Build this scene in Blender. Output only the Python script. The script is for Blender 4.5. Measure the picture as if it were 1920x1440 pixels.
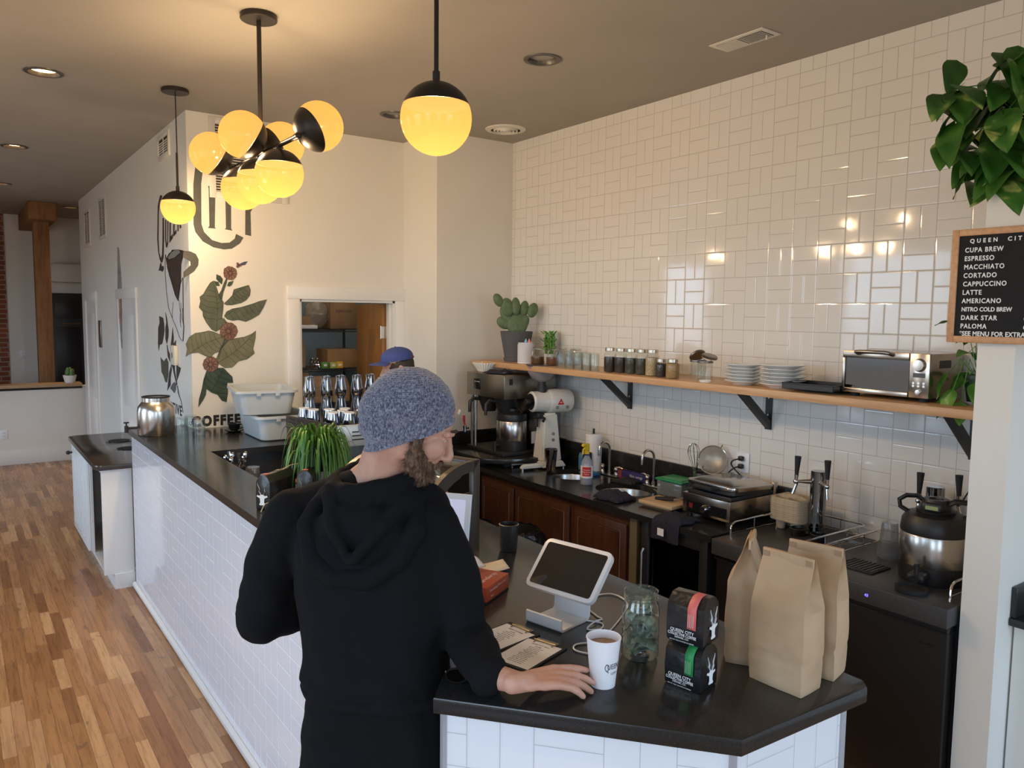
import bpy, bmesh, math, random
from math import pi, sin, cos, radians
from mathutils import Vector, Matrix, Euler, noise
random.seed(7)
for o in list(bpy.data.objects): bpy.data.objects.remove(o)
SC = bpy.context.scene
COL = SC.collection

# ---------------------------------------------------------------- camera, world, daylight, exposure
cam_d = bpy.data.cameras.new('camera'); cam = bpy.data.objects.new('camera', cam_d); COL.objects.link(cam)
cam_d.sensor_width = 36.0; cam_d.sensor_fit = 'HORIZONTAL'
cam_d.lens = 1463.726 / 1920 * 36.0; cam_d.clip_start = 0.02
YAW, PITCH, ROLL = 0.620319895, 0.0896982091, 0.0115075584
fw = Vector((sin(YAW)*cos(PITCH), cos(YAW)*cos(PITCH), -sin(PITCH)))
r0 = Vector((cos(YAW), -sin(YAW), 0)); u0 = r0.cross(fw)
rt = r0*cos(ROLL) + u0*sin(ROLL); up = -r0*sin(ROLL) + u0*cos(ROLL)
cam.matrix_world = Matrix(((rt.x, up.x, -fw.x, -3.80111696), (rt.y, up.y, -fw.y, -4.68275795), (rt.z, up.z, -fw.z, 2.03153627), (0, 0, 0, 1)))
SC.camera = cam
SC.view_settings.view_transform = 'Standard'; SC.view_settings.look = 'None'
SC.view_settings.gamma = 1.0; SC.view_settings.use_curve_mapping = False
SC.view_settings.exposure = 0.0
SC.render.film_transparent = False

world = bpy.data.worlds.new('sky'); SC.world = world; world.use_nodes = True
wn = world.node_tree; wn.nodes.clear()
w_out = wn.nodes.new('ShaderNodeOutputWorld'); w_bg = wn.nodes.new('ShaderNodeBackground')
w_tc = wn.nodes.new('ShaderNodeTexCoord'); w_sx = wn.nodes.new('ShaderNodeSeparateXYZ'); w_rm = wn.nodes.new('ShaderNodeValToRGB')
w_mr = wn.nodes.new('ShaderNodeMapRange'); w_mr.inputs[1].default_value = -1; w_mr.inputs[2].default_value = 1
wn.links.new(w_tc.outputs['Generated'], w_sx.inputs[0]); wn.links.new(w_sx.outputs[2], w_mr.inputs[0])
wn.links.new(w_mr.outputs[0], w_rm.inputs[0]); wn.links.new(w_rm.outputs[0], w_bg.inputs[0]); wn.links.new(w_bg.outputs[0], w_out.inputs[0])
el = w_rm.color_ramp.elements
el[0].position = 0.0; el[0].color = (0.22, 0.20, 0.18, 1)
el[1].position = 1.0; el[1].color = (0.36, 0.57, 1.0, 1)
e = el.new(0.47); e.color = (0.30, 0.29, 0.28, 1)
e = el.new(0.51); e.color = (0.60, 0.79, 1.0, 1)
e = el.new(0.70); e.color = (0.48, 0.70, 1.0, 1)
w_bg.inputs[1].default_value = 7.2

# daylight enters through these window openings (sky portals in each opening)
WIN_FRONT = [(-4.9, -3.9), (-2.4, -0.6)]      # x spans in the street wall
WIN_SIDE = [(-6.2, -4.6), (-3.4, -1.6), (0.2, 1.8), (4.2, 5.4)]              # y spans in the left wall
FRONT_Y, SIDE_X, WIN_Z0, WIN_Z1 = -7.0, -6.6, 0.55, 2.95
def portal(name, loc, rot, sx, sy):
    d = bpy.data.lights.new(name, 'AREA'); d.shape = 'RECTANGLE'; d.size = sx; d.size_y = sy
    d.cycles.is_portal = True
    o = bpy.data.objects.new(name, d); COL.objects.link(o); o.location = loc; o.rotation_euler = rot
for i, (a, b) in enumerate(WIN_FRONT):
    portal('daylight_front', ((a+b)/2, FRONT_Y-0.12, (WIN_Z0+WIN_Z1)/2), (radians(90), 0, 0), b-a, WIN_Z1-WIN_Z0)
for i, (a, b) in enumerate(WIN_SIDE):
    portal('daylight_side', (SIDE_X-0.12, (a+b)/2, (WIN_Z0+WIN_Z1)/2), (radians(90), 0, radians(-90)), b-a, WIN_Z1-WIN_Z0)

# ---------------------------------------------------------------- mesh helpers
def T(x=0, y=0, z=0, rx=0, ry=0, rz=0, s=1.0):
    return Matrix.Translation((x, y, z)) @ Euler((rx, ry, rz)).to_matrix().to_4x4() @ Matrix.Scale(s, 4)

class MB:
    """collects shapes into one mesh"""
    def __init__(s): s.bm = bmesh.new(); s.mi = 0
    def _fin(s, vs, M):
        if M is not None: bmesh.ops.transform(s.bm, matrix=M, verts=vs)
        if s.mi:
            for f in {f for v in vs for f in v.link_faces}: f.material_index = s.mi
        return s
    def box(s, x, y, z, sx, sy, sz, bev=0.0, M=None, seg=2):
        """box with centre x,y and BOTTOM z"""
        r = bmesh.ops.create_cube(s.bm, size=1.0); vs = r['verts']
        bmesh.ops.transform(s.bm, matrix=Matrix.Translation((x, y, z+sz/2)) @ Matrix.Diagonal((sx, sy, sz, 1)), verts=vs)
        if bev > 0:
            es = list({e for v in vs for e in v.link_edges})
            rr = bmesh.ops.bevel(s.bm, geom=es, offset=min(bev, 0.45*min(sx, sy, sz)), segments=seg, affect='EDGES', profile=0.5)
            vs = list({v for v in rr['verts']} | {v for f in rr['faces'] for v in f.verts} | {v for v in vs if v.is_valid})
            fs = {f for v in vs for f in v.link_faces}; vs = list({v for f in fs for v in f.verts})
        return s._fin(vs, M)
    def box2(s, a, b, bev=0.0, M=None):
        return s.box((a[0]+b[0])/2, (a[1]+b[1])/2, min(a[2], b[2]), abs(a[0]-b[0]), abs(a[1]-b[1]), abs(a[2]-b[2]), bev, M)
    def lathe(s, prof, x=0, y=0, z=0, seg=28, M=None, close=False):
        rings = []; vs = []
        for r, h in prof:
            if r <= 1e-6: ring = [s.bm.verts.new((x, y, z+h))]
            else: ring = [s.bm.verts.new((x+r*cos(2*pi*i/seg), y+r*sin(2*pi*i/seg), z+h)) for i in range(seg)]
            rings.append(ring); vs += ring
        prs = list(zip(rings, rings[1:])) + ([(rings[-1], rings[0])] if close else [])
        for a, b in prs:
            for i in range(seg):
                j = (i+1) % seg
                q = [a[i % len(a)], a[j % len(a)], b[j % len(b)], b[i % len(b)]]
                u = []
                for v in q:
                    if v not in u: u.append(v)
                if len(u) > 2:
                    try: s.bm.faces.new(u)
                    except ValueError: pass
        return s._fin(vs, M)
    def cyl(s, r, z0, z1, x=0, y=0, r2=None, seg=24, M=None, bev=0):
        r2 = r if r2 is None else r2
        if bev: p = [(0, z0), (r-bev, z0), (r, z0+bev), (r2, z1-bev), (r2-bev, z1), (0, z1)]
        else: p = [(0, z0), (r, z0), (r2, z1), (0, z1)]
        return s.lathe(p, x, y, 0, seg, M)
    def sph(s, x, y, z, r, sx=1, sy=1, sz=1, seg=20, M=None):
        n = max(6, seg//2)
        vs0 = len(s.bm.verts)
        prof = [(r*sin(pi*i/n), -r*cos(pi*i/n)) for i in range(n+1)]
        prof[0] = (0, -r); prof[-1] = (0, r)
        m = Matrix.Translation((x, y, z)) @ Matrix.Diagonal((sx, sy, sz, 1))
        return s.lathe(prof, 0, 0, 0, seg, m if M is None else M @ m)
    def tube(s, pts, r, seg=8, M=None, cap=True, closed=False, flat=1.0):
        pts = [Vector(p) for p in pts]; n = len(pts)
        rs = r if isinstance(r, (list, tuple)) else [r]*n
        tg = []
        for i in range(n):
            a = pts[(i-1) % n] if (closed or i > 0) else pts[0]; b = pts[(i+1) % n] if (closed or i < n-1) else pts[-1]
            d = b-a; tg.append(d.normalized() if d.length > 1e-9 else Vector((0, 0, 1)))
        ref = Vector((0, 0, 1)) if abs(tg[0].z) < 0.9 else Vector((1, 0, 0))
        nrm = (ref - tg[0]*ref.dot(tg[0])).normalized(); rings = []; vs = []
        for i in range(n):
            nrm = nrm - tg[i]*nrm.dot(tg[i])
            if nrm.length < 1e-6: nrm = tg[i].orthogonal()
            nrm.normalize(); bn = tg[i].cross(nrm)
            ring = [s.bm.verts.new(pts[i] + nrm*(rs[i]*cos(2*pi*k/seg)) + bn*(rs[i]*flat*sin(2*pi*k/seg))) for k in range(seg)]
            rings.append(ring); vs += ring
        for i in range(n if closed else n-1):
            a, b = rings[i], rings[(i+1) % n]
            for k in range(seg): s.bm.faces.new((a[k], a[(k+1) % seg], b[(k+1) % seg], b[k]))
        if cap and not closed:
            s.bm.faces.new(rings[0][::-1]); s.bm.faces.new(rings[-1])
        return s._fin(vs, M)
    def prism(s, poly, z0, z1, M=None, bev=0.0):
        lo = [s.bm.verts.new((p[0], p[1], z0)) for p in poly]; hi = [s.bm.verts.new((p[0], p[1], z1)) for p in poly]
        n = len(poly); ca = s.bm.faces.new(lo[::-1]); cb = s.bm.faces.new(hi)
        for i in range(n): s.bm.faces.new((lo[i], lo[(i+1) % n], hi[(i+1) % n], hi[i]))
        vs = lo+hi
        if bev:
            es = list(ca.edges)+list(cb.edges)
            rr = bmesh.ops.bevel(s.bm, geom=es, offset=bev, segments=2, affect='EDGES', profile=0.5)
            vs = list({v for v in vs if v.is_valid} | set(rr['verts']))
        return s._fin(vs, M)
    def grid(s, fn, nu, nv, M=None, wrap=False):
        g = [[s.bm.verts.new(fn(i/nu, j/nv)) for j in range(nv+1)] for i in range(nu if wrap else nu+1)]
        m = len(g)
        for i in range(nu):
            for j in range(nv):
                try: s.bm.faces.new((g[i % m][j], g[(i+1) % m][j], g[(i+1) % m][j+1], g[i % m][j+1]))
                except ValueError: pass
        return s._fin([v for r in g for v in r], M)
    def quad(s, *p): s.bm.faces.new([s.bm.verts.new(q) for q in p]); return s
    def text(s, body, size, M, depth=0.0006, align='CENTER', sx=1.0, space=1.0, bold=0.0):
        cu = bpy.data.curves.new('t', 'FONT'); cu.body = body; cu.size = size; cu.align_x = align; cu.align_y = 'CENTER'
        cu.extrude = depth; cu.space_character = space; cu.offset = bold; cu.resolution_u = 3
        o = bpy.data.objects.new('t', cu); COL.objects.link(o)
        dg = bpy.context.evaluated_depsgraph_get(); me = bpy.data.meshes.new_from_object(o.evaluated_get(dg))
        n0 = len(s.bm.verts); s.bm.from_mesh(me); s.bm.verts.ensure_lookup_table(); vs = s.bm.verts[n0:]
        bpy.data.objects.remove(o); bpy.data.meshes.remove(me)
        return s._fin(list(vs), M @ Matrix.Diagonal((sx, 1, 1, 1)))
    def build(s, name, mat, parent=None, loc=None, smooth=0.7, solid=0.0, subd=0, recalc=True):
        if recalc: bmesh.ops.recalc_face_normals(s.bm, faces=s.bm.faces)
        me = bpy.data.meshes.new(name); s.bm.to_mesh(me); s.bm.free()
        for m in (mat if isinstance(mat, (list, tuple)) else [mat]): me.materials.append(m)
        if smooth: me.shade_smooth(); me.set_sharp_from_angle(angle=smooth)
        o = bpy.data.objects.new(name, me); COL.objects.link(o)
        if parent is not None: o.parent = parent
        if loc is not None: o.location = loc
        if solid:
            md = o.modifiers.new('solid', 'SOLIDIFY'); md.thickness = solid; md.offset = 0
        if subd:
            md = o.modifiers.new('sub', 'SUBSURF'); md.levels = subd; md.render_levels = subd
        return o

def tag(o, label, cat, group=None):
    o['label'] = label; o['category'] = cat
    if group: o['group'] = group
    return o
def thing(name, label, cat, loc=(0, 0, 0), rz=0.0, group=None, rx=0.0, ry=0.0):
    o = bpy.data.objects.new(name, None); COL.objects.link(o); o.empty_display_size = 0.05
    o.location = loc; o.rotation_euler = (rx, ry, rz)
    return tag(o, label, cat, group)
def struct(o): o['kind'] = 'structure'; return o
def dup(root, loc, rz=None, label=None, group=None):
    r = root.copy(); COL.objects.link(r); r.location = loc
    if rz is not None: r.rotation_euler = (root.rotation_euler[0], root.rotation_euler[1], rz)
    if label: r['label'] = label
    if group: r['group'] = group
    for ch in list(root.children):
        c = ch.copy(); COL.objects.link(c); c.parent = r
        for g in ch.children:
            d = g.copy(); COL.objects.link(d); d.parent = c
    return r

# ---------------------------------------------------------------- materials
class V:
    """tiny arithmetic wrapper over math nodes"""
    def __init__(s, nt, sock): s.nt = nt; s.k = sock
    def op(s, o, b=None, c=None):
        n = s.nt.nodes.new('ShaderNodeMath'); n.operation = o; s.nt.links.new(s.k, n.inputs[0])
        for i, q in ((1, b), (2, c)):
            if q is None: continue
            if isinstance(q, V): s.nt.links.new(q.k, n.inputs[i])
            else: n.inputs[i].default_value = q
        return V(s.nt, n.outputs[0])
    def __add__(s, b): return s.op('ADD', b)
    def __sub__(s, b): return s.op('SUBTRACT', b)
    def __mul__(s, b): return s.op('MULTIPLY', b)
    def __truediv__(s, b): return s.op('DIVIDE', b)
    def floor(s): return s.op('FLOOR')
    def frac(s): return s.op('FRACT')
    def abs(s): return s.op('ABSOLUTE')
    def min(s, b): return s.op('MINIMUM', b)
    def max(s, b): return s.op('MAXIMUM', b)
    def lt(s, b): return s.op('LESS_THAN', b)
    def gt(s, b): return s.op('GREATER_THAN', b)
    def mod(s, b): return s.op('FLOORED_MODULO', b)
    def mix(s, a, b): return a*(s*-1.0+1.0) + b*s if isinstance(a, V) else None

class MT:
    """material with a principled shader and easy wiring"""
    def __init__(s, name, col=(.8, .8, .8), rough=.5, metal=0.0, spec=None, coat=0.0, emit=None, es=0.0, sub=0.0, sheen=0.0):
        s.m = bpy.data.materials.new(name); s.m.use_nodes = True; s.nt = s.m.node_tree
        s.p = s.nt.nodes['Principled BSDF']; s.out = s.nt.nodes['Material Output']
        s.set('Base Color', (*col, 1)); s.set('Roughness', rough); s.set('Metallic', metal)
        if spec is not None: s.set('Specular IOR Level', spec)
        if coat: s.set('Coat Weight', coat); s.set('Coat Roughness', 0.08)
        if emit: s.set('Emission Color', (*emit, 1)); s.set('Emission Strength', es)
        if sub: s.set('Subsurface Weight', sub); s.set('Subsurface Radius', (.012, .005, .003)); s.set('Subsurface Scale', 1.0)
        if sheen: s.set('Sheen Weight', sheen)
    def set(s, k, v): s.p.inputs[k].default_value = v
    def node(s, t, **k):
        n = s.nt.nodes.new(t)
        for a, b in k.items(): setattr(n, a, b)
        return n
    def link(s, a, b): s.nt.links.new(a.k if isinstance(a, V) else a, b)
    def co(s, kind='Object'):
        tc = s.node('ShaderNodeTexCoord'); return tc.outputs[kind]
    def xyz(s, kind='Object'):
        n = s.node('ShaderNodeSeparateXYZ'); s.link(s.co(kind), n.inputs[0]); return [V(s.nt, n.outputs[i]) for i in range(3)]
    def comb(s, x, y, z):
        n = s.node('ShaderNodeCombineXYZ')
        for i, q in enumerate((x, y, z)):
            if isinstance(q, V): s.link(q, n.inputs[i])
            else: n.inputs[i].default_value = q
        return n.outputs[0]
    def noise(s, scale, vec=None, detail=3, rough=.5, stretch=None, out=0, kind='Object'):
        v = vec if vec is not None else s.co(kind)
        if stretch:
            mp = s.node('ShaderNodeMapping'); mp.inputs['Scale'].default_value = stretch; s.link(v, mp.inputs[0]); v = mp.outputs[0]
        n = s.node('ShaderNodeTexNoise'); n.inputs['Scale'].default_value = scale; n.inputs['Detail'].default_value = detail
        n.inputs['Roughness'].default_value = rough; s.link(v, n.inputs['Vector']); return V(s.nt, n.outputs[out])
    def white(s, vec, out='Value'):
        n = s.node('ShaderNodeTexWhiteNoise'); s.link(vec, n.inputs['Vector']); return V(s.nt, n.outputs[out])
    def ramp(s, fac, stops, interp='LINEAR'):
        n = s.node('ShaderNodeValToRGB'); n.color_ramp.interpolation = interp; el = n.color_ramp.elements
        while len(el) < len(stops): el.new(0.5)
        for e_, (p, c) in zip(el, stops): e_.position = p; e_.color = (*c, 1)
        s.link(fac, n.inputs[0]); return n.outputs[0]
    def mixc(s, fac, a, b, bt='MIX'):
        n = s.node('ShaderNodeMix', data_type='RGBA', blend_type=bt)
        for i, q in ((0, fac), (6, a), (7, b)):
            if isinstance(q, V): s.link(q, n.inputs[i])
            elif isinstance(q, (int, float)): n.inputs[i].default_value = q
            elif isinstance(q, tuple): n.inputs[i].default_value = (*q, 1)
            else: s.link(q, n.inputs[i])
        return n.outputs[2]
    def base(s, sock): s.link(sock, s.p.inputs['Base Color']); return s
    def rough(s, v): s.link(v, s.p.inputs['Roughness']); return s
    def bump(s, h, strength=.3, dist=.002):
        n = s.node('ShaderNodeBump'); n.inputs['Strength'].default_value = strength; n.inputs['Distance'].default_value = dist
        s.link(h, n.inputs['Height']); s.link(n.outputs[0], s.p.inputs['Normal']); return s

def simple(name, col, rough=.5, metal=0.0, **k): return MT(name, col, rough, metal, **k).m
def mottled(name, c1, c2, scale, rough=.5, metal=0.0, bump=0.0, bscale=None, stretch=None, kind='Object', **k):
    t = MT(name, c1, rough, metal, **k); n = t.noise(scale, stretch=stretch, detail=4, kind=kind)
    t.base(t.ramp(n, [(.35, c1), (.65, c2)]))
    if bump: t.bump(t.noise(bscale or scale, stretch=stretch, kind=kind), bump, .002)
    return t.m
def glassy(name, tint=(.95, .98, .97), refl=1.0, rough=0.0, haze=0.0, hazec=(.9, .9, .9), ior=1.45):
    m = bpy.data.materials.new(name); m.use_nodes = True; nt = m.node_tree; nt.nodes.clear()
    out = nt.nodes.new('ShaderNodeOutputMaterial'); tr = nt.nodes.new('ShaderNodeBsdfTransparent'); gl = nt.nodes.new('ShaderNodeBsdfGlossy')
    fr = nt.nodes.new('ShaderNodeLayerWeight'); pw = nt.nodes.new('ShaderNodeMath'); pw.operation = 'POWER'; pw.inputs[1].default_value = 3.5; pa = nt.nodes.new('ShaderNodeMath'); pa.operation = 'MULTIPLY_ADD'; pa.inputs[1].default_value = .55; pa.inputs[2].default_value = .045; mx = nt.nodes.new('ShaderNodeMixShader'); mu = nt.nodes.new('ShaderNodeMath'); mu.operation = 'MULTIPLY'
    fr.inputs[0].default_value = .5; nt.links.new(fr.outputs['Facing'], pw.inputs[0]); nt.links.new(pw.outputs[0], pa.inputs[0]); mu.inputs[1].default_value = refl; tr.inputs[0].default_value = (*tint, 1); gl.inputs['Roughness'].default_value = rough
    nt.links.new(pa.outputs[0], mu.inputs[0]); nt.links.new(mu.outputs[0], mx.inputs[0]); nt.links.new(gl.outputs[0], mx.inputs[2])
    base = tr.outputs[0]
    if haze:
        df = nt.nodes.new('ShaderNodeBsdfDiffuse'); df.inputs[0].default_value = (*hazec, 1); m2 = nt.nodes.new('ShaderNodeMixShader'); m2.inputs[0].default_value = haze
        nt.links.new(tr.outputs[0], m2.inputs[1]); nt.links.new(df.outputs[0], m2.inputs[2]); base = m2.outputs[0]
    nt.links.new(base, mx.inputs[1]); nt.links.new(mx.outputs[0], out.inputs[0]); return m

def wood(name, c1, c2, scale=14, stretch=(1, .06, 1), rough=.45, dark=None, bump=.08):
    t = MT(name, c1, rough); n = t.noise(scale, stretch=stretch, detail=6, rough=.6)
    st = [(.3, c1), (.6, c2)] + ([(.8, dark)] if dark else [])
    t.base(t.ramp(n, st)); t.bump(n, bump, .001); return t.m

BLK = 0.1555
def tile_mat(name, ax, off=(0.0, 0.0), flip=0, col=(.80, .79, .77), grout=(.52, .50, .47), gw=.0016):
    """paired 3x6 tiles in alternating blocks; ax = index of the horizontal coordinate, z is vertical"""
    t = MT(name, col, .07, spec=.5); X = t.xyz(); u = (X[ax]-off[0])/BLK; v = (X[2]-off[1])/BLK
    iu, iv, fu, fv = u.floor(), v.floor(), u.frac(), v.frac()
    par = (iu+iv+float(flip)).mod(2.0).gt(0.5)                     # 1 = lying pair, 0 = standing pair
    def edge(a): return a.min(a*-1.0+1.0)
    eu, ev = edge(fu), edge(fv)
    hu, hv = (fu*2.0).frac(), (fv*2.0).frac()
    split = par.mix(edge(hu)*0.5, edge(hv)*0.5)
    d = eu.min(ev).min(split)*BLK                                   # distance to nearest joint
    g = d.lt(gw)
    half = par.mix((fu*2.0).floor(), (fv*2.0).floor())
    rnd = t.white(t.comb(iu, iv, half+7.3), 'Color')
    sep = t.node('ShaderNodeSeparateXYZ'); t.link(rnd, sep.inputs[0])
    rx, ry, rz = [V(t.nt, sep.outputs[i]) for i in range(3)]
    tint = t.mixc(rz*0.06, col, (col[0]*.8, col[1]*.8, col[2]*.8))
    t.base(t.mixc(g, tint, grout)); t.rough(g*0.6+0.07)
    edge_h = (d/0.006).min(1.0)
    h = edge_h*0.35 + (rx-0.5)*fu*0.35 + (ry-0.5)*fv*0.35 + t.noise(9.0, detail=1)*0.3
    t.bump(h, 1.0, .0016)
    return t.m
# ---------------------------------------------------------------- shared materials
M = {}
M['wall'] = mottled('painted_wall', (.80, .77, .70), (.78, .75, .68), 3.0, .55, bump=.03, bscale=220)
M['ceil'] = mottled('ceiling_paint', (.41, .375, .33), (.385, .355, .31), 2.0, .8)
M['trim'] = simple('white_trim_paint', (.82, .81, .78), .32)
M['black'] = simple('black_satin', (.018, .017, .017), .42)
M['blackmetal'] = simple('black_metal', (.022, .021, .020), .38, 0.0)
M['blackgloss'] = simple('black_gloss', (.010, .010, .011), .12)
M['blackmatte'] = simple('black_matte', (.016, .016, .018), .75)
M['steel'] = MT('brushed_steel', (.62, .59, .55), .26, 1.0).m
M['chrome'] = simple('chrome', (.80, .79, .78), .07, 1.0)
M['darksteel'] = simple('dark_steel', (.30, .28, .26), .30, 1.0)
M['white'] = simple('white_plastic', (.83, .84, .86), .30)
M['ceramic'] = simple('white_ceramic', (.84, .85, .83), .14)
M['paper'] = simple('white_paper', (.86, .83, .84), .8)
M['ink'] = simple('printed_ink', (.03, .03, .035), .7)
M['letter'] = simple('white_letter', (.88, .88, .86), .6)
M['glass'] = glassy('clear_glass', (.93, .96, .95), 1.1)
M['gdark'] = glassy('dark_glass', (.10, .10, .11), 1.0)
M['red'] = simple('red_plastic', (.55, .02, .02), .35)
M['oak'] = wood('oak_shelf', (.52, .28, .12), (.64, .38, .19), 10, (6, .35, 6), .4)
M['leaf'] = None

# floor: narrow random-length planks running along the bar
fl = MT('oak_strip_floor', (.35, .18, .08), .30)
X = fl.xyz(); PW = .057
row = (X[0]/PW).floor(); fu = (X[0]/PW).frac()
rr = fl.white(fl.comb(row, 3.1, 1.7))
ln = rr*0.35+0.42
yy = X[1]/ln + rr*37.0; idx = yy.floor(); fv = yy.frac()
pc = fl.white(fl.comb(row, idx, 5.0)); pc2 = fl.white(fl.comb(row, idx, 9.0))
colr = fl.ramp(pc, [(0, (.235, .105, .040)), (.25, (.335, .165, .066)), (.5, (.40, .205, .085)), (.75, (.45, .245, .11)), (.90, (.60, .37, .18)), (1, (.30, .12, .055))])
gr = fl.noise(1.0, vec=fl.comb(X[0]*60.0+pc*50.0, X[1]*3.0+pc2*40.0, pc*9.0), detail=6, rough=.65)
kn = fl.noise(1.0, vec=fl.comb(X[0]*11.0+pc*31.0, X[1]*5.0+pc2*17.0, 2.0), detail=2)
c1 = fl.mixc(1.0, colr, fl.ramp(gr, [(.25, (.62, .58, .55)), (.55, (1, 1, 1)), (.8, (1.12, 1.1, 1.05))]), 'MULTIPLY')
c2 = fl.mixc(kn.gt(.69)*0.55, c1, (.13, .075, .045))
gap = (fu.min(fu*-1.0+1.0)*PW).lt(.0009).max((fv.min(fv*-1.0+1.0)*ln).lt(.0010))
fl.base(fl.mixc(gap*0.75, c2, (.06, .03, .015)))
fl.rough(gr*0.16+0.20); fl.bump(gap*-1.0+gr*0.12, .5, .0008)
M['floor'] = fl.m

M['tile_bar'] = tile_mat('white_tile_bar_front', 1, (-0.02, 0.04), 0, (.78, .78, .80), (.90, .90, .92), .0014)
M['tile_wall'] = tile_mat('white_tile_wall', 1, (0.0, 3.50546), 1, (.80, .78, .74), (.50, .47, .43))
bt = MT('granite_black', (.017, .0165, .016), .17, spec=.5); sp = bt.noise(900, detail=1)
bt.base(bt.ramp(sp, [(.60, (.016, .0155, .015)), (.74, (.075, .072, .068))])); bt.rough(bt.noise(60, detail=2)*0.10+0.14)
M['granite'] = bt.m
bk = MT('brick', (.3, .1, .05), .85); bb = bk.node('ShaderNodeTexBrick'); mp = bk.node('ShaderNodeMapping'); mp.inputs['Rotation'].default_value = (radians(90), 0, 0)
bk.link(bk.co(), mp.inputs[0]); bk.link(mp.outputs[0], bb.inputs['Vector'])
bb.inputs['Color1'].default_value = (.30, .085, .035, 1); bb.inputs['Color2'].default_value = (.20, .06, .03, 1); bb.inputs['Mortar'].default_value = (.32, .25, .2, 1)
bb.inputs['Scale'].default_value = 1.0; bb.inputs['Brick Width'].default_value = .21; bb.inputs['Row Height'].default_value = .072; bb.inputs['Mortar Size'].default_value = .008
bk.link(bb.outputs[0], bk.p.inputs['Base Color']); M['brick'] = bk.m
M['timber'] = wood('rough_timber', (.20, .085, .03), (.33, .16, .06), 7, (5, 5, .5), .8, (.10, .05, .025), .5)
M['maple'] = wood('pale_counter_wood', (.42, .26, .14), (.50, .33, .19), 8, (.5, 6, 6), .4)

H = 3.424
def wall(name, a, b, mat='wall'): return struct(MB().box2(a, b).build(name, M[mat], smooth=0))
wall('floor', (-6.75, -7.15, -.05), (.15, 12.1, 0), 'floor')
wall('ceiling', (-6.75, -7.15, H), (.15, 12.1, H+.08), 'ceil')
wall('wall_right', (0, -3.30, 0), (.12, .665, H), 'tile_wall')
wall('wall_right_front', (.0005, -7.0, 0), (.12, -3.30, H))
# back wall with the storeroom doorway (opening x -1.619..-.80, top 2.125)
dx0, dx1, dtop = -1.619, -.800, 2.125
bw = MB().box2((-2.42, 1.215, 0), (dx0, 1.335, H)).box2((dx1, 1.215, 0), (-.715, 1.335, H)).box2((dx0, 1.215, dtop), (dx1, 1.335, H))
struct(bw.build('wall_back', M['wall'], smooth=0))
wall('wall_back_corner', (-.715, .665, 0), (.12, 1.335, H))
wall('wall_left', (-2.42, 1.335, 0), (-2.30, 6.95, H))
wall('wall_far', (-4.6, 9.30, 0), (-.9, 9.42, H))
wall('wall_far_brick', (-6.6, 9.28, 0), (-3.14, 9.299, H), 'brick')
wall('wall_far_left', (-6.6, 9.30, 0), (-4.6, 9.42, H))
wall('wall_far_right', (-.9, 6.95, 0), (-.78, 9.42, H))
wall('wall_storeroom_front', (-2.30, 6.83, 0), (-.78, 6.95, H))
# storeroom beyond the doorway
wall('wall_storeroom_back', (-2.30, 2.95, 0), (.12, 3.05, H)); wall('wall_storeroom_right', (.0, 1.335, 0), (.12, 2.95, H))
# street wall and left wall with window openings
def window_wall(name, spans, lo, hi, axis, c0, c1):
    m = MB(); cur = lo
    def bx(a, b, z0, z1):
        if axis == 0: m.box2((a, c0, z0), (b, c1, z1))
        else: m.box2((c0, a, z0), (c1, b, z1))
    bx(lo, hi, 0, WIN_Z0); bx(lo, hi, WIN_Z1, H)
    for a, b in spans: bx(cur, a, WIN_Z0, WIN_Z1); cur = b
    bx(cur, hi, WIN_Z0, WIN_Z1)
    struct(m.build(name, M['wall'], smooth=0))
window_wall('wall_front', WIN_FRONT, SIDE_X, .12, 0, FRONT_Y-.15, FRONT_Y)
window_wall('wall_left_street', WIN_SIDE, FRONT_Y, 9.3, 1, SIDE_X-.15, SIDE_X)
k = 0
for spans, axis in ((WIN_FRONT, 0), (WIN_SIDE, 1)):
    for a, b in spans:
        k += 1
        m = MB(); c = (a+b)/2; w = b-a
        for (p, z0, sw, sh) in ((a+.03, WIN_Z0, .06, WIN_Z1-WIN_Z0), (b-.03, WIN_Z0, .06, WIN_Z1-WIN_Z0), (c, WIN_Z0, w, .06), (c, WIN_Z1-.06, w, .06)):
            if axis == 0: m.box(p, FRONT_Y-.05, z0, sw, .05, sh)
            else: m.box(SIDE_X-.05, p, z0, .05, sw, sh)
        struct(m.build('window_%d' % k, M['blackmetal'], smooth=0))

# short projecting wall (with the letter board) at the right
wall('wall_stub', (-.65, -3.43, 0), (-.0005, -3.30, 2.66))
# trims
def trim(name, a, b, mat='trim', bev=.004): return struct(MB().box2(a, b, bev).build(name, M[mat]))
m = MB()
cw, cp = .098, .022
m.box2((dx0-cw, 1.215-cp, 0), (dx0, 1.215, dtop+.0005), .004).box2((dx1, 1.215-cp, 0), (dx1+cw-.013, 1.215, dtop+.0005), .004).box2((dx0-cw, 1.215-cp, dtop+.0005), (dx1+cw-.013, 1.215, dtop+.10), .004)
m.box2((dx0, 1.215, 0), (dx0+.018, 1.335, dtop), 0).box2((dx1-.018, 1.215, 0), (dx1, 1.335, dtop), 0).box2((dx0, 1.215, dtop-.018), (dx1, 1.335, dtop), 0)
m.box2((dx1-.034, 1.255, 0), (dx1-.018, 1.300, dtop-.018))
struct(m.build('trim_1', M['trim']))
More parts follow.
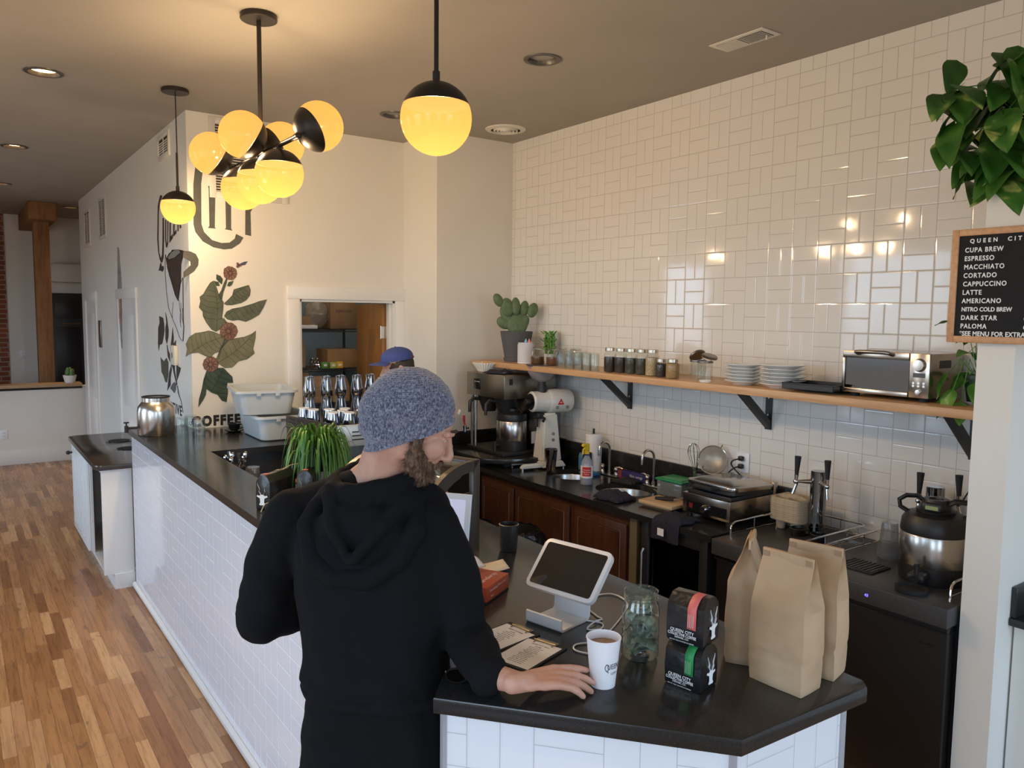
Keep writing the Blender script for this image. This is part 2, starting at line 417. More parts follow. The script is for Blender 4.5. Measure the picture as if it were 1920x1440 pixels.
# door frames along the left wall (white doors shut inside deep casings)
for i, (y0, y1) in enumerate(((3.15, 4.20), (5.62, 6.60))):
    m = MB(); xf = -2.42; z1 = 2.235
    m.box2((xf-.022, y0, 0), (xf, y0+.10, z1), .004).box2((xf-.022, y1-.10, 0), (xf, y1, z1), .004).box2((xf-.026, y0-.01, z1-.10), (xf, y1+.01, z1), .004)
    struct(m.build('trim_%d' % (i+2), M['trim']))
    m = MB().box2((xf-.010, y0+.10, .005), (xf, y1-.10, z1-.10)); 
    for a, b in ((.15, .95), (1.08, 1.98)):
        m.box2((xf-.013, y0+.2, a), (xf-.010, y1-.2, b), .002)
    struct(m.build('door_%d' % (i+1), M['trim']))
# low wall with a wooden ledge in the far room
struct(MB().box2((-6.6, 7.25, 0), (-2.30, 7.37, 1.0)).build('wall_low_far', M['wall'], smooth=0))
trim('baseboard_far', (-6.6, 7.225, 0), (-2.42, 7.25, .17))
trim('baseboard_left', (-2.435, 1.60, 0), (-2.42, 3.15, .13))
trim('trim_5', (-6.6, 7.24, .965), (-2.425, 7.25, .995), 'blackgloss', 0)
tag(MB().box2((-6.55, 7.16, 1.0), (-2.43, 7.46, 1.04), .004).build('ledge_top', M['maple']), 'pale wooden ledge capping the low white wall in the far room', 'counter')
# ---------------------------------------------------------------- the bar
BT = 1.175; UB = BT-.038
bar = thing('service_bar', 'white tiled base of the long service bar under the black speckled top', 'counter', (-2.79, -1.0, 0))
def L(poly, o): return [(a-o[0], b-o[1]) for a, b in poly]
O = (-2.79, -1.0)
MB().prism(L([(-2.778, 1.46), (-2.778, -3.055), (-2.915, -3.215), (-2.513, -3.678), (-2.145, -3.698), (-2.145, -.98), (-2.60, -.98), (-2.60, 1.21), (-2.44, 1.21), (-2.44, 1.46)], O), .002, UB).build('body', M['trim'], bar, smooth=0)
TO = (0.0, 1.002-6*BLK)
M['tile_end'] = tile_mat('white_tile_bar_end', 0, (.055, TO[1]), 0, (.80, .80, .82), (.55, .54, .56), .0012)
M['tile_diag'] = tile_mat('white_tile_bar_corner', 0, (.045, TO[1]), 1, (.80, .80, .82), (.55, .54, .56), .0012)
M['tile_bar'] = tile_mat('white_tile_bar_front2', 0, (0, TO[1]), 0, (.80, .80, .82), (.93, .93, .95), .0012)
def panel(a, b, mat, name='tiled_panel'):
    d = Vector((b[0]-a[0], b[1]-a[1])); ln = d.length
    o = MB().box2((0, 0, .004), (ln, .012, UB-.0005)).build(name, M[mat], bar, smooth=0)
    o.location = (a[0]-O[0], a[1]-O[1], 0); o.rotation_euler = (0, 0, math.atan2(d.y, d.x)); return o
panel((-2.79, 1.46), (-2.79, -3.055), 'tile_bar')
panel((-2.79, -3.055), (-2.930, -3.211), 'tile_diag')
panel((-2.930, -3.211), (-2.515, -3.692), 'tile_end')
panel((-2.515, -3.692), (-2.145, -3.71), 'tile_diag')
M['trimgrey'] = simple('grey_edge_trim', (.45, .45, .47), .4, .3)
for ex, ey, w in ((-2.515, -3.692, .012), (-2.141, -3.705, .018), (-2.930, -3.211, .012)): MB().box(ex-O[0], ey-O[1], .004, w, w, UB-.006).build('edge_trim', M['trimgrey'], bar, smooth=0)
MB().tube([(-2.797-O[0], 1.46-O[1], .022), (-2.797-O[0], -3.055-O[1], .022), (-2.937-O[0], -3.214-O[1], .022), (-2.518-O[0], -3.70-O[1], .022), (-2.145-O[0], -3.718-O[1], .022)], .020, 6).build('base_trim', M['trim'], bar)
top_poly = [(-2.815, 1.465), (-2.815, -3.058), (-2.964, -3.222), (-2.533, -3.727), (-2.105, -3.746), (-2.078, -3.72), (-2.045, -2.0), (-2.045, -.95), (-2.565, -.95), (-2.565, .21), (-1.80, .21), (-1.80, 1.213), (-2.422, 1.213), (-2.422, 1.465)]
ctop = MB().prism([(a+2.5, b+1) for a, b in top_poly], 0, BT-UB, bev=.004).build('countertop', M['granite'], smooth=.5); ctop.location = (-2.5, -1, UB)
tag(ctop, 'black speckled stone top of the long service bar, wrapping along the mural wall', 'countertop')
# support under the return along the mural wall
o = MB().box2((-2.56, .26, 0), (-1.83, 1.21, UB)).build('return_cabinet', M['black'], smooth=0)
tag(o, 'black cabinet base under the bar return below the grey bus tubs', 'cabinet')
# low black work counter behind the bar (espresso machine stands here)
wk = thing('work_counter', 'low black work counter behind the bar carrying the espresso machine', 'counter', (-2.0, -.35, 0))
MB().box2((-.585, -.58, .915), (.44, .60, .95), .003).build('worktop', M['granite'], wk)
MB().box2((-.57, -.56, .08), (.42, .59, .915)).build('body', M['black'], wk, smooth=0)
MB().box2((-.5, -.5, 0), (.36, .52, .08)).build('plinth', M['blackmatte'], wk, smooth=0)

# waste cabinet at the far end of the bar
wc = thing('waste_cabinet', 'white waste cabinet with two round holes in its dark top, at the bar end', 'cabinet', (-2.72, 2.25, 0))
M['cabtop'] = MT('dark_laminate', (.045, .036, .031), .16).m
tp = MB().prism([(-.31, .80), (-.31, -.74), (-.285, -.79), (-.068, -.79), (-.068, -.775), (.29, -.775), (.29, .84), (-.25, .84)], .885, .92, bev=.003)
tp.build('top', M['cabtop'], wc)
for i, (hx, hy) in enumerate(((.02, -.10), (.02, .34))):
    MB().lathe([(.085, .9202), (.10, .9225), (.10, .9205)], hx, hy, close=True).build('hole_rim', M['blackgloss'], wc)
    MB().cyl(.086, .9195, .9208, hx, hy).build('hole', simple('waste_hole_dark', (.004, .004, .004), .9), wc)
MB().box2((-.27, -.755, .11), (-.07, -.73, .885)).box2((-.27, .78, .11), (.28, .80, .885)).box2((.26, -.73, .11), (.28, .78, .885)).box2((-.26, -.73, .11), (.26, .78, .13)).build('carcass', M['trim'], wc, smooth=0)
MB().box2((-.255, -.728, .13), (.0, -.725, .885)).box2((-.02, -.725, .13), (-.015, .775, .885)).build('interior_panel', simple('raw_wood_inside', (.35, .20, .06), .6), wc, smooth=0)
MB().box2((-.205, -.77, 0), (-.07, -.70, .11)).box2((-.205, -.70, 0), (-.19, .80, .11)).build('plinth', M['trim'], wc, smooth=0)
MB().box2((-.27, -.72, .86), (-.255, .76, .885)).box2((-.27, -.17, .13), (-.252, -.11, .86)).build('face_frame', M['trim'], wc, smooth=0)
for y0, y1 in ((-.13, .77),):
    dm = MB().box2((-.292, y0, .135), (-.272, y1, .865), .002)
    for q in range(8): dm.box2((-.297, y0+.055+q*.105, .19), (-.291, y0+.075+q*.105, .81), .002)
    d = dm.build('door', M['trim'], wc)
    MB().cyl(.008, 0, .03, M=T(-.292, y1-.10, .80, 0, -pi/2, 0)).sph(0, 0, 0, .018, M=T(-.328, y1-.10, .80)).build('knob', M['black'], d)

# ---------------------------------------------------------------- back run along the tiled wall
CT = .91
sk = thing('sink_countertop', 'black stone sink counter with backsplash under the tiled wall', 'countertop', (0, 0, CT))
def hole_poly(cx, cy, rx, ry, n=40): return [(cx+rx*cos(2*pi*i/n), cy+ry*sin(2*pi*i/n)) for i in range(n)]
SINKS = [(-.30, -.52, .175, .185), (-.315, -1.07, .18, .20)]
def slab_with_holes(x0, y0, x1, y1, z0, z1, holes):
    bm = bmesh.new()
    # cut the slab into strips around each hole: outer ring is split by y
    def ring(pts, z): return [bm.verts.new((p[0], p[1], z)) for p in pts]
    ys = sorted(holes, key=lambda h: h[1]); cuts = [y0] + [(ys[i][1]+ys[i+1][1])/2 for i in range(len(ys)-1)] + [y1]
    for i, (cx, cy, rx, ry) in enumerate(ys):
        a, b = cuts[i], cuts[i+1]; n = 48; hp = hole_poly(cx, cy, rx, ry, n)
        outer = []
        for (px, py) in hp:
            dx, dy = px-cx, py-cy
            t = min([q for q in (((x1-cx)/dx) if dx > 1e-9 else 1e9, ((x0-cx)/dx) if dx < -1e-9 else 1e9, ((b-cy)/dy) if dy > 1e-9 else 1e9, ((a-cy)/dy) if dy < -1e-9 else 1e9)])
            outer.append((cx+dx*t, cy+dy*t))
        cor = [(x1, b), (x0, b), (x0, a), (x1, a)]
        rh, ro, rl, rol = ring(hp, z1), ring(outer, z1), ring(hp, z0), ring(outer, z0)
        for k in range(n):
            j = (k+1) % n
            bm.faces.new((rh[k], ro[k], ro[j], rh[j])); bm.faces.new((rl[k], rl[j], rol[j], rol[k])); bm.faces.new((rh[k], rh[j], rl[j], rl[k]))
            o1, o2 = outer[k], outer[j]
            if abs(o1[0]-o2[0]) > 1e-6 and abs(o1[1]-o2[1]) > 1e-6:
                c = min(cor, key=lambda c: (c[0]-o1[0])**2+(c[1]-o1[1])**2)
                v = bm.verts.new((c[0], c[1], z1)); w = bm.verts.new((c[0], c[1], z0)); bm.faces.new((ro[k], v, ro[j])); bm.faces.new((rol[k], rol[j], w))
    mb = MB(); mb.bm.free(); mb.bm = bm
    mb.box2((x0-.004, y0, z0), (x0, y1, z1-.002)); return mb
slab_with_holes(-.69, -1.40, -.004, .12, -.035, 0, SINKS).box2((-.694, -2.10, -.035), (-.004, -1.40, 0)).build('slab', M['granite'], sk, smooth=.5)
MB().box2((-.026, -2.10, .0005), (-.002, .12, .165), .003).build('backsplash', M['granite'], sk)
for cx, cy, rx, ry in SINKS:
    prof = [(1.02, -.036), (1.0, -.045), (.97, -.14), (.85, -.17), (.12, -.175), (.12, -.18), (0, -.18)]
    MB().lathe(prof, M=T(cx, cy, 0) @ Matrix.Diagonal((rx, ry, 1, 1)), seg=40).build('sink_bowl', M['steel'], sk)
DOORS = ((-.32, .08), (-.93, -.35), (-1.45, -.985))
cb = thing('sink_cabinet', 'dark reddish-brown wooden cabinet under the sinks with raised panel doors', 'cabinet', (0, 0, 0))
M['cherry'] = wood('dark_cherry_wood', (.055, .018, .009), (.095, .034, .016), 9, (4, 4, .4), .35)
MB().box2((-.645, -1.47, .10), (-.01, .11, .69)).build('carcass', M['cherry'], cb, smooth=0)
MB().box2((-.58, -1.46, 0), (-.01, .10, .10)).build('plinth', M['blackmatte'], cb, smooth=0)
M['cherryedge'] = wood('worn_cherry_edge', (.16, .075, .035), (.11, .045, .02), 20, (4, 4, .4), .4)
MB().box2((-.645, -1.47, .69), (-.62, .11, .874)).box2((-.62, -1.47, .69), (-.01, -1.45, .874)).box2((-.62, .09, .69), (-.01, .11, .874)).build('top_rail', M['cherry'], cb, smooth=0)
for y0, y1 in DOORS:
    z0, z1 = .14, .815
    d = MB().box2((-.667, y0, z0), (-.647, y1, z1), .004).build('door', M['cherry'], cb)
    w = .055
    m = MB().prism([(y0+w, z0+w), (y1-w, z0+w), (y1-w, z1-w), (y0+w, z1-w)], 0, .006, M=Matrix(((0, 0, -1, -.667), (1, 0, 0, 0), (0, 1, 0, 0), (0, 0, 0, 1))))
    m.build('panel', M['cherry'], d, smooth=0)
    m = MB(); pr = [(y0+w-.012, z0+w-.012), (y1-w+.012, z0+w-.012), (y1-w+.012, z1-w+.012), (y0+w-.012, z1-w+.012)]
    m.tube([(-.669, a, b) for a, b in pr], .006, 6, closed=True)
    m.build('panel_moulding', M['cherryedge'], d)
# stone counter of the brewing station in the corner (a little higher)
bs = thing('brew_station_counter', 'raised black stone counter in the corner under the coffee brewer', 'countertop', (0, 0, 0))
MB().prism([(-.715, .66), (-.715, .0), (-.60, -.115), (-.40, -.19), (-.10, -.19), (-.005, -.15), (-.005, .66)], .945, .98, bev=.003).build('slab', M['granite'], bs)
MB().box2((-.70, .645, .981), (-.03, .662, 1.08), .002).box2((-.026, -.10, .981), (-.004, .645, 1.08), .002).build('backsplash', M['granite'], bs)
MB().box2((-.69, .125, 0), (-.01, .64, .945)).box2((-.58, -.09, .915), (-.08, .125, .945)).build('base', M['black'], bs, smooth=0)
# plain post between cabinet and cooler
o = MB().box2((-.66, -1.535, 0), (-.02, -1.478, .874)).build('filler_panel', simple('tan_filler', (.16, .12, .07), .5), smooth=0)
tag(o, 'tan filler panel between the brown sink cabinet and the glass door cooler', 'panel')

# glass door beverage cooler under the towel
gc = thing('beverage_cooler', 'black glass door beverage cooler under the counter with wire racks inside', 'cooler', (-.02, -1.815, 0))
MB().box2((-.60, -.235, .03), (-.02, -.215, .868)).box2((-.60, .215, .03), (-.02, .235, .868)).box2((-.04, -.215, .03), (-.02, .215, .868)).box2((-.60, -.215, .03), (-.04, .215, .10)).box2((-.60, -.215, .80), (-.04, .215, .868)).build('body', M['blackmatte'], gc, smooth=0)
for x in (-.5, -.1):
    for y in (-.18, .18): MB().cyl(.018, 0, .031, x, y).build('foot', M['black'], gc)
fr = MB()
for a, b in (((-.645, -.24, .07), (-.605, -.185, .865)), ((-.645, .185, .07), (-.605, .24, .865)), ((-.645, -.185, .80), (-.605, .185, .865)), ((-.645, -.185, .07), (-.605, .185, .135))): fr.box2(a, b, .003)
fd = fr.build('door_frame', M['black'], gc)
MB().box2((-.63, -.185, .135), (-.62, .185, .80)).build('door_glass', M['gdark'], fd, smooth=0)
MB().tube([(-.66, .205, .72), (-.675, .205, .70), (-.675, .205, .24), (-.66, .205, .22)], .007).build('door_handle', M['darksteel'], fd)
for z in (.24, .40, .55, .69):
    m = MB().tube([(-.59, -.21, z), (-.59, .21, z)], .004, 6)
    for q in range(9): m.tube([(-.59, -.2+q*.05, z), (-.06, -.2+q*.05, z)], .002, 5)
    m.build('wire_rack', M['steel'], gc)
MB().box2((-.625, -.225, .869), (-.605, -.14, .885), .003).build('wood_wedge', simple('raw_wood', (.55, .38, .26), .6), gc)

# two keg coolers side by side
M['kegtop'] = mottled('keg_cooler_top', (.055, .052, .050), (.045, .043, .042), 60, .36)
M['kegfront'] = MT('dark_brown_steel', (.030, .025, .023), .28, .55).m
def keg_cooler(loc, label):
    k = thing('keg_cooler', label, 'cooler', loc, group='keg coolers under the tiled wall')
    MB().box2((-.60, -.235, .045), (-.02, .235, .83)).build('body', M['black'], k, smooth=0)
    MB().box2((-.70, -.237, .83), (-.015, .237, CT), .006).build('top', M['kegtop'], k)
    MB().box2((-.665, -.23, .08), (-.603, .23, .80), .006).build('door', M['kegfront'], k)
    MB().box2((-.68, -.232, .803), (-.60, .232, .829), .002).build('control_strip', M['blackgloss'], k, smooth=.5)
    for x in (-.55, -.08):
        for y in (-.19, .19): MB().cyl(.03, 0, .046, x, y).build('caster', M['blackmatte'], k)
    return k
k1 = keg_cooler((-.02, -2.368, 0), 'left keg cooler, dark, mostly hidden behind the kraft paper bags')
k2 = keg_cooler((-.02, -3.03, 0), 'right keg cooler with dark brown door and blue display, next to the projecting white wall')
k2.location = (-.02, -2.955, 0)
def rescale(root, sy):
    for c in root.children:
        c.data = c.data.copy(); c.data.transform(Matrix.Diagonal((1, sy, 1, 1)))
rescale(k2, 1.395); rescale(k1, 1.03)
disp = MB().text('43', .017, T(-.7008, 0, .868, radians(90), 0, radians(-90)), .0003, 'CENTER').build('display_digits', MT('blue_led', (.02, .02, .3), .5, emit=(.12, .10, 1.0), es=5.0).m, k2)
MB().text('NewAir', .022, T(-.6655, -.235, .735, radians(90), 0, radians(-90)), .0003, 'CENTER').build('door_lettering', M['blackgloss'], k2)
def rail(pts_y0, pts_y1, parent):
    x0, x1, z = -.60, -.06, CT
    m = MB()
    def loop(zz, r):
        m.tube([(x0, pts_y0, CT), (x0, pts_y0, CT+zz-.03), (x0+.01, pts_y0, CT+zz-.01), (x0+.035, pts_y0, CT+zz), (x1-.03, pts_y0, CT+zz), (x1-.006, pts_y0+.006, CT+zz), (x1, pts_y0+.03, CT+zz), (x1, pts_y1-.03, CT+zz), (x1-.006, pts_y1-.006, CT+zz), (x1-.03, pts_y1, CT+zz), (x0+.035, pts_y1, CT+zz), (x0+.01, pts_y1, CT+zz-.01), (x0, pts_y1, CT+zz-.03), (x0, pts_y1, CT)], r, 8)
    loop(.075, .005)
    m.tube([(x0, pts_y0, CT+.02), (x1, pts_y0, CT+.02), (x1, pts_y1, CT+.02), (x0, pts_y1, CT+.02)], .003, 6)
    for q in (.35, .7):
        for yy in (pts_y0, pts_y1): m.tube([(x0+(x1-x0)*q, yy, CT), (x0+(x1-x0)*q, yy, CT+.075)], .003, 6)
    for q in (.33, .66): m.tube([(x1, pts_y0+(pts_y1-pts_y0)*q, CT), (x1, pts_y0+(pts_y1-pts_y0)*q, CT+.075)], .003, 6)
    return m.build('guard_rail', M['chrome'], parent)
rail(-.205, .205, k1); rail(-.29, .295, k2)
# drip tray grille of the right keg cooler
dt = MB().box2((-.56, .06, CT), (-.40, .24, CT+.008), .002)
for q in range(9): dt.box2((-.55, .068+q*.019, CT+.008), (-.41, .076+q*.019, CT+.011))
dt.build('drip_tray', M['blackmetal'], k2)
# stone ledge of the next counter, beyond the projecting wall
o = thing('side_counter', 'end of a black stone counter with backsplash at the right edge beyond the projecting wall', 'counter', (-.28, -3.70, 0))
MB().box2((-.27, -.30, .86), (.27, .268, .89), .003).build('slab', M['granite'], o); MB().box2((-.26, .248, .8905), (.27, .269, 1.01), .003).build('backsplash', M['granite'], o)
MB().box2((-.23, -.28, .0), (.27, .262, .86)).build('base', M['wall'], o, smooth=0)

# ---------------------------------------------------------------- wall shelf and brackets
ST = 1.66
o = MB().box2((-.43, -3.295, ST-.04), (-.003, .60, ST), .003).build('wall_shelf', M['oak']); tag(o, 'long oak shelf on the tiled wall above the sinks', 'shelf')
br = None
for i, (y, lab) in enumerate(((-.78, 'black steel shelf bracket above the faucets, left of the three'), (-1.915, 'black steel shelf bracket under the plates and above the panini press'), (-3.03, 'black steel shelf bracket beside the projecting white wall'))):
    if br is None:
        br = thing('shelf_bracket', lab, 'bracket', (0, y, ST-.04), group='brackets under the oak shelf')
        MB().box2((-.30, -.021, -.007), (-.004, .021, -.0005)).build('top_arm', M['blackmetal'], br, smooth=0)
        MB().box2((-.011, -.021, -.235), (-.004, .021, -.007)).build('wall_plate', M['blackmetal'], br, smooth=0)
        a, b = Vector((-.285, -.010)), Vector((-.012, -.228)); d = (b-a).normalized(); n = Vector((-d.y, d.x))*.020
        MB().prism([(a.x, a.y), (a.x+.055, a.y), (b.x, b.y+.045), (b.x, b.y)], -.019, .019, M=Matrix(((1, 0, 0, 0), (0, 0, 1, 0), (0, 1, 0, 0), (0, 0, 0, 1)))).build('diagonal_brace', M['blackmetal'], br, smooth=0)
        for z in (-.05, -.15): MB().cyl(.006, 0, .003, M=T(-.011, 0, z, 0, -pi/2, 0)).build('screw', M['steel'], br)
    else: dup(br, (0, y, ST-.04), label=lab)
# ---------------------------------------------------------------- hanging lamps
def opal():
    """thin frosted glass: part of the bulb's light passes straight through, the rest makes the glass glow"""
    m = bpy.data.materials.new('opal_glass_lit'); m.use_nodes = True; nt = m.node_tree; nt.nodes.clear(); N = nt.nodes.new; K = nt.links.new
    out = N('ShaderNodeOutputMaterial'); tp = N('ShaderNodeBsdfTransparent'); tr = N('ShaderNodeBsdfTranslucent'); em = N('ShaderNodeEmission'); gl = N('ShaderNodeBsdfGlossy')
    m1 = N('ShaderNodeMixShader'); ad = N('ShaderNodeAddShader'); m2 = N('ShaderNodeMixShader')
    tp.inputs[0].default_value = (.30, .275, .24, 1); tr.inputs[0].default_value = (1.0, .55, .14, 1)
    em.inputs[0].default_value = (1.0, .40, .085, 1); em.inputs[1].default_value = .78
    gl.inputs['Roughness'].default_value = .15
    m1.inputs[0].default_value = GLOW; K(tp.outputs[0], m1.inputs[1]); K(tr.outputs[0], m1.inputs[2])
    K(m1.outputs[0], ad.inputs[0]); K(em.outputs[0], ad.inputs[1])
    ge = N('ShaderNodeNewGeometry'); mm_ = N('ShaderNodeMath'); mm_.operation = 'MULTIPLY_ADD'; mm_.inputs[1].default_value = -.03; mm_.inputs[2].default_value = .03; K(ge.outputs['Backfacing'], mm_.inputs[0]); K(mm_.outputs[0], m2.inputs[0]); K(ad.outputs[0], m2.inputs[1]); K(gl.outputs[0], m2.inputs[2]); K(m2.outputs[0], out.inputs[0]); return m
GLOW = .0075
M['opal'] = opal(); M['glareblock'] = simple('matte_glare_blocker', (.012, .009, .007), 1.0, spec=0.0)
M['bronze'] = MT('dark_bronze', (.030, .024, .019), .40, .35).m
BULB_W = 66
def rot_to(d):
    return Vector((0, 0, -1)).rotation_difference(Vector(d).normalized()).to_matrix().to_4x4()
def globe(parent, c, d, R, cut=.38, bulb=.12, watt=1.0):
    """opal globe with a metal cap; d points from the cap to the glass"""
    m4 = Matrix.Translation(c) @ rot_to(d); n = 22; t0 = math.acos(cut)           # cap covers angles 0..t0 from the top
    pr = [(R*sin(t0+(pi-t0)*i/n), R*cos(t0+(pi-t0)*i/n)) for i in range(n+1)]; pr[-1] = (0, -R)
    MB().lathe(pr, M=m4, seg=40).build('glass_globe', M['opal'], parent)
    R2 = R*1.012; pr = [(R2*sin(t0*1.01*i/10), R2*cos(t0*1.01*i/10)) for i in range(11)]; pr[0] = (0, R2)
    pr += [(R*.985*sin(t0), R*.985*cos(t0))]
    MB().lathe(pr, M=m4, seg=40).build('cap', M['bronze'], parent)
    pl = [(R*.965*sin(t0*i/8), R*.965*cos(t0*i/8)) for i in range(9)]; pl[0] = (0, R*.965)
    MB().lathe(pl, M=m4, seg=32).build('cap_glare_blocker', M['glareblock'], parent)  # black liner added inside the cap to absorb bulb glare and dim the top
    l = bpy.data.lights.new('bulb', 'POINT'); l.energy = BULB_W*watt; l.color = (1.0, .77, .50); l.shadow_soft_size = .03
    lo = bpy.data.objects.new('bulb', l); COL.objects.link(lo); lo.parent = parent
    lo.location = Vector(c) + Vector(d).normalized()*R*bulb - Vector((0, 0, R*.16))
    return m4
def pendant(loc, gz, label, R=.105, watt=1.0):
    p = thing('globe_pendant', label, 'lamp', (loc[0], loc[1], H), group='globe pendants over the bar')
    MB().cyl(.082, -.024, -.0002, bev=.003, seg=36).build('canopy', M['bronze'], p)
    g = gz-H
    MB().tube([(0, 0, -.02), (.002, 0, g/2), (0, 0, g+R+.10)], .0035, 8).build('cord', M['blackmatte'], p)
    MB().tube([(0, 0, g+R+.24), (0, 0, g+R+.02)], .007, 10).cyl(.011, g+R-.004, g+R+.03).build('stem', M['bronze'], p)
    globe(p, Vector((0, 0, g)), (0, 0, -1), R, watt=watt); return p
pendant((-2.597, .71), 2.685, 'small looking globe pendant hanging at the far end of the bar beside the mural')
pendant((-2.62, -2.63), 2.60, 'nearest globe pendant, big round lamp hanging before the plain wall at top centre', watt=.62)
ch = thing('chandelier', 'seven globe chandelier with black bar hanging from the ceiling at upper left', 'lamp', (-2.566, -.86, H))
MB().cyl(.085, -.026, -.0002, bev=.003, seg=36).build('canopy', M['bronze'], ch)
zb = 2.78-H
MB().tube([(0, 0, -.02), (0, 0, zb)], .011, 12).build('rod', M['bronze'], ch)
MB().tube([(0, -.50, zb), (0, .60, zb)], .011, 12).sph(0, -.50, zb, .014).sph(0, .60, zb, .016).build('bar', M['bronze'], ch)
for y, s in ((-.395, -1), (-.94, -1), (-.84, 1), (-1.315, 1), (-1.115, 0), (-.84, 0), (-.565, 0)):
    d = Vector((s*.87, 0, .5)) if s else Vector((0, 0, -1)); R = .108; yy = y+.86
    a = thing('globe_arm', 'x', 'x', (0, yy, zb)); del a['label']; del a['category']; a.parent = ch
    globe(a, d*.125, d, R, watt=.42 if s else .80)
    MB().tube([(0, 0, 0), d*.03], .013, 10).build('socket', M['bronze'], a)

# ---------------------------------------------------------------- recessed lights
M['lampglow'] = MT('lit_lamp_face', (1, .9, .7), .5, emit=(1.0, .60, .26), es=9.0).m
M['lampoff'] = simple('unlit_lamp_face', (.35, .34, .32), .4)
M['trimring'] = simple('dark_light_ring', (.10, .09, .08), .35, .4)
def downlight(x, y, lit, label):
    t = thing('recessed_light', label, 'ceiling light', (x, y, H), group='recessed ceiling lights')
    MB().lathe([(.105, -.0002), (.103, -.006), (.083, -.008), (.080, -.004), (.070, .030), (.070, .0301)], seg=36).build('trim_ring', M['trimring'], t)
    MB().cyl(.069, .014, .020, seg=30).build('lamp_face', M['lampglow' if lit else 'lampoff'], t)
    if lit:
        l = bpy.data.lights.new('spot', 'SPOT'); l.energy = 105; l.color = (1, .68, .36); l.spot_size = radians(60); l.spot_blend = 1.0; l.shadow_soft_size = .04
        lo = bpy.data.objects.new('spot', l); COL.objects.link(lo); lo.parent = t; lo.location = (0, 0, -.02)
# the ceiling is drilled where the cans sit
ceil = bpy.data.objects['ceiling']
DL = [(-3.304, .814, 1, 'lit recessed light at upper left, nearest of the three over the floor aisle'), (-3.309, 3.437, 1, 'lit recessed light over the aisle, second of the row at the left edge'), (-3.301, 5.937, 1, 'lit recessed light over the aisle, far one at the left edge'), (-1.11, -1.168, 0, 'unlit recessed light in the ceiling right of the nearest globe pendant'), (-1.20, .423, 0, 'unlit recessed light half hidden behind the nearest globe pendant'), (-3.30, -1.75, 1, 'added lit recessed light over the aisle, unseen above the standing customer'), (-3.30, -4.3, 1, 'added lit recessed light over the aisle, unseen above the viewer'), (-2.42, 7.75, 1, 'lit recessed light in the far room past the end of the left wall')]  # the two unseen aisle lights are added for warm bounce off the floor
cut = MB()
for x, y, lit, lab in DL: cut.cyl(.0815, -.01, .07, x, y, seg=36); downlight(x, y, lit, lab)
co = cut.build('ceiling_cans', M['trimring']); co.location.z = H
bpy.context.view_layer.update()
bo = ceil.modifiers.new('cans', 'BOOLEAN'); bo.operation = 'DIFFERENCE'; bo.object = co; bo.solver = 'EXACT'
dg = bpy.context.evaluated_depsgraph_get(); me = bpy.data.meshes.new_from_object(ceil.evaluated_get(dg)); ceil.modifiers.clear(); ceil.data = me
bpy.data.objects.remove(co)

# ---------------------------------------------------------------- vents
M['ventwhite'] = simple('vent_enamel', (.72, .69, .62), .4); M['ventdark'] = simple('vent_hollow', (.03, .027, .022), .8)
v = thing('round_ceiling_vent', 'round white ceiling diffuser in the corner by the tiled wall', 'vent', (-.335, .29, H))
MB().lathe([(.155, -.0002), (.15, -.008), (.118, -.016), (.110, -.010)], seg=40).build('rim', M['ventwhite'], v)
MB().cyl(.112, -.004, -.0005, seg=36).build('hollow', M['ventdark'], v)
for r in (.095, .07, .045): MB().lathe([(r, -.006), (r-.004, -.022), (r-.016, -.014), (r-.012, -.005)], seg=36, close=True).build('cone_ring', M['ventwhite'], v)
MB().cyl(.022, -.02, -.004).build('hub', M['ventwhite'], v)
v = thing('ceiling_register', 'rectangular white ceiling register near the top of the tiled wall', 'vent', (-.49, -2.03, H))
MB().box2((-.075, -.165, -.006), (.075, .165, -.0002), .002).build('flange', M['ventwhite'], v)
MB().box2((-.05, -.14, -.0075), (.05, -.004, -.006)).build('hollow', M['ventdark'], v, smooth=0)
MB().box2((-.05, .004, -.0075), (.05, .14, -.006)).build('hollow', M['ventdark'], v, smooth=0)
m = MB(); m2 = MB()
for q in range(13):
    m.box(0, -.135+q*.0105, -.010, .10, .0022, .004, M=None)
    m2.box(0, .010+q*.0105, -.010, .10, .0080, .004)
m.build('louvres', M['ventwhite'], v, smooth=0); m2.build('louvres', M['ventwhite'], v, smooth=0)
MB().tube([(.02, -.12, -.008), (.02, -.12, -.028)], .004).build('lever', M['white'], v)
def wall_grille(y0, y1, z0, z1, label):
    c = ((y0+y1)/2, (z0+z1)/2); t = thing('wall_grille', label, 'vent', (-2.42, c[0], c[1]), group='air grilles high on the left wall')
    w, h = (y1-y0)/2, (z1-z0)/2
    m = MB()
    for a, b in (((-.014, -w, -h), (-.0002, -w+.035, h)), ((-.014, w-.035, -h), (-.0002, w, h)), ((-.014, -w+.035, -h), (-.0002, w-.035, -h+.035)), ((-.014, -w+.035, h-.035), (-.0002, w-.035, h))): m.box2(a, b, .002)
    m.box2((-.011, -.006, -h+.035), (-.006, .006, h-.035)); m.build('frame', M['ventwhite'], t)
    MB().box2((-.004, -w+.035, -h+.035), (-.001, w-.035, h-.035)).build('hollow', M['ventdark'], t, smooth=0)
    m = MB(); n = int((2*h-.07)/.018)
    for q in range(n): m.box(0, 0, 0, .008, 2*w-.07, .0035, M=T(-.008, 0, -h+.04+q*.018, 0, radians(35), 0))
    m.build('louvres', M['ventwhite'], t, smooth=0)
wall_grille(1.70, 2.10, 3.19, 3.385, 'small air grille above the mural lettering on the left wall')
wall_grille(4.76, 5.26, 2.80, 3.25, 'tall pale air grille on the left wall above the nearer door')
wall_grille(5.95, 6.42, 2.79, 3.23, 'tall pale air grille on the left wall near its far end')
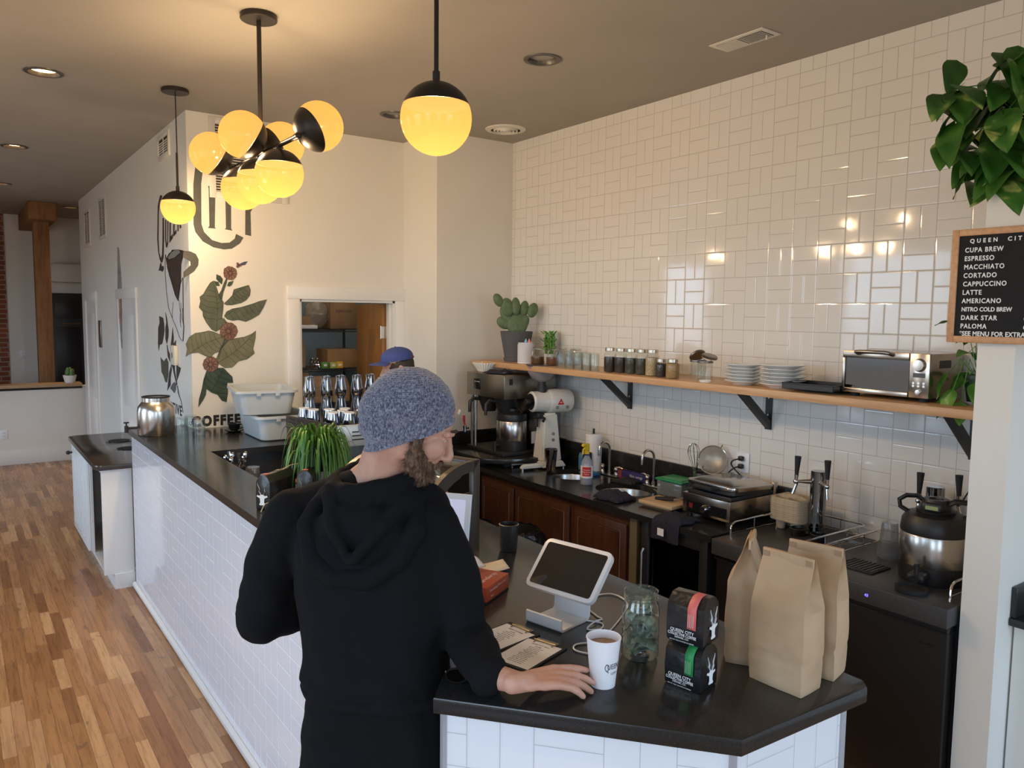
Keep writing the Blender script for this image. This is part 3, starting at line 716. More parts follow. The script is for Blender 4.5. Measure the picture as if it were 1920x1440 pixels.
t = thing('return_grille', 'large white return air grille behind the chandelier, painted over by mural letters', 'vent', (-1.985, 1.215, 3.123))
w, h = .285, .285; m = MB()
for a, b in (((-w, -.013, -h), (-w+.045, -.0002, h)), ((w-.045, -.013, -h), (w, -.0002, h)), ((-w+.045, -.013, -h), (w-.045, -.0002, -h+.045)), ((-w+.045, -.013, h-.045), (w-.045, -.0002, h))): m.box2(a, b, .002)
m.build('frame', M['ventwhite'], t); MB().box2((-w+.045, -.003, -h+.045), (w-.045, -.0005, h-.045)).build('hollow', M['ventdark'], t, smooth=0)
m = MB()
for q in range(26): m.box(0, 0, 0, 2*w-.09, .012, .0045, M=T(0, -.007, -h+.05+q*.0188, radians(35), 0, 0))
m.build('louvres', M['ventwhite'], t, smooth=0)

# ---------------------------------------------------------------- far room
bpost = thing('timber_post', 'rough brown timber post with beam stub in the far room at left', 'post', (-2.79, 7.75, 0))
MB().box2((-.093, -.10, .002), (.093, .10, 3.19), .006).build('post', M['timber'], bpost)
MB().box2((-.16, -.40, 3.19), (.16, 1.52, H-.002), .008).build('beam', M['timber'], bpost)
fd = thing('far_door', 'black panelled door below a wall air conditioner in the far room', 'door', (-2.12, 9.30, 0))
MB().box2((-.50, -.045, .003), (.46, -.002, 2.27), .004).build('leaf', M['black'], fd)
for x0, x1 in ((-.40, -.06), (.02, .36)):
    for z0, z1 in ((.2, .75), (.9, 1.75), (1.88, 2.15)): MB().box2((x0, -.052, z0), (x1, -.0451, z1), .006).build('panel', M['black'], fd)
MB().tube([(-.33, -.075, 1.80), (-.05, -.075, 1.80)], .012).cyl(.02, 0, .03, M=T(.06, -.046, 1.80, radians(90), 0, 0)).build('push_bar', M['darksteel'], fd)
ac = thing('wall_air_conditioner', 'white wall air conditioner above the black far door', 'air conditioner', (-2.15, 9.30, 2.55))
MB().box2((-.42, -.21, -.12), (.42, -.002, .17), .03).build('body', M['ventwhite'], ac)
MB().box2((-.37, -.205, -.128), (.37, -.14, -.1205)).build('outlet_flap', simple('flap_warm', (.65, .5, .35), .4), ac)
pl = thing('cactus_pot', 'small white pot with green cactus on the far wooden ledge', 'potted plant', (-2.56, 7.30, 1.0405))
MB().lathe([(0, 0), (.06, 0), (.085, .10), (.075, .10), (.055, .02), (0, .02)]).build('pot', M['ceramic'], pl)
cm = mottled('small_cactus_green', (.10, .20, .06), (.16, .28, .10), 40, .6)
for a in range(5): MB().sph(.035*cos(a*1.3), .035*sin(a*1.3), .13+.02*(a % 2), .024, sz=2.4).build('cactus_arm', cm, pl)
MB().cyl(.055, .06, .09).build('soil', simple('soil', (.05, .03, .02), .9), pl)
def outlet(name, label, loc, rz, sx=1.0, col='white'):
    t = thing(name, label, 'outlet', loc, rz)
    MB().box(0, -.004, -.058, .073*sx, .007, .116, .002).build('plate', M[col], t)
    for z in (-.022, .022):
        for x in (-.007, .007): MB().box(x, -.0085, z-.006, .0025, .001, .012).build('slot', M['black'], t, smooth=0)
    return t
outlet('wall_outlet', 'white outlet on the far pale wall left of the timber post', (-2.965, 9.30, 1.33), 0, 1.2)
outlet('wall_outlet', 'outlet on the low white wall at the far left edge', (-3.335, 7.25, .40), 0, 1.2)
o = tag(MB().box2((-2.436, 5.36, 1.59), (-2.4202, 5.52, 1.90), .003).build('restroom_sign', M['darksteel']), 'small dark sign plate on the left wall right of the far door frame', 'sign')
ha = thing('wall_hanging', 'thin painted wall hanging with pointed top by the nearer door frame', 'art', (-2.42, 4.05, 2.25))
MB().prism([(-.02, .40), (.015, .37), (.05, .20), (.10, .0), (.13, -.25), (.09, -.62), (.02, -.60), (-.10, -.05), (-.06, .15)], 0, .012, M=Matrix(((0, 0, -1, -.001), (-1, 0, 0, 0), (0, 1, 0, 0), (0, 0, 0, 1)))).build('panel', mottled('faded_paint', (.20, .20, .21), (.38, .36, .34), 9, .7), ha, smooth=0)
MB().prism([(.05, -.10), (.12, -.10), (.10, -.35), (.06, -.35)], .012, .014, M=Matrix(((0, 0, -1, -.001), (-1, 0, 0, 0), (0, 1, 0, 0), (0, 0, 0, 1)))).build('orange_patch', simple('orange_paint', (.42, .14, .04), .7), ha, smooth=0)
sw = thing('thermostat', 'cream thermostat box over the painted plant on the left wall', 'switch', (-2.42, 1.70, 1.685))
MB().box2((-.028, -.075, -.075), (-.0005, .075, .075), .004).build('case', simple('cream_plastic', (.75, .70, .55), .4), sw)
MB().box2((-.030, -.012, -.02), (-.028, .012, .02)).build('lever', M['darksteel'], sw, smooth=0)

sl = thing('added_storeroom_lamp', 'added round lamp brightening the storeroom, unseen above the doorway', 'lamp', (-1.15, 1.85, H))  # unseen lamp added to brighten the storeroom shelves
MB().lathe([(.09, -.0002), (.09, -.03), (.07, -.05), (0, -.055)], seg=28).build('diffuser', MT('added_storeroom_diffuser', (.9, .88, .8), .5, emit=(1, .9, .72), es=2.0).m, sl)
l = bpy.data.lights.new('added_storeroom_bulb', 'POINT'); l.energy = 16; l.color = (1, .88, .72); l.shadow_soft_size = .06; lo = bpy.data.objects.new('added_storeroom_bulb', l); COL.objects.link(lo); lo.parent = sl; lo.location = (0, 0, -.12)
# ---------------------------------------------------------------- things on the oak shelf
SZ = ST+.0005
M['cactus'] = mottled('cactus_pad', (.085, .135, .055), (.12, .18, .085), 30, .6, bump=.4, bscale=160)
M['potgrey'] = mottled('charcoal_pot', (.085, .085, .09), (.10, .10, .105), 40, .75)
c = thing('potted_cactus', 'prickly pear cactus in charcoal pot at the corner end of the oak shelf', 'potted plant', (-.225, .27, SZ))
MB().lathe([(0, 0), (.095, 0), (.10, .018), (.10, .03), (.09, .03), (.09, .012), (0, .012)], seg=40).build('saucer', M['potgrey'], c)
MB().lathe([(0, .0125), (.086, .0125), (.098, .06), (.128, .235), (.118, .235), (.112, .21), (0, .21)], seg=40).build('pot', M['potgrey'], c)
def pad(x, y, z, w, h, rx, ry, rz):
    MB().sph(0, 0, 0, 1, M=T(x, y, z, rx, ry, rz) @ Matrix.Diagonal((w, .022, h, 1)), seg=22).build('pad', M['cactus'], c)
AZ = -.55
for (u, z, w, h, t) in ((0.0, .30, .085, .10, .1), (-.075, .37, .048, .075, -.45), (-.10, .30, .045, .06, -1.0), (-.155, .475, .036, .055, -.5), (-.085, .42, .05, .075, -.2), (-.018, .43, .036, .07, -.05), (.055, .41, .036, .065, .15), (.115, .40, .040, .06, .35), (.05, .30, .045, .07, .5)):
    pad(u*cos(AZ), u*sin(AZ)+random.uniform(-.02, .02), z, w, h, random.uniform(-.2, .2), t, AZ)
s = thing('smart_speaker', 'white cylinder speaker with two tiny figurines standing against the cactus pot', 'speaker', (-.30, .045, SZ))
MB().cyl(.062, 0, .150, bev=.008, seg=40).build('body', mottled('white_grille_cloth', (.66, .66, .68), (.60, .60, .62), 400, .7), s)
MB().cyl(.0625, .0, .012, bev=.003, seg=40).build('base_ring', M['white'], s)
MB().cyl(.060, .1502, .156, bev=.002, seg=40).build('top_cap', M['white'], s)
for dx, colr, nm in ((.0, (.25, .50, .75), 'tiny blue gnome figurine on top of the white speaker'), (.025, (.75, .28, .22), 'tiny pink figurine on top of the white speaker')):
    f = thing('figurine', nm, 'figurine', (-.30+dx*.8, .045-dx*.6, SZ+.1562)); fmv = simple('figurine_paint', colr, .5)
    MB().lathe([(0, 0), (.010, 0), (.012, .008), (.008, .014)], seg=12).build('body', fmv, f); MB().lathe([(.009, .0142), (.006, .022), (0, .034)], seg=12).build('hat', fmv, f)
M['greenplant'] = mottled('fresh_green', (.08, .24, .035), (.15, .34, .06), 30, .45)
p = thing('bamboo_plant', 'small bright green stem plant standing behind the flip-top jars', 'potted plant', (-.10, .005, SZ))
MB().lathe([(0, 0), (.04, 0), (.05, .07), (.045, .07), (.04, .05), (0, .05)]).build('pot', M['ceramic'], p)
sm = MB(); lm = MB()
for q in range(9):
    a = q*2.4; r = .012+.02*random.random(); hh = .19+.05*random.random(); tx, ty = r*cos(a), r*sin(a)
    sm.tube([(tx, ty, .05), (tx*1.4, ty*1.4, hh)], .006, 6)
    for k in range(7):
        z = .10+k*.02; b = a+k*2.1
        lm.sph(0, 0, 0, 1, M=T(tx*1.3+.018*cos(b), ty*1.3+.018*sin(b), z+.012, 0, -.7, b) @ Matrix.Diagonal((.022, .009, .004, 1)), seg=8)
sm.build('stems', M['greenplant'], p); lm.build('leaves', M['greenplant'], p)

def content_mat(name, c1, c2, sc): return mottled(name, c1, c2, sc, .6, bump=.6, bscale=sc)
M['c_orange'] = content_mat('brown_tea', (.12, .045, .015), (.20, .075, .03), 160)
M['c_bean'] = content_mat('dark_beans', (.022, .013, .010), (.050, .028, .02), 130)
M['c_green'] = content_mat('dark_leaf_tea', (.03, .032, .02), (.085, .08, .05), 200)
M['c_oat'] = content_mat('pale_oats', (.38, .26, .12), (.62, .48, .28), 130)
M['c_gran'] = content_mat('golden_granola', (.30, .17, .06), (.48, .30, .12), 150)
M['lid'] = MT('tin_lid', (.62, .56, .45), .28, 1.0).m
M['lidp'] = simple('pewter_lid', (.22, .19, .17), .3, .9)
def jar_glass(r, h, neck, parent, mat='glass'):
    pr = [(0, .002), (r*.92, .001), (r, .008), (r, h*.74), (r*.96, h*.82), (neck, h*.88), (neck, h)]
    MB().lathe(pr, seg=28).build('glass_body', M[mat], parent)
def mason(loc, r, h, fill, fmat, label, group):
    t = thing('mason_jar', label, 'jar', loc, group=group); jar_glass(r, h-.012, r*.80, t)
    MB().lathe([(0, .004), (r*.9, .004), (r*.965, .012), (r*.965, fill*.97), (r*.80, fill), (0, fill*1.01)], seg=24).build('contents', M[fmat], t)
    MB().cyl(r*.83, h-.022, h, bev=.002, seg=28).build('lid', M['lid'], t); return t
def fliptop(loc, label, fill=True):
    t = thing('flip_top_jar', label, 'jar', loc, group='flip-top tea jars')
    MB().lathe([(0, .002), (.042, .001), (.049, .012), (.050, .07), (.040, .105), (.038, .115)], seg=28).build('glass_body', M['glass'], t)
    if fill: MB().lathe([(0, .004), (.040, .004), (.047, .014), (.048, .06), (0, .064)], seg=24).build('contents', M['c_orange'], t)
    MB().lathe([(.040, .1155), (.041, .122), (.03, .128), (0, .128)], seg=28).build('lid', M['glass'], t)
    MB().lathe([(.0405, .110), (.0425, .112), (.0405, .1145)], seg=28, close=True).build('wire_ring', M['steel'], t)
    MB().tube([(-.041, 0, .112), (-.054, -.012, .10), (-.056, -.012, .075), (-.05, 0, .08)], .0018, 6).build('clasp', M['steel'], t)
fliptop((-.325, -.135, SZ), 'flip-top jar of brown tea next to the white speaker')
fliptop((-.275, -.255, SZ), 'flip-top jar of brown tea just left of the empty glasses')
for (x, y), lab in (((-.10, -.135), 'flip-top jar at the wall behind the two tea jars'), ((-.10, -.30), 'flip-top jar at the wall behind the first empty glasses')): fliptop((x, y, SZ), lab, False)
g0 = None
for q, (y, lab) in enumerate(((-.46, 'empty upturned glass beside the flip-top jars'), (-.56, 'second empty glass in the row from the flip-top jars'), (-.655, 'middle empty glass of the row on the shelf'), (-.745, 'fourth empty glass in the row from the flip-top jars'), (-.83, 'empty glass right beside the dark mason jars'))):
    if g0 is None:
        g0 = thing('drinking_glass', lab, 'glass', (-.37, y, SZ), group='empty glasses on the oak shelf')
        MB().lathe([(.034, 0), (.036, .004), (.034, .115), (.030, .122), (0, .122), (0, .112), (.027, .112), (.031, .02), (.031, .0)], seg=24, close=True).build('tumbler', M['glass'], g0)
    else: dup(g0, (-.37-.004*q, y, SZ), label=lab)
for y, x, f, lab in ((-.925, -.335, 'c_bean', 'tall mason jar of dark beans, leftmost of the mason jars'), (-1.01, -.32, 'c_bean', 'second tall mason jar of dark tea from the left'), (-1.095, -.31, 'c_green', 'middle tall mason jar of dark green tea'), (-1.18, -.30, 'c_green', 'fourth tall mason jar, dark green tea beside the oats')):
    mason((x, y, SZ), .040, .160, .10, f, lab, 'tall mason jars on the shelf')
mason((-.315, -1.285, SZ), .043, .163, .115, 'c_oat', 'tall mason jar of pale oats right of the dark ones', 'tall mason jars on the shelf')
mason((-.33, -1.375, SZ), .036, .112, .082, 'c_bean', 'short mason jar of dark beans beside the oats jar', 'short mason jars on the shelf')
mason((-.345, -1.480, SZ), .040, .116, .090, 'c_gran', 'short mason jar of golden granola', 'short mason jars on the shelf')
for (x, y, r), lab, tilt in (((-.26, -1.60, .045), 'open flip-lid jar behind, its lid standing up', -1.0), ((-.31, -1.695, .042), 'open flip-lid jar in front, lid tilted right, over the white dish', .5)):
    t = thing('lidded_jar', lab, 'jar', (x, y, SZ), group='open flip-lid jars')
    MB().lathe([(0, .002), (r*.97, .001), (r, .008), (r, .105), (r*1.05, .112)], seg=28).build('glass_body', M['glass'], t)
    MB().lathe([(r*1.06, .104), (r*1.08, .108), (r*1.06, .114)], seg=28, close=True).build('rim_band', M['lidp'], t)
    MB().lathe([(0, 0), (r*1.05, 0), (r*1.1, .008), (r, .014), (0, .016)], M=T(.012, .015 if tilt < 0 else -.02, .135, tilt*.6, .45 if tilt < 0 else -.1, .3), seg=28).build('lid', M['lidp'], t)
    MB().tube([(r, 0, .10), (r+.012, 0, .115), (r*.6, 0, .135)], .0025, 6).build('hinge_wire', M['steel'], t)
d = MB().lathe([(0, 0), (.030, 0), (.036, .010), (.033, .012), (.027, .005), (0, .005)], M=T() @ Matrix.Diagonal((.8, 1.1, 1, 1))).build('small_dish', M['ceramic'], None, (-.375, -1.755, SZ)); tag(d, 'small white dish at the shelf front edge below the open jars', 'dish')
# plates in two stacks
pm = MB(); pm.lathe([(0, 0), (.055, 0), (.058, .003), (.085, .014), (.1005, .021), (.1005, .0235), (.082, .0175), (.055, .0065), (0, .006)], seg=40)
p0 = tag(pm.build('plate', M['ceramic']), 'white plate at the bottom of the left plate stack', 'plate', 'white plates on the shelf'); p0.location = (-.285, -1.945, SZ)
names = ['second', 'third', 'fourth', 'fifth', 'sixth']
for q in range(1, 6):
    c_ = p0.copy(); COL.objects.link(c_); c_.location = (-.285+random.uniform(-.004, .004), -1.945+random.uniform(-.006, .006), SZ+q*.0178); c_['label'] = ('white plate on top of the left plate stack' if q == 5 else 'white plate %s from bottom in the left plate stack' % names[q-1])
for q in range(6):
    c_ = p0.copy(); COL.objects.link(c_); c_.scale = (1.16, 1.16, 1.08); c_.location = (-.275+random.uniform(-.004, .004), -2.185+random.uniform(-.006, .006), SZ+q*.0195)
    c_['label'] = 'white plate at the bottom of the right plate stack, near the trays' if q == 0 else ('white plate on top of the right plate stack, near the trays' if q == 5 else 'white plate %s from bottom in the right plate stack' % names[q-1])
t = tag(MB().lathe([(0, 0), (.125, 0), (.135, .014), (.131, .014), (.122, .004), (0, .004)], seg=40).build('pizza_pan', M['blackmetal'], None, (-.20, -2.40, SZ)), 'round dark pan partly under the black rectangular tray', 'pan')
bt_ = thing('baking_tray', 'black rectangular baking tray leaning between the plates and the toaster oven', 'tray', (-.31, -2.418, SZ+.0145), radians(4))
m = MB(); a_, b_ = .105, .135
m.box2((-a_, -b_, 0), (a_, b_, .003)); 
for (x0, y0, x1, y1) in ((-a_, -b_, -a_+.004, b_), (a_-.004, -b_, a_, b_), (-a_, -b_, a_, -b_+.004), (-a_, b_-.004, a_, b_)): m.box2((x0, y0, 0), (x1, y1, .028))
m.build('pan', M['blackmetal'], bt_)
MB().tube([(-a_, -b_, .028), (a_, -b_, .028), (a_, b_, .028), (-a_, b_, .028)], .004, 6, closed=True).build('rim', M['blackmetal'], bt_)

# toaster oven
ov = thing('toaster_oven', 'stainless toaster oven at the right of the oak shelf', 'oven', (-.035, -2.765, SZ))
W2, DZ, HT = .205, .30, .215; F = -DZ
M['ovensteel'] = MT('brushed_oven_steel', (.50, .44, .38), .24, 1.0).m
MB().box2((F+.02, -W2, .02), (0, -W2+.004, HT)).box2((F+.02, W2-.004, .02), (0, W2, HT)).box2((F+.02, -W2+.004, HT-.004), (0, W2-.004, HT)).box2((F+.02, -W2+.004, .02), (0, W2-.004, .03)).box2((-.01, -W2+.004, .03), (0, W2-.004, HT-.004)).box2((F+.02, -W2+.082, .03), (-.01, -W2+.088, HT-.004)).build('shell', M['ovensteel'], ov, smooth=0)
MB().box2((F, -W2-.002, .018), (F+.02, -W2+.088, HT+.002), .004).build('control_panel', M['ovensteel'], ov)
fm = MB().box2((F, -W2+.091, .018), (F+.018, W2+.002, .040), .003).box2((F, -W2+.091, HT-.032), (F+.018, W2+.002, HT+.002), .003).box2((F, W2-.012, .040), (F+.018, W2+.002, HT-.032), .002)
dr = fm.build('door_frame', M['ovensteel'], ov)
MB().box2((F+.006, -W2+.091, .040), (F+.010, W2-.012, HT-.032)).build('door_glass', M['gdark2'] if 'gdark2' in M else glassy('oven_glass', (.45, .45, .46), 1.0), dr, smooth=0)
MB().tube([(F-.004, -W2+.165, HT-.010), (F-.035, -W2+.170, HT-.002), (F-.040, -W2+.19, HT), (F-.040, W2-.105, HT), (F-.035, W2-.085, HT-.002), (F-.004, W2-.08, HT-.010)], .009, 10).build('handle', M['darksteel'], dr)
MB().lathe([(.030, 0), (.028, .004), (.024, .016), (0, .018)], M=T(F, -W2+.043, .165, 0, -pi/2, 0), seg=28).build('dial', M['steel'], ov)
MB().lathe([(.012, 0), (.011, .008), (0, .009)], M=T(F, -W2+.043, .045, 0, -pi/2, 0)).build('dial', M['steel'], ov)
MB().box2((F-.001, -W2+.016, .110), (F, -W2+.07, .130)).build('display', simple('lcd_grey', (.05, .055, .06), .2), ov, smooth=0)
for y in (.02, .043, .066):
    for z in (.085, .072): MB().cyl(.0055, 0, .003, M=T(F, -W2+y, z, 0, -pi/2, 0)).build('button', M['steel'], ov)
for x in (F+.05, -.04):
    for y in (-W2+.04, W2-.04): MB().cyl(.022, 0, .020, x, y).build('foot', M['blackmatte'], ov)
rk = MB()
for z in (.075, .125):
    for y in (-W2+.1, W2-.02): rk.tube([(F+.03, y, z), (-.02, y, z)], .002, 5)
    for x in range(6): rk.tube([(F+.03+x*.045, -W2+.1, z), (F+.03+x*.045, W2-.02, z)], .002, 5)
rk.build('rack', M['steel'], ov)
MB().box2((F+.05, -W2+.10, .1275), (F+.055, -W2+.20, .165)).box2((F+.055, -W2+.10, .1275), (F+.10, -W2+.16, .150)).build('red_packet_inside', M['red'], ov, smooth=0)
for z0 in range(9): MB().box2((F+.09+z0*.012, -W2-.0015, .15), (F+.095+z0*.012, -W2, .185)).build('side_slot', M['black'], ov, smooth=0)
o = ov.children  # keep
# trailing plant at the end of the shelf
tp = thing('trailing_plant', 'trailing green plant in dark green pot at the right end of the oak shelf', 'potted plant', (-.19, -3.115, SZ))
MB().lathe([(0, 0), (.055, 0), (.075, .014), (.070, .016), (.05, .006), (0, .006)]).build('saucer', M['ceramic'], tp)
MB().lathe([(0, .0065), (.043, .0065), (.060, .115), (.064, .115), (.064, .13), (.056, .13), (.052, .10), (0, .10)], seg=30).build('pot', simple('dark_green_plastic', (.025, .055, .035), .5), tp)
def leafmat(name, dark, light, varieg):
    t = MT(name, dark, .38); X = t.xyz('Generated'); n = t.noise(7, detail=3); 
    t.base(t.ramp(n, [(.45, dark), (.60, light), (.66, varieg), (.72, light)])); t.bump(t.noise(22, detail=2), .2, .002); return t.m
M['pothos'] = leafmat('pothos_leaf', (.030, .115, .014), (.07, .19, .028), (.42, .48, .12))
M['pothosd'] = leafmat('pothos_leaf_plain', (.05, .17, .02), (.12, .28, .04), (.16, .32, .06))
def leaf(mb, base, d, size, droop=.6, roll=0.0, fold=.25):
    """heart-shaped leaf from base pointing along d"""
    d = Vector(d).normalized(); side = d.cross(Vector((0, 0, 1)))
    side = side.normalized() if side.length > 1e-3 else Vector((1, 0, 0)); nrm = side.cross(d)
    Rm = Matrix.Rotation(roll, 3, d); side = Rm @ side; nrm = Rm @ nrm
    def f(u, v):
        w = .46*(sin(pi*min(1, u**.62))**.8)*(1-.12*u) if 0 < u < 1 else 0.0
        s = (v-.5)*2
        q = Vector(base) + d*(size*(u-.10*(1-abs(s))*0 - .12*abs(s)*(1-u)**3*2)) + side*(s*w*size*.95) + nrm*(size*(fold*abs(s)*w*.9 + .03*sin(9*u+3*s)))
        q.z -= droop*size*u*u*.55
        return q
    mb.grid(f, 9, 6)
def leaves(parent, seeds, mat, nm='leaf'):
    for b, d, s, dr, ro in seeds:
        mb = MB(); leaf(mb, b, d, s, dr, ro); mb.build(nm, mat, parent, smooth=1.5)
R_ = random.Random(5); seeds = []; vm = MB()
for q in range(15):
    a = R_.uniform(0, 2*pi); r = R_.uniform(.04, .085); z = .15+R_.uniform(-.06, .15)
    seeds.append(((r*cos(a), r*sin(a), z), (cos(a), sin(a), R_.uniform(-.7, .3)), R_.uniform(.07, .10), R_.uniform(.5, 1.1), R_.uniform(-.5, .5)))
    vm.tube([(0, 0, .10), (.5*r*cos(a), .5*r*sin(a), z+.03), (r*cos(a), r*sin(a), z)], .0018, 5)
for b, d, s in (((-.10, .095, .12), (-.3, .2, -1), .10), ((-.115, .06, .05), (-.25, .1, -1), .095), ((-.10, .03, -.0), (-.1, -.1, -1), .085), ((-.08, .10, .02), (-.2, .3, -1), .09)):
    seeds.append((b, d, s, .1, R_.uniform(-.4, .4))); vm.tube([(0, 0, .10), (b[0]*.6, b[1]*.6, .20), b], .0018, 5)
for b, d, s in (((-.03, .11, .36), (-.2, 1, -.1), .075), ((-.02, .10, .37), (.1, .7, .9), .06)):
    seeds.append((b, d, s, .3, 0)); vm.tube([(0, 0, .10), (-.01, .05, .3), b], .002, 5)
vm.build('vines', M['greenplant'], tp); leaves(tp, seeds, M['pothosd'])

# pothos on top of the projecting wall
po = thing('pothos_plant', 'large variegated pothos spilling over the top of the projecting white wall', 'potted plant', (-.45, -3.365, 2.6605))
MB().lathe([(0, 0), (.058, 0), (.075, .12), (.068, .12), (.06, .10), (0, .10)], seg=30).build('pot', simple('brown_pot', (.10, .06, .04), .6), po)
R_ = random.Random(11); seeds = []; vm = MB()
for q in range(92):
    a = R_.uniform(0, 2*pi); u = R_.random()
    # mass leaning to the bar side (-x, +y) and tumbling down over the wall edge
    cx, cy = -.15+R_.uniform(-.16, .16), .03+R_.uniform(-.20, .17)
    z = R_.uniform(-.10, .36)-max(0, -cx-.16)*.5
    out = Vector((cx+.16, cy-.02, 0)); 
    if out.length < .05: out = Vector((cos(a), sin(a), 0))*.05
    d = Vector((-.9+R_.uniform(-.6, .6), -.3+R_.uniform(-.9, .7), -.55+R_.uniform(-.5, .5)))
    seeds.append(((cx, cy, z), d, R_.uniform(.10, .155), R_.uniform(.3, 1.0), R_.uniform(-.8, .8)))
    if q % 2 == 0: vm.tube([(0, 0, .10), (cx*.5, cy*.5, .16+z*.4), (cx, cy, z)], .0022, 5)
for b, s in (((-.235, .10, -.02), .11), ((-.225, .06, -.09), .10), ((-.23, .02, -.04), .11), ((-.22, .14, .05), .11), ((-.25, .19, .13), .12), ((-.24, .13, -.10), .085)):
    seeds.append((b, (-.35, .35, -1), s, .1, R_.uniform(-.5, .5)))
vm.build('vines', M['greenplant'], po); leaves(po, seeds, M['pothos'])

# letter board on the projecting wall
lb = thing('letter_board', 'black felt letter board menu in a wooden frame on the projecting white wall', 'sign', (-.674, -3.365, 2.155), 0, None)
Wb, Hb = .345, .425   # runs along -y from its left edge
yl = .165; zt = Hb/2
M['frameoak'] = wood('frame_oak', (.50, .25, .11), (.60, .33, .16), 22, (3, 3, 3), .4)
m = MB()
for a, b in (((-.012, yl-.025, -zt), (.010, yl, zt)), ((-.012, yl-.62, -zt), (.010, yl-.595, zt)), ((-.012, yl-.595, zt-.025), (.010, yl-.025, zt)), ((-.012, yl-.595, -zt), (.010, yl-.025, -zt+.025))): m.box2(a, b, .002)
m.build('frame', M['frameoak'], lb)
fb = MT('felt_board', (.012, .012, .013), .9); Xf = fb.xyz(); fb.bump((Xf[2]*95.0).frac().gt(.5), 1.0, .002)
MB().box2((-.006, yl-.595, -zt+.025), (.008, yl-.025, zt-.025)).build('felt', fb.m, lb, smooth=0)
ML = Matrix(((0, 0, -1, 0), (-1, 0, 0, 0), (0, 1, 0, 0), (0, 0, 0, 1)))
def lt(body, y, z, size, sp=1.15, align='LEFT', sx=.95):
    MB().text(body, size, Matrix.Translation((-.0065, y, z)) @ ML, .0008, align, sx, sp, bold=.0006).build('letters', M['letter'], lb, smooth=0)
lt('QUEEN  CITY', yl-.063, .167, .021, 1.75)
for q, (nm, pr) in enumerate((('CUPA BREW', '3'), ('ESPRESSO', '3'), ('MACCHIATO', '3.5'), ('CORTADO', '4'), ('CAPPUCCINO', '4'), ('LATTE', '4.5'), ('AMERICANO', '3'), ('NITRO COLD BREW', '5'), ('DARK STAR', '6'), ('PALOMA', '6'))):
    z = .1335-q*.0316; lt(nm, yl-.047, z, .0245 if q != 7 else .022, 1.18 if q not in (7,) else 1.02, sx=.86)
    lt(pr, yl-.262, z, .0245)
lt('*SEE MENU FOR EXTRAS', yl-.045, -.179, .024, 1.05, sx=.86)
# ---------------------------------------------------------------- things on the bar
BZ = BT+.0005
u = thing('drink_dispenser', 'brushed steel drink dispenser with black spigot at the far end of the bar', 'dispenser', (-2.69, 1.09, BZ))
MB().lathe([(0, 0), (.118, 0), (.122, .006), (.122, .16), (.115, .195), (.095, .22), (.088, .228), (.088, .255), (.082, .255), (.082, .22), (0, .21)], seg=44).build('body', M['steel'], u)
MB().lathe([(.083, .253), (.091, .256), (.091, .264), (.080, .264), (.080, .256)], seg=40, close=True).build('rim', M['blackmatte'], u)
MB().tube([(-.118, .02, .05), (-.185, .03, .05)], .009, 10).cyl(.013, .02, .065, -.185, .03).tube([(-.185, .03, .065), (-.185, .03, .085)], .005).box(-.185, .03, .083, .034, .012, .010, .003).build('spigot', M['blackmatte'], u)
g1 = None
for x, y, lab in ((-2.555, .955, 'upturned glass next to the steel dispenser'), (-2.478, 1.045, 'upturned glass nearest the wall, behind the other two'), (-2.468, .855, 'upturned printed glass right of the other two on the bar')):
    if g1 is None:
        g1 = thing('upturned_glass', lab, 'glass', (x, y, BZ), group='upturned glasses at the end of the bar')
        MB().lathe([(.042, 0), (.043, .004), (.041, .11), (.036, .122), (0, .124), (0, .112), (.033, .112), (.038, .02), (.039, 0)], seg=28, close=True).build('glass_body', M['glass'], g1)
        MB().text('QC', .03, T(0, -.0425, .07, radians(90)), .0002).build('print', simple('blue_print', (.06, .09, .2), .6), g1, smooth=0)
    else: dup(g1, (x, y, BZ), label=lab)
sc = tag(MB().lathe([(0, 0), (.04, 0), (.07, .012), (.068, .014), (.04, .004), (0, .004)], seg=36).build('saucer', M['blackgloss'], None, (-2.21, .93, BZ)), 'black saucer under the black espresso cup beside the grey tubs', 'saucer')
cu = thing('espresso_cup', 'black espresso cup on a saucer beside the grey bus tubs', 'cup', (-2.21, .93, BZ+.0045))
MB().lathe([(0, 0), (.022, 0), (.036, .02), (.044, .055), (.041, .055), (.033, .022), (0, .012)], seg=32).build('cup', M['blackgloss'], cu)
MB().tube([(.040, 0, .045), (.062, 0, .042), (.062, 0, .022), (.034, 0, .016)], .004, 8).build('handle', M['blackgloss'], cu)
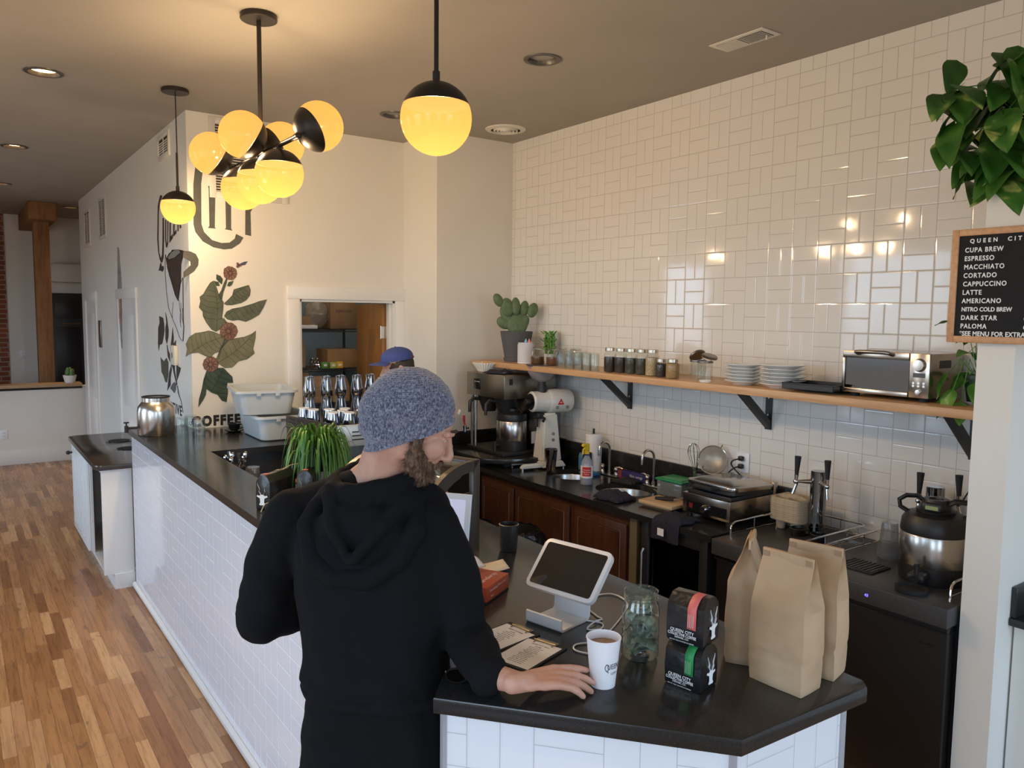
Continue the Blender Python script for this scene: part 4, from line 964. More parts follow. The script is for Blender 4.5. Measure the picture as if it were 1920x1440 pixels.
# grey bus tubs
M['tub'] = MT('grey_tub_plastic', (.50, .54, .55), .38).m
def tub(loc, rz, label, w=.385, l=.53, h=.165):
    t = thing('bus_tub', label, 'tub', loc, rz, group='grey bus tubs on the bar return')
    def rr(a, b, r, z, n=5):
        return [(sx*(a-r)+r*cos(t0+pi/2*i/n), sy*(b-r)+r*sin(t0+pi/2*i/n), z) for sx, sy, t0 in ((1, 1, 0), (-1, 1, pi/2), (-1, -1, pi), (1, -1, 3*pi/2)) for i in range(n+1)]
    a, b = w/2, l/2
    rings = [rr(a-.045, b-.045, .04, .0), rr(a-.035, b-.035, .05, .006), rr(a-.010, b-.010, .05, h-.02), rr(a-.012, b-.012, .05, h-.004)]
    ins = [rr(a-.016, b-.016, .046, h-.004), rr(a-.038, b-.038, .046, .012), rr(a-.06, b-.06, .03, .009)]
    m = MB(); vr = [[m.bm.verts.new(p) for p in r] for r in rings+ins]; n = len(vr[0])
    for A, B_ in zip(vr, vr[1:]):
        for i in range(n): m.bm.faces.new((A[i], A[(i+1) % n], B_[(i+1) % n], B_[i]))
    m.bm.faces.new(vr[0][::-1]); m.bm.faces.new(vr[-1]); m.build('basin', M['tub'], t, smooth=.6)
    m = MB(); R0_, R1_, R2_, R3_ = rr(a-.014, b-.014, .05, h-.004), rr(a-.014, b-.014, .05, h), rr(a+.008, b+.008, .055, h), rr(a+.010, b+.010, .055, h-.016)
    vr = [[m.bm.verts.new(p) for p in r] for r in (R0_, R1_, R2_, R3_)]
    for A, B_ in zip(vr, vr[1:]):
        for i in range(n): m.bm.faces.new((A[i], A[(i+1) % n], B_[(i+1) % n], B_[i]))
    for sy in (-1, 1):
        for dx in (-.06, .06): m.box(dx, sy*(b+.004), h-.035, .03, .010, .022, .002)
    m.build('rim', M['tub'], t, smooth=.6); return t
tub((-2.02, .625, BZ), radians(-1), 'lower grey bus tub of the two stacked by the painted plant')
tub((-2.095, .665, BZ+.168), radians(-9), 'upper grey bus tub stacked askew on the lower one')

# work counter behind the bar: cutlery, clear cups, wooden paddle
WZ = .9505
ct = thing('cutlery_holder', 'steel holder full of forks and spoons behind the bar edge', 'holder', (-2.49, -.06, WZ))
MB().lathe([(0, 0), (.055, 0), (.055, .17), (.052, .17), (.052, .004), (0, .004)], seg=28).build('holder', M['steel'], ct)
R_ = random.Random(4)
for q in range(9):
    a = q*.7; x, y = .03*cos(a), .03*sin(a); tx, ty = x*1.9+R_.uniform(-.01, .01), y*1.9; zt = .225+R_.uniform(0, .035)
    m = MB().tube([(x*.5, y*.5, .01), (x, y, .15), (tx, ty, zt-.05)], .003, 6)
    if q % 2:
        for k in (-1.5, -.5, .5, 1.5): m.tube([(tx, ty, zt-.05), (tx+.005*k*cos(a+1.5), ty+.005*k*sin(a+1.5), zt-.035), (tx*1.04+.005*k*cos(a+1.5), ty*1.04+.005*k*sin(a+1.5), zt)], .0014, 5)
    else: m.sph(tx, ty, zt-.02, .015, sx=.9, sy=.5, sz=1.9, seg=12)
    m.build('fork' if q % 2 else 'spoon', M['chrome'], ct)
cpl = glassy('clear_plastic', (.80, .82, .84), 1.6, .08, .10, (.8, .82, .85))
M['clearcup'] = cpl
for x, y, h, lab in ((-2.44, -.23, .19, 'stack of clear plastic cups next to the cutlery'), (-2.40, -.36, .165, 'shorter stack of clear plastic cups behind the bar edge')):
    t = thing('plastic_cup_stack', lab, 'cups', (x, y, WZ), group='clear cups behind the bar')
    MB().lathe([(.047, 0), (.049, .003), (.040, h-.005), (.038, h), (0, h), (0, h-.004), (.036, h-.006), (.045, .0)], seg=28, close=True).build('cups', cpl, t)
    m = MB()
    for k in range(7): m.lathe([(.0485-.0004*k, .006+k*.009), (.0500-.0004*k, .008+k*.009), (.0485-.0004*k, .010+k*.009)], seg=28, close=True)
    m.build('stacked_rims', cpl, t)
t = thing('wooden_paddle', 'small wooden board with handle lying on the black work counter', 'board', (-2.13, .08, WZ))
MB().box(0, 0, 0, .17, .07, .016, .006).tube([(.08, 0, .008), (.18, .03, .008)], .008, 8).build('board', wood('paddle_wood', (.30, .15, .05), (.40, .21, .08), 10, (1, 6, 6)), t)

# espresso machine with its steel pitchers and cups
em = thing('espresso_machine', 'espresso machine seen from behind with slotted grey back panel and dark side', 'coffee machine', (-1.78, -.17, WZ))
M['espgrey'] = MT('machine_grey', (.42, .42, .40), .35, .35).m; M['espbrown'] = MT('machine_dark_side', (.060, .042, .034), .35, .5).m
MB().box2((-.28, -.41, .04), (.24, .41, .39), .01).build('body', M['black'], em)
MB().prism([(-.41, .33), (.41, .33), (.41, .41), (-.38, .445), (-.41, .43)], 0, .012, M=Matrix(((0, 0, -1, -.286), (1, 0, 0, 0), (0, 1, 0, 0), (0, 0, 0, 1)))).build('side_panel', M['espbrown'], em, smooth=0)
MB().prism([(-.41, .06), (.41, .06), (.41, .33), (-.41, .33)], 0, .010, M=Matrix(((0, 0, -1, -.284), (1, 0, 0, 0), (0, 1, 0, 0), (0, 0, 0, 1)))).build('side_cover', simple('machine_copper_side', (.10, .035, .016), .3, .5), em, smooth=0)
MB().box2((-.30, -.425, .32), (.26, -.412, .445), .004).build('back_panel', M['espgrey'], em)
for k in range(3): MB().box2((-.21+.0*k, -.4262, .355+k*.022), (.17, -.425, .362+k*.022)).build('slot', M['black'], em, smooth=0)
for k in range(5):
    for z in (.372, .395): MB().box2((-.2995, -.31+k*.14, z), (-.2985, -.21+k*.14, z+.007)).build('slot', M['blackmatte'], em, smooth=0)
MB().box2((-.27, -.40, .39), (.24, .40, .395)).build('cup_tray', M['steel'], em, smooth=0)
for x in (-.22, .2):
    for y in (-.34, .34): MB().cyl(.025, 0, .041, x, y).build('foot', M['steel'], em)
MB().tube([(.24, -.41, .43), (.27, -.38, .43), (.27, .38, .43), (.24, .41, .43)], .007).build('cup_rail', M['chrome'], em)
M['mirror'] = simple('polished_steel', (.36, .37, .40), .08, 1.0)
CZ = WZ+.3955
pt = None; n = 0
ROWS = [(-1.93+.108*i, .21-.02*(i % 2), CZ) for i in range(5)] + [(-1.93+.108*i, .21-.02*(i % 2), CZ+.1325) for i in range(5)]
for (x, y, pz) in ROWS:
    lab = '%s steel pitcher from the left in the %s tier on the espresso machine' % (('first', 'second', 'third', 'fourth', 'fifth')[n % 5], ('lower', 'upper')[n >= 5])
    if pt is None:
        pt = thing('milk_pitcher', lab, 'pitcher', (x, y, pz), -2.2, group='steel pitchers on the espresso machine')
        MB().lathe([(0, 0), (.036, 0), (.040, .006), (.040, .045), (.030, .10), (.032, .13), (.030, .13), (.028, .10), (.037, .045), (0, .01)], seg=28).build('jug', M['mirror'], pt)
        MB().tube([(.030, 0, .12), (.060, 0, .115), (.062, 0, .06), (.040, 0, .035)], .0045, 8).build('handle', M['mirror'], pt)
        MB().tube([(-.028, 0, .118), (-.042, 0, .134)], [.010, .004], 8).build('spout', M['mirror'], pt)
    else: dup(pt, (x, y, pz), label=lab)
    n += 1
ec = None; n = 0
CUPS = [(-2.01, .09), (-1.99, -.01), (-1.94, -.20), (-1.86, -.26), (-1.85, -.14), (-1.77, -.30), (-1.69, -.35), (-1.74, -.18), (-1.65, -.22), (-1.60, -.33), (-1.90, -.05), (-1.80, -.06)]
WHERE = ['nearest the grey tubs', 'beside the one nearest the tubs', 'at the left of the front group', 'second in the front group', 'behind the middle of the front group', 'in the middle of the front group', 'at the very front of the machine top', 'behind the front one', 'at the back right', 'at the front right', 'between the pitchers and the front group', 'in the second row by the pitchers']
for x, y in CUPS:
    lab = 'upturned dark steel espresso cup with white base ring on the machine, ' + WHERE[n]
    lab = 'upturned steel cup with white ring ' + WHERE[n]
    if ec is None:
        ec = thing('steel_cup', lab, 'cup', (x, y, CZ), group='upturned cups on the espresso machine')
        MB().lathe([(.043, 0), (.043, .004), (.033, .072), (.032, .072), (.041, .0)], seg=28, close=True).build('cup_body', M['mirror'], ec)
        MB().lathe([(.026, .070), (.034, .070), (.034, .077), (.027, .077)], seg=30, close=True).build('base_ring', M['ceramic'], ec)
        MB().cyl(.0265, .070, .073).build('base_disc', simple('cup_base_dark', (.06, .035, .03), .4), ec)
    else: dup(ec, (x, y, CZ), label=lab)
    n += 1

# pony-tail plant in its pot on the bar
gp = thing('grass_plant', 'bushy grass-leaved green plant on the bar behind the standing customer', 'potted plant', (-2.425, -1.195, BZ))
MB().lathe([(0, 0), (.055, 0), (.075, .115), (.070, .115), (.062, .09), (0, .09)], seg=32).build('pot', simple('cream_pot', (.62, .58, .48), .5), gp)
gm = MT('grass_blade', (.06, .18, .02), .42); gn = gm.noise(6, detail=2)
gm.base(gm.ramp(gn, [(.35, (.035, .12, .012)), (.55, (.09, .24, .03)), (.75, (.20, .36, .07))])); M['grass'] = gm.m
R_ = random.Random(21)
for q in range(98):
    a = R_.uniform(0, 2*pi); rr_ = R_.uniform(.08, .215); hh = .15+R_.uniform(.07, .21); ln = R_.random()
    x0, y0 = R_.uniform(-.02, .02), R_.uniform(-.02, .02); w = R_.uniform(.0045, .0080); tw = R_.uniform(-.25, .25)
    drop = R_.uniform(.10, .34)
    pts = []
    for t in range(11):
        s = t/10
        r = rr_*(1-(1-s)**1.7); z = .09+(hh-.09)*sin(min(1, s*1.55)*pi/2)-drop*max(0, s-.42)**1.4*2.4
        pts.append(Vector((x0+r*cos(a+tw*s), y0+r*sin(a+tw*s), max(.01, z))))
    m = MB(); prev = None
    for t, p_ in enumerate(pts):
        s = t/10; wv = w*(1-s**3)*(.6+.4*min(1, s*4)); sd = Vector((-sin(a), cos(a), 0))*wv; nz = Vector((0, 0, w*.35))
        cur = [m.bm.verts.new(p_-sd), m.bm.verts.new(p_-nz), m.bm.verts.new(p_+sd)]
        if prev:
            for k in (0, 1): m.bm.faces.new((prev[k], prev[k+1], cur[k+1], cur[k]))
        prev = cur
    m.build('blade', M['grass'], gp, smooth=1.2)
m = MB(); R_ = random.Random(77)
for q in range(230):
    a = R_.uniform(0, 2*pi); rr_ = R_.uniform(.06, .20); hh = .14+R_.uniform(.05, .22); w = R_.uniform(.0035, .0065); drop = R_.uniform(.06, .34); tw = R_.uniform(-.3, .3); prev = None
    for t in range(9):
        s = t/8; r = rr_*(1-(1-s)**1.7); z = .09+(hh-.09)*sin(min(1, s*1.55)*pi/2)-drop*max(0, s-.42)**1.4*2.4; p_ = Vector((r*cos(a+tw*s), r*sin(a+tw*s), max(.01, z)))
        wv = w*(1-s**3); sd = Vector((-sin(a), cos(a), 0))*wv; cur = [m.bm.verts.new(p_-sd), m.bm.verts.new(p_-Vector((0, 0, w*.35))), m.bm.verts.new(p_+sd)]
        if prev:
            for k in (0, 1): m.bm.faces.new((prev[k], prev[k+1], cur[k+1], cur[k]))
        prev = cur
o = m.build('inner_blades', M['grass'], gp, smooth=1.2); o['kind'] = 'stuff'
R_ = random.Random(9)
runner = simple('pale_runner', (.50, .46, .22), .6)
for pts in ([(-.02, -.02, .13), (-.16, -.06, .16), (-.27, -.12, .10), (-.30, -.19, .02), (-.275, -.215, .03)], [(-.275, -.215, .03), (-.31, -.205, .035), (-.345, -.215, .002)], [(-.275, -.215, .03), (-.30, -.26, .012), (-.32, -.30, .006)], [(-.05, -.02, .12), (-.13, -.16, .07), (-.155, -.20, .01)]):
    P_ = []
    for i in range(len(pts)-1):
        for t in range(5): P_.append(Vector(pts[i]).lerp(Vector(pts[i+1]), t/5)+Vector((0, 0, .012*sin(t/5*pi))))
    P_.append(Vector(pts[-1])); MB().tube(P_, .0022, 6).build('runner', runner, gp)

# coffee bags (folded-top, side gusset)
M['bagblack'] = MT('black_foil_bag', (.012, .012, .013), .30, coat=.2); n_ = M['bagblack'].noise(26, detail=3); M['bagblack'].bump(n_, .5, .006); M['bagblack'] = M['bagblack'].m
M['lab_pink'] = simple('coral_label', (.75, .16, .14), .5); M['lab_green'] = simple('green_label', (.02, .26, .07), .5); M['lab_tan'] = simple('tan_label', (.30, .24, .17), .5)
def antelope(m, s, MX):
    """white antelope head with long wavy horns, facing out"""
    m.prism([(-.16*s, .0), (.16*s, .0), (.20*s, .05*s), (.13*s, .16*s), (.15*s, .40*s), (.36*s, .50*s), (.33*s, .58*s), (.16*s, .55*s), (.10*s, .62*s), (-.10*s, .62*s), (-.16*s, .55*s), (-.33*s, .58*s), (-.36*s, .50*s), (-.15*s, .40*s), (-.13*s, .16*s), (-.20*s, .05*s)], 0, .0006, M=MX)
    for sg in (-1, 1):
        m.tube([(sg*x*s, y*s, .0004) for x, y in ((.07, .60), (.12, .70), (.20, .80), (.16, .92), (.20, 1.04), (.27, 1.16), (.30, 1.30))], [.045*s, .045*s, .04*s, .035*s, .03*s, .022*s, .010*s], 6, flat=.12, M=MX)
def coffee_bag(loc, rz, label, lab, w=.092, g=.075, h=.105, text=True, crest=.65, group='black coffee bags stacked on the bar end'):
    """broad face at -y (width along x), gusset faces at +-x"""
    t = thing('coffee_bag', label, 'coffee bag', loc, rz, group=group)
    a, b = w/2, g/2
    def ring(z, fa, fb, bul=0): 
        r = []
        for sx, sy in ((1, -1), (1, 1), (-1, 1), (-1, -1)): r.append((sx*a*fa, sy*b*fb, z))
        return r
    m = MB(); levels = [(.0, .95, .95), (.004, 1.0, 1.0), (h*.40, 1.02, 1.03), (h*.80, 1.0, .98), (h*.92, .985, .70), (h*.99, .975, .42), (h, .97, .34)]
    vr = []
    for z, fa, fb in levels:
        c4 = [Vector(p_) for p_ in ring(z, fa, fb)]; pts = []
        for i in range(4):
            p_, q_ = c4[i], c4[(i+1) % 4]
            for k in range(4):
                s = k/4; v = p_.lerp(q_, s); nrm = (q_-p_).cross(Vector((0, 0, 1))).normalized()
                v = v + nrm*(.004*sin(pi*s)*(1 if .01 < z < h*.9 else 0)); pts.append(v)
        vr.append([m.bm.verts.new(p_) for p_ in pts])
    n = len(vr[0])
    for A, B_ in zip(vr, vr[1:]):
        for i in range(n): m.bm.faces.new((A[i], A[(i+1) % n], B_[(i+1) % n], B_[i]))
    m.bm.faces.new(vr[0][::-1]); m.bm.faces.new(vr[-1]); m.build('bag', M['bagblack'], t, smooth=.45)
    FR = Matrix(((1, 0, 0, 0), (0, 0, -1, -b*1.055-.0045), (0, 1, 0, 0), (0, 0, 0, 1)))
    if lab:
        m = MB(); lw = .022; x0 = a*.42
        prof = [(-b*1.04-.0052, h*.36), (-b*1.0-.0054, h*.78), (-b*.92-.0050, h*.85), (-b*.72-.0046, h*.925), (-b*.44-.0030, h*.995), (-b*.30, h+.0012), (b*.2, h+.0012)]
        q0 = None
        for yy_, zz_ in prof:
            cur = [m.bm.verts.new((x0-lw/2, yy_, zz_)), m.bm.verts.new((x0+lw/2, yy_, zz_))]
            if q0: m.bm.faces.new((q0[0], q0[1], cur[1], cur[0]))
            q0 = cur
        o = m.build('label_strip', M[lab], t, smooth=1.0, solid=.0006)
        m = MB()
        for k in range(4): m.box(x0-.008+k*.004, -b*1.05-.0056, h*.40, .0012, .0003, h*.28)
        m.build('label_print', simple('label_print', (.85, .60, .55) if lab == 'lab_pink' else (.35, .6, .38), .6), o, smooth=0)
    if text:
        m = MB(); m.text('QUEEN CITY', .0105, FR @ T(-.004, h*.27, 0), .0002, 'CENTER', .95, 1.05, bold=.0001); m.text('COLLECTIVE COFFEE', .0095, FR @ T(-.004, h*.19, 0), .0002, 'CENTER', .80, 1.0, bold=.0001); m.text('DENVER, CO.', .0060, FR @ T(-.004, h*.125, 0), .0002); m.text('NET WT 12OZ / ROASTED IN DENVER', .0036, FR @ T(-.004, h*.055, 0), .0001)
        m.build('bag_lettering', M['letter'], t, smooth=0)
    m = MB(); antelope(m, h*.50, Matrix(((0, 0, 1, a*1.03+.0045), (1, 0, 0, 0), (0, 1, 0, h*.14), (0, 0, 0, 1)))); m.build('antelope_print', M['letter'], t, smooth=0)
    return t
def deg_of(dx, dy): return math.atan2(dy, dx)
fr = deg_of(.196, -.98)                                       # width direction of the stacked pair
cx_, cy_ = -2.467+.475*.075-.0, -3.506+.155*.075
coffee_bag((-2.431, -3.498, BZ), fr, 'black coffee bag with green label, lower of the two stacked on the bar end', 'lab_green')
coffee_bag((-2.429, -3.497, BZ+.1055), fr+.05, 'black coffee bag with coral pink label, on top of the green-labelled one', 'lab_pink', h=.110)
# row of bags by the plant: gusset with the antelope towards the viewer
for k, (x, y, lb_, lab) in enumerate(((-2.705, -1.335, 'lab_pink', 'nearest black antelope coffee bag in the row by the grass plant'), (-2.63, -1.275, 'lab_tan', 'second black coffee bag of the row, tan label'), (-2.53, -1.33, 'lab_pink', 'black coffee bag at the end of the row touching the grass plant'))):
    coffee_bag((x, y, BZ), deg_of(-.78, -.61) if k < 2 else deg_of(-.6, -.8), lab, lb_, w=.105, g=.068, h=.150, group='coffee bags by the grass plant')

# kraft paper bags
kr = MT('kraft_paper', (.50, .33, .19), .75); kn_ = kr.noise(7, detail=4); kr.base(kr.ramp(kn_, [(.35, (.44, .285, .16)), (.65, (.54, .37, .22))]))
vo = kr.node('ShaderNodeTexVoronoi'); vo.inputs['Scale'].default_value = 14; kr.link(kr.co(), vo.inputs['Vector']); kr.bump(V(kr.nt, vo.outputs[0])*.7+kr.noise(9, detail=5)*.6, .6, .012); M['kraft'] = kr.m
def kraft_bag(loc, rz, label, w=.135, g=.085, h=.335, seed=0, group='kraft paper bags on the bar end'):
    t = thing('kraft_bag', label, 'paper bag', loc, rz, group=group); rnd = random.Random(seed)
    a, b = w/2, g/2; nz, ns = 26, 10; m = MB(); vr = []
    for k in range(nz+1):
        s = k/nz; z = h*s
        if s < .62: fb = 1.0+.06*sin(s/.62*pi); fa = 1.0+.03*sin(s/.62*pi)
        else: u_ = (s-.62)/.38; fb = 1.0*(1-u_)**1.0*.97+.035; fa = 1.0-.05*u_
        if s < .03: fa *= .985; fb *= .97
        c4 = [Vector((a*fa, -b*fb, z)), Vector((a*fa, b*fb, z)), Vector((-a*fa, b*fb, z)), Vector((-a*fa, -b*fb, z))]; pts = []
        for i in range(4):
            p_, q_ = c4[i], c4[(i+1) % 4]; nrm = (q_-p_).cross(Vector((0, 0, 1))); nrm = nrm.normalized() if nrm.length > 1e-6 else Vector((0, 0, 0))
            for j in range(ns):
                f = j/ns; v = p_.lerp(q_, f); bulge = .007*sin(pi*f)*(1 if 0 < k < nz*.7 else .2)
                if i in (0, 2) and s > .62: bulge = -.028*sin(pi*f)*min(1, (s-.62)/.2)          # tucked gusset
                nv = noise.noise(Vector((v.x*16+seed*7, v.y*16, v.z*13)))*.0045*(1 if 0 < k < nz else .3)
                fold = -.003 if abs(s-.22) < .02 else 0
                pts.append(v+nrm*(bulge+nv+fold))
        vr.append([m.bm.verts.new(p_) for p_ in pts])
    n = len(vr[0])
    for A, B_ in zip(vr, vr[1:]):
        for i in range(n): m.bm.faces.new((A[i], A[(i+1) % n], B_[(i+1) % n], B_[i]))
    m.bm.faces.new(vr[0][::-1]); m.bm.faces.new(vr[-1]); m.build('bag', M['kraft'], t, smooth=.55)
    m = MB().box2((-a*.955, -.009, h-.022), (a*.955, -.003, h+.001), .001)
    o = m.build('folded_top', M['kraft'], t)
    for sg in (-1, 1): MB().box2((sg*a*.80-.008, -.0105, h-.018), (sg*a*.80+.008, -.0092, h-.005)).build('tin_tie', simple('tin_tie_paper', (.36, .23, .12), .6), o, smooth=0)
    return t
kw = deg_of(.009, -.131)
kraft_bag((-2.247, -3.622, BZ), kw, 'front kraft paper bag, nearest of the three on the bar end', seed=1, h=.312)
kraft_bag((-2.20, -3.475, BZ), deg_of(.85, .52), 'left kraft paper bag turned sideways behind the front one', seed=2, h=.312, w=.125)
kraft_bag((-2.125, -3.612, BZ), deg_of(.03, -.131), 'right kraft paper bag behind the front one, nearest the keg coolers', seed=3, h=.312, w=.135, g=.08)

# jar of tips
M['jarglass'] = glassy('thick_jar_glass', (.86, .91, .88), 2.2, .02, .04, (.7, .78, .74))
jt = thing('tip_jar', 'big glass jar half full of dollar bills and coins on the bar', 'jar', (-2.425, -3.325, BZ))
MB().lathe([(0, .002), (.042, .001), (.047, .008), (.047, .12), (.044, .135), (.040, .145), (.040, .168), (.043, .170), (.043, .164)], seg=40).build('glass_body', M['jarglass'], jt)
for z in (.148, .156): MB().lathe([(.0405, z), (.043, z+.002), (.0405, z+.004)], seg=36, close=True).build('thread_ring', M['jarglass'], jt)
bill = mottled('dollar_bill', (.16, .20, .14), (.42, .45, .34), 60, .8); R_ = random.Random(2)
for q in range(14):
    a = R_.uniform(0, 2*pi); z = .014+.0078*q; tl = R_.uniform(-.9, .9); ph = R_.uniform(0, 6)
    def f(u_, v_): return Vector(((u_-.5)*.070, (v_-.5)*.038, .008*sin(u_*7+ph)+.005*cos(v_*6+ph)))
    mm = MB(); mm.grid(f, 12, 5, M=T(.008*cos(a), .008*sin(a), z+.012, tl*.6, R_.uniform(-.5, .5), a)); mm.build('dollar_bill', bill, jt, smooth=1.2, solid=.0004)
for q in range(12):
    a = R_.uniform(0, 6.3); r = R_.uniform(0, .03); MB().cyl(.0115, 0, .0018, M=T(r*cos(a), r*sin(a), .006+q*.0008, R_.uniform(-.2, .2), R_.uniform(-.2, .2))).build('coin', M['steel'] if q % 3 else simple('copper_coin', (.45, .20, .10), .35, 1.0), jt)

# paper coffee cup
pc_ = thing('paper_cup', 'white paper cup of coffee on the bar at the customer\'s fingertips', 'cup', (-2.607, -3.388, BZ))
MB().lathe([(0, .004), (.026, .004), (.027, 0), (.0285, 0), (.0395, .112), (.0385, .112), (.0275, .008), (0, .008)], seg=40).build('cup', M['paper'], pc_)
MB().lathe([(.0385, .110), (.0405, .1115), (.0408, .114), (.0395, .1155), (.0382, .114)], seg=40, close=True).build('rolled_rim', M['paper'], pc_)
MB().cyl(.0365, .094, .096, seg=36).build('coffee', mottled('milky_coffee', (.30, .15, .06), (.42, .25, .13), 40, .25), pc_)
m = MB(); camd = math.atan2(-1.29, -1.19)
def wrap_text(m, body, size, z, ang, rad, bold=0.0, sx=1.0):
    n0 = len(m.bm.verts); m.text(body, size, Matrix.Identity(4), .0003, 'CENTER', sx, 1.0, bold); m.bm.verts.ensure_lookup_table()
    for v in m.bm.verts[n0:]:
        x, y, d = v.co.x, v.co.y, v.co.z; zz = z+y; r = rad(zz)+d+.0004; A = ang+x/rad(z); v.co = (r*cos(A), r*sin(A), zz)
wrap_text(m, 'Q', .026, .053, camd+.28, lambda z: .0285+.011*z/.112, sx=.55); wrap_text(m, 'UEEN', .018, .055, camd+.78, lambda z: .0285+.011*z/.112, sx=.75); wrap_text(m, 'CITY', .008, .038, camd+.85, lambda z: .0285+.011*z/.112)
m.build('cup_lettering', simple('slate_print', (.09, .11, .13), .6), pc_, smooth=0)

# tablet stands
M['glasslit'] = MT('tablet_glass', (.022, .018, .016), .045, spec=.6).m
def pos_stand(loc, rz, label, tilt, sw=.235, sh=.158, lit=None):
    """front lip faces -y, width along x"""
    t = thing('tablet_stand', label, 'tablet', loc, rz)
    w = .123; th = .006
    prof = [(-.064, .036), (-.068, .034), (-.068, .006), (-.062, .0), (.056, .0), (.066, .010), (.070, .085), (.064, .085), (.060, .014), (.054, .006), (-.058, .006), (-.062, .010), (-.062, .034)]
    MB().prism(prof, -w/2, w/2, M=Matrix(((0, 0, 1, 0), (1, 0, 0, 0), (0, 1, 0, 0), (0, 0, 0, 1)))).build('stand', M['white'], t, smooth=.6)
    MB().cyl(.045, -.0004, .0, 0, 0).build('swivel_pad', M['blackmatte'], t)
    MX = T(0, .045, .135) @ Matrix.Rotation(-tilt, 4, 'X') @ Matrix(((1, 0, 0, 0), (0, 0, -1, 0), (0, 1, 0, 0), (0, 0, 0, 1)))
    def rrect(a, b, r, n=6): return [(sx*(a-r)+r*cos(t0+pi/2*i/n), sy*(b-r)+r*sin(t0+pi/2*i/n)) for sx, sy, t0 in ((1, 1, 0), (-1, 1, pi/2), (-1, -1, pi), (1, -1, 3*pi/2)) for i in range(n+1)]
    MB().prism(rrect(sw/2, sh/2, .018), -.012, .004, M=MX, bev=.002).build('tablet_frame', M['white'], t, smooth=.6)
    MB().prism(rrect(sw/2-.012, sh/2-.012, .008), .0040, .0048, M=MX).build('screen', lit or M['glasslit'], t, smooth=0)
    MB().box(0, 0, 0, .06, .03, .03, .004, M=T(0, .052, .082)).build('hinge_block', M['white'], t)
    return t
pos_stand((-2.455, -3.035, BZ), deg_of(.23, -.97), 'white point of sale tablet stand with dark screen on the bar', radians(43))
lit = MT('lit_white_screen', (.7, .7, .8), .2, emit=(.72, .70, .95), es=.32).m
t2 = thing('display_tablet', 'white framed upright display with lit pale screen behind the customer\'s shoulder', 'tablet', (-2.682, -2.765, BZ), deg_of(.6, -.8))
MB().cyl(.06, 0, .010, bev=.002).box(0, .01, .01, .05, .010, .15, .003).build('stand', M['white'], t2)
MX = T(0, -.005, .215) @ Matrix.Rotation(radians(-12), 4, 'X') @ Matrix(((1, 0, 0, 0), (0, 0, -1, 0), (0, 1, 0, 0), (0, 0, 0, 1)))
MB().prism([(-.09, -.125), (.09, -.125), (.09, .125), (-.09, .125)], -.010, .004, M=MX, bev=.003).build('frame', M['white'], t2, smooth=.6)
MB().prism([(-.075, -.108), (.075, -.108), (.075, .108), (-.075, .108)], .0041, .0048, M=MX).build('screen', lit, t2, smooth=0)
# charging cable and its adapter
def spline(pts, n=8):
    out = []; P_ = [Vector(p_) for p_ in pts]
    for i in range(len(P_)-1):
        a, b, c, d = P_[max(0, i-1)], P_[i], P_[i+1], P_[min(len(P_)-1, i+2)]
        for k in range(n):
            t = k/n; out.append(.5*((2*b)+(-a+c)*t+(2*a-5*b+4*c-d)*t*t+(-a+3*b-3*c+d)*t**3))
    out.append(P_[-1]); return out
cz = BZ+.0026
o = MB().tube(spline([(-2.40, -3.075, cz), (-2.37, -3.12, cz), (-2.40, -3.15, cz), (-2.43, -3.13, cz), (-2.385, -3.11, cz+.004), (-2.35, -3.10, cz), (-2.345, -3.07, cz), (-2.32, -3.0, cz), (-2.25, -2.955, cz), (-2.19, -2.97, cz), (-2.205, -3.05, cz), (-2.31, -3.13, cz), (-2.45, -3.20, cz), (-2.52, -3.19, cz), (-2.545, -3.215, cz), (-2.53, -3.25, cz)]), .0022, 7).build('charging_cable', M['white'])
tag(o, 'thin white cable looping on the bar behind the tablet stand', 'cable')
ad = thing('power_adapter', 'small grey-white adapter box behind the paper coffee cup', 'adapter', (-2.50, -3.262, BZ), deg_of(.85, -.5))
MB().box(0, 0, 0, .062, .035, .022, .004).build('case', simple('adapter_grey', (.55, .55, .54), .4), ad); MB().box(0, 0, .0221, .05, .003, .0008).build('seam', M['steel'], ad, smooth=0)
# clipboards
def clipboard(loc, rz, label):
    t = thing('clipboard', label, 'clipboard', loc, rz, group='menu clipboards on the bar')
    MB().box(0, 0, 0, .118, .175, .004, .001).build('board', M['blackmatte'], t)
    MB().box(0, -.004, .0041, .106, .150, .0008).build('sheet', M['paper'], t, smooth=0)
    m = MB(); R2 = random.Random(len(label)); m.text('QUEEN CITY MENU', .0062, T(0, .052, .0051), .0001)
    for k in range(13):
        if k in (0, 5): m.text(('COFFEE', 'SEASONAL')[k > 0], .0055, T(0, .040-k*.0085, .0051), .0001)
        else: m.text(('drip coffee with milk', 'espresso and tonic', 'house vanilla syrup', 'oat milk cortado', 'cold brew and cream')[k % 5], .0048, T(0, .040-k*.0085, .0051), .0001, sx=R2.uniform(.9, 1.25))
    m.build('print', M['ink'], t, smooth=0)
    MB().box(0, .080, .0042, .066, .018, .003, .001).tube([(-.033, .072, .008), (.033, .072, .008)], .0022, 6).tube([(-.028, .072, .008), (-.028, .060, .0062)], .0015, 5).tube([(.028, .072, .008), (.028, .060, .0062)], .0015, 5).build('clip', MT('brass_clip', (.50, .42, .28), .3, 1.0).m, t)
clipboard((-2.655, -3.045, BZ), deg_of(.15, -.97), 'menu clipboard farther from the viewer, tucked by the sleeve')
clipboard((-2.655, -3.165, BZ), deg_of(.30, -.95), 'menu clipboard nearer the viewer, right above the hand')

# glass front pastry case
pcs = thing('pastry_case', 'dark framed curved glass pastry case on the bar right of the customer\'s face', 'display case', (-2.40, -2.545, BZ), deg_of(-.34, .94))
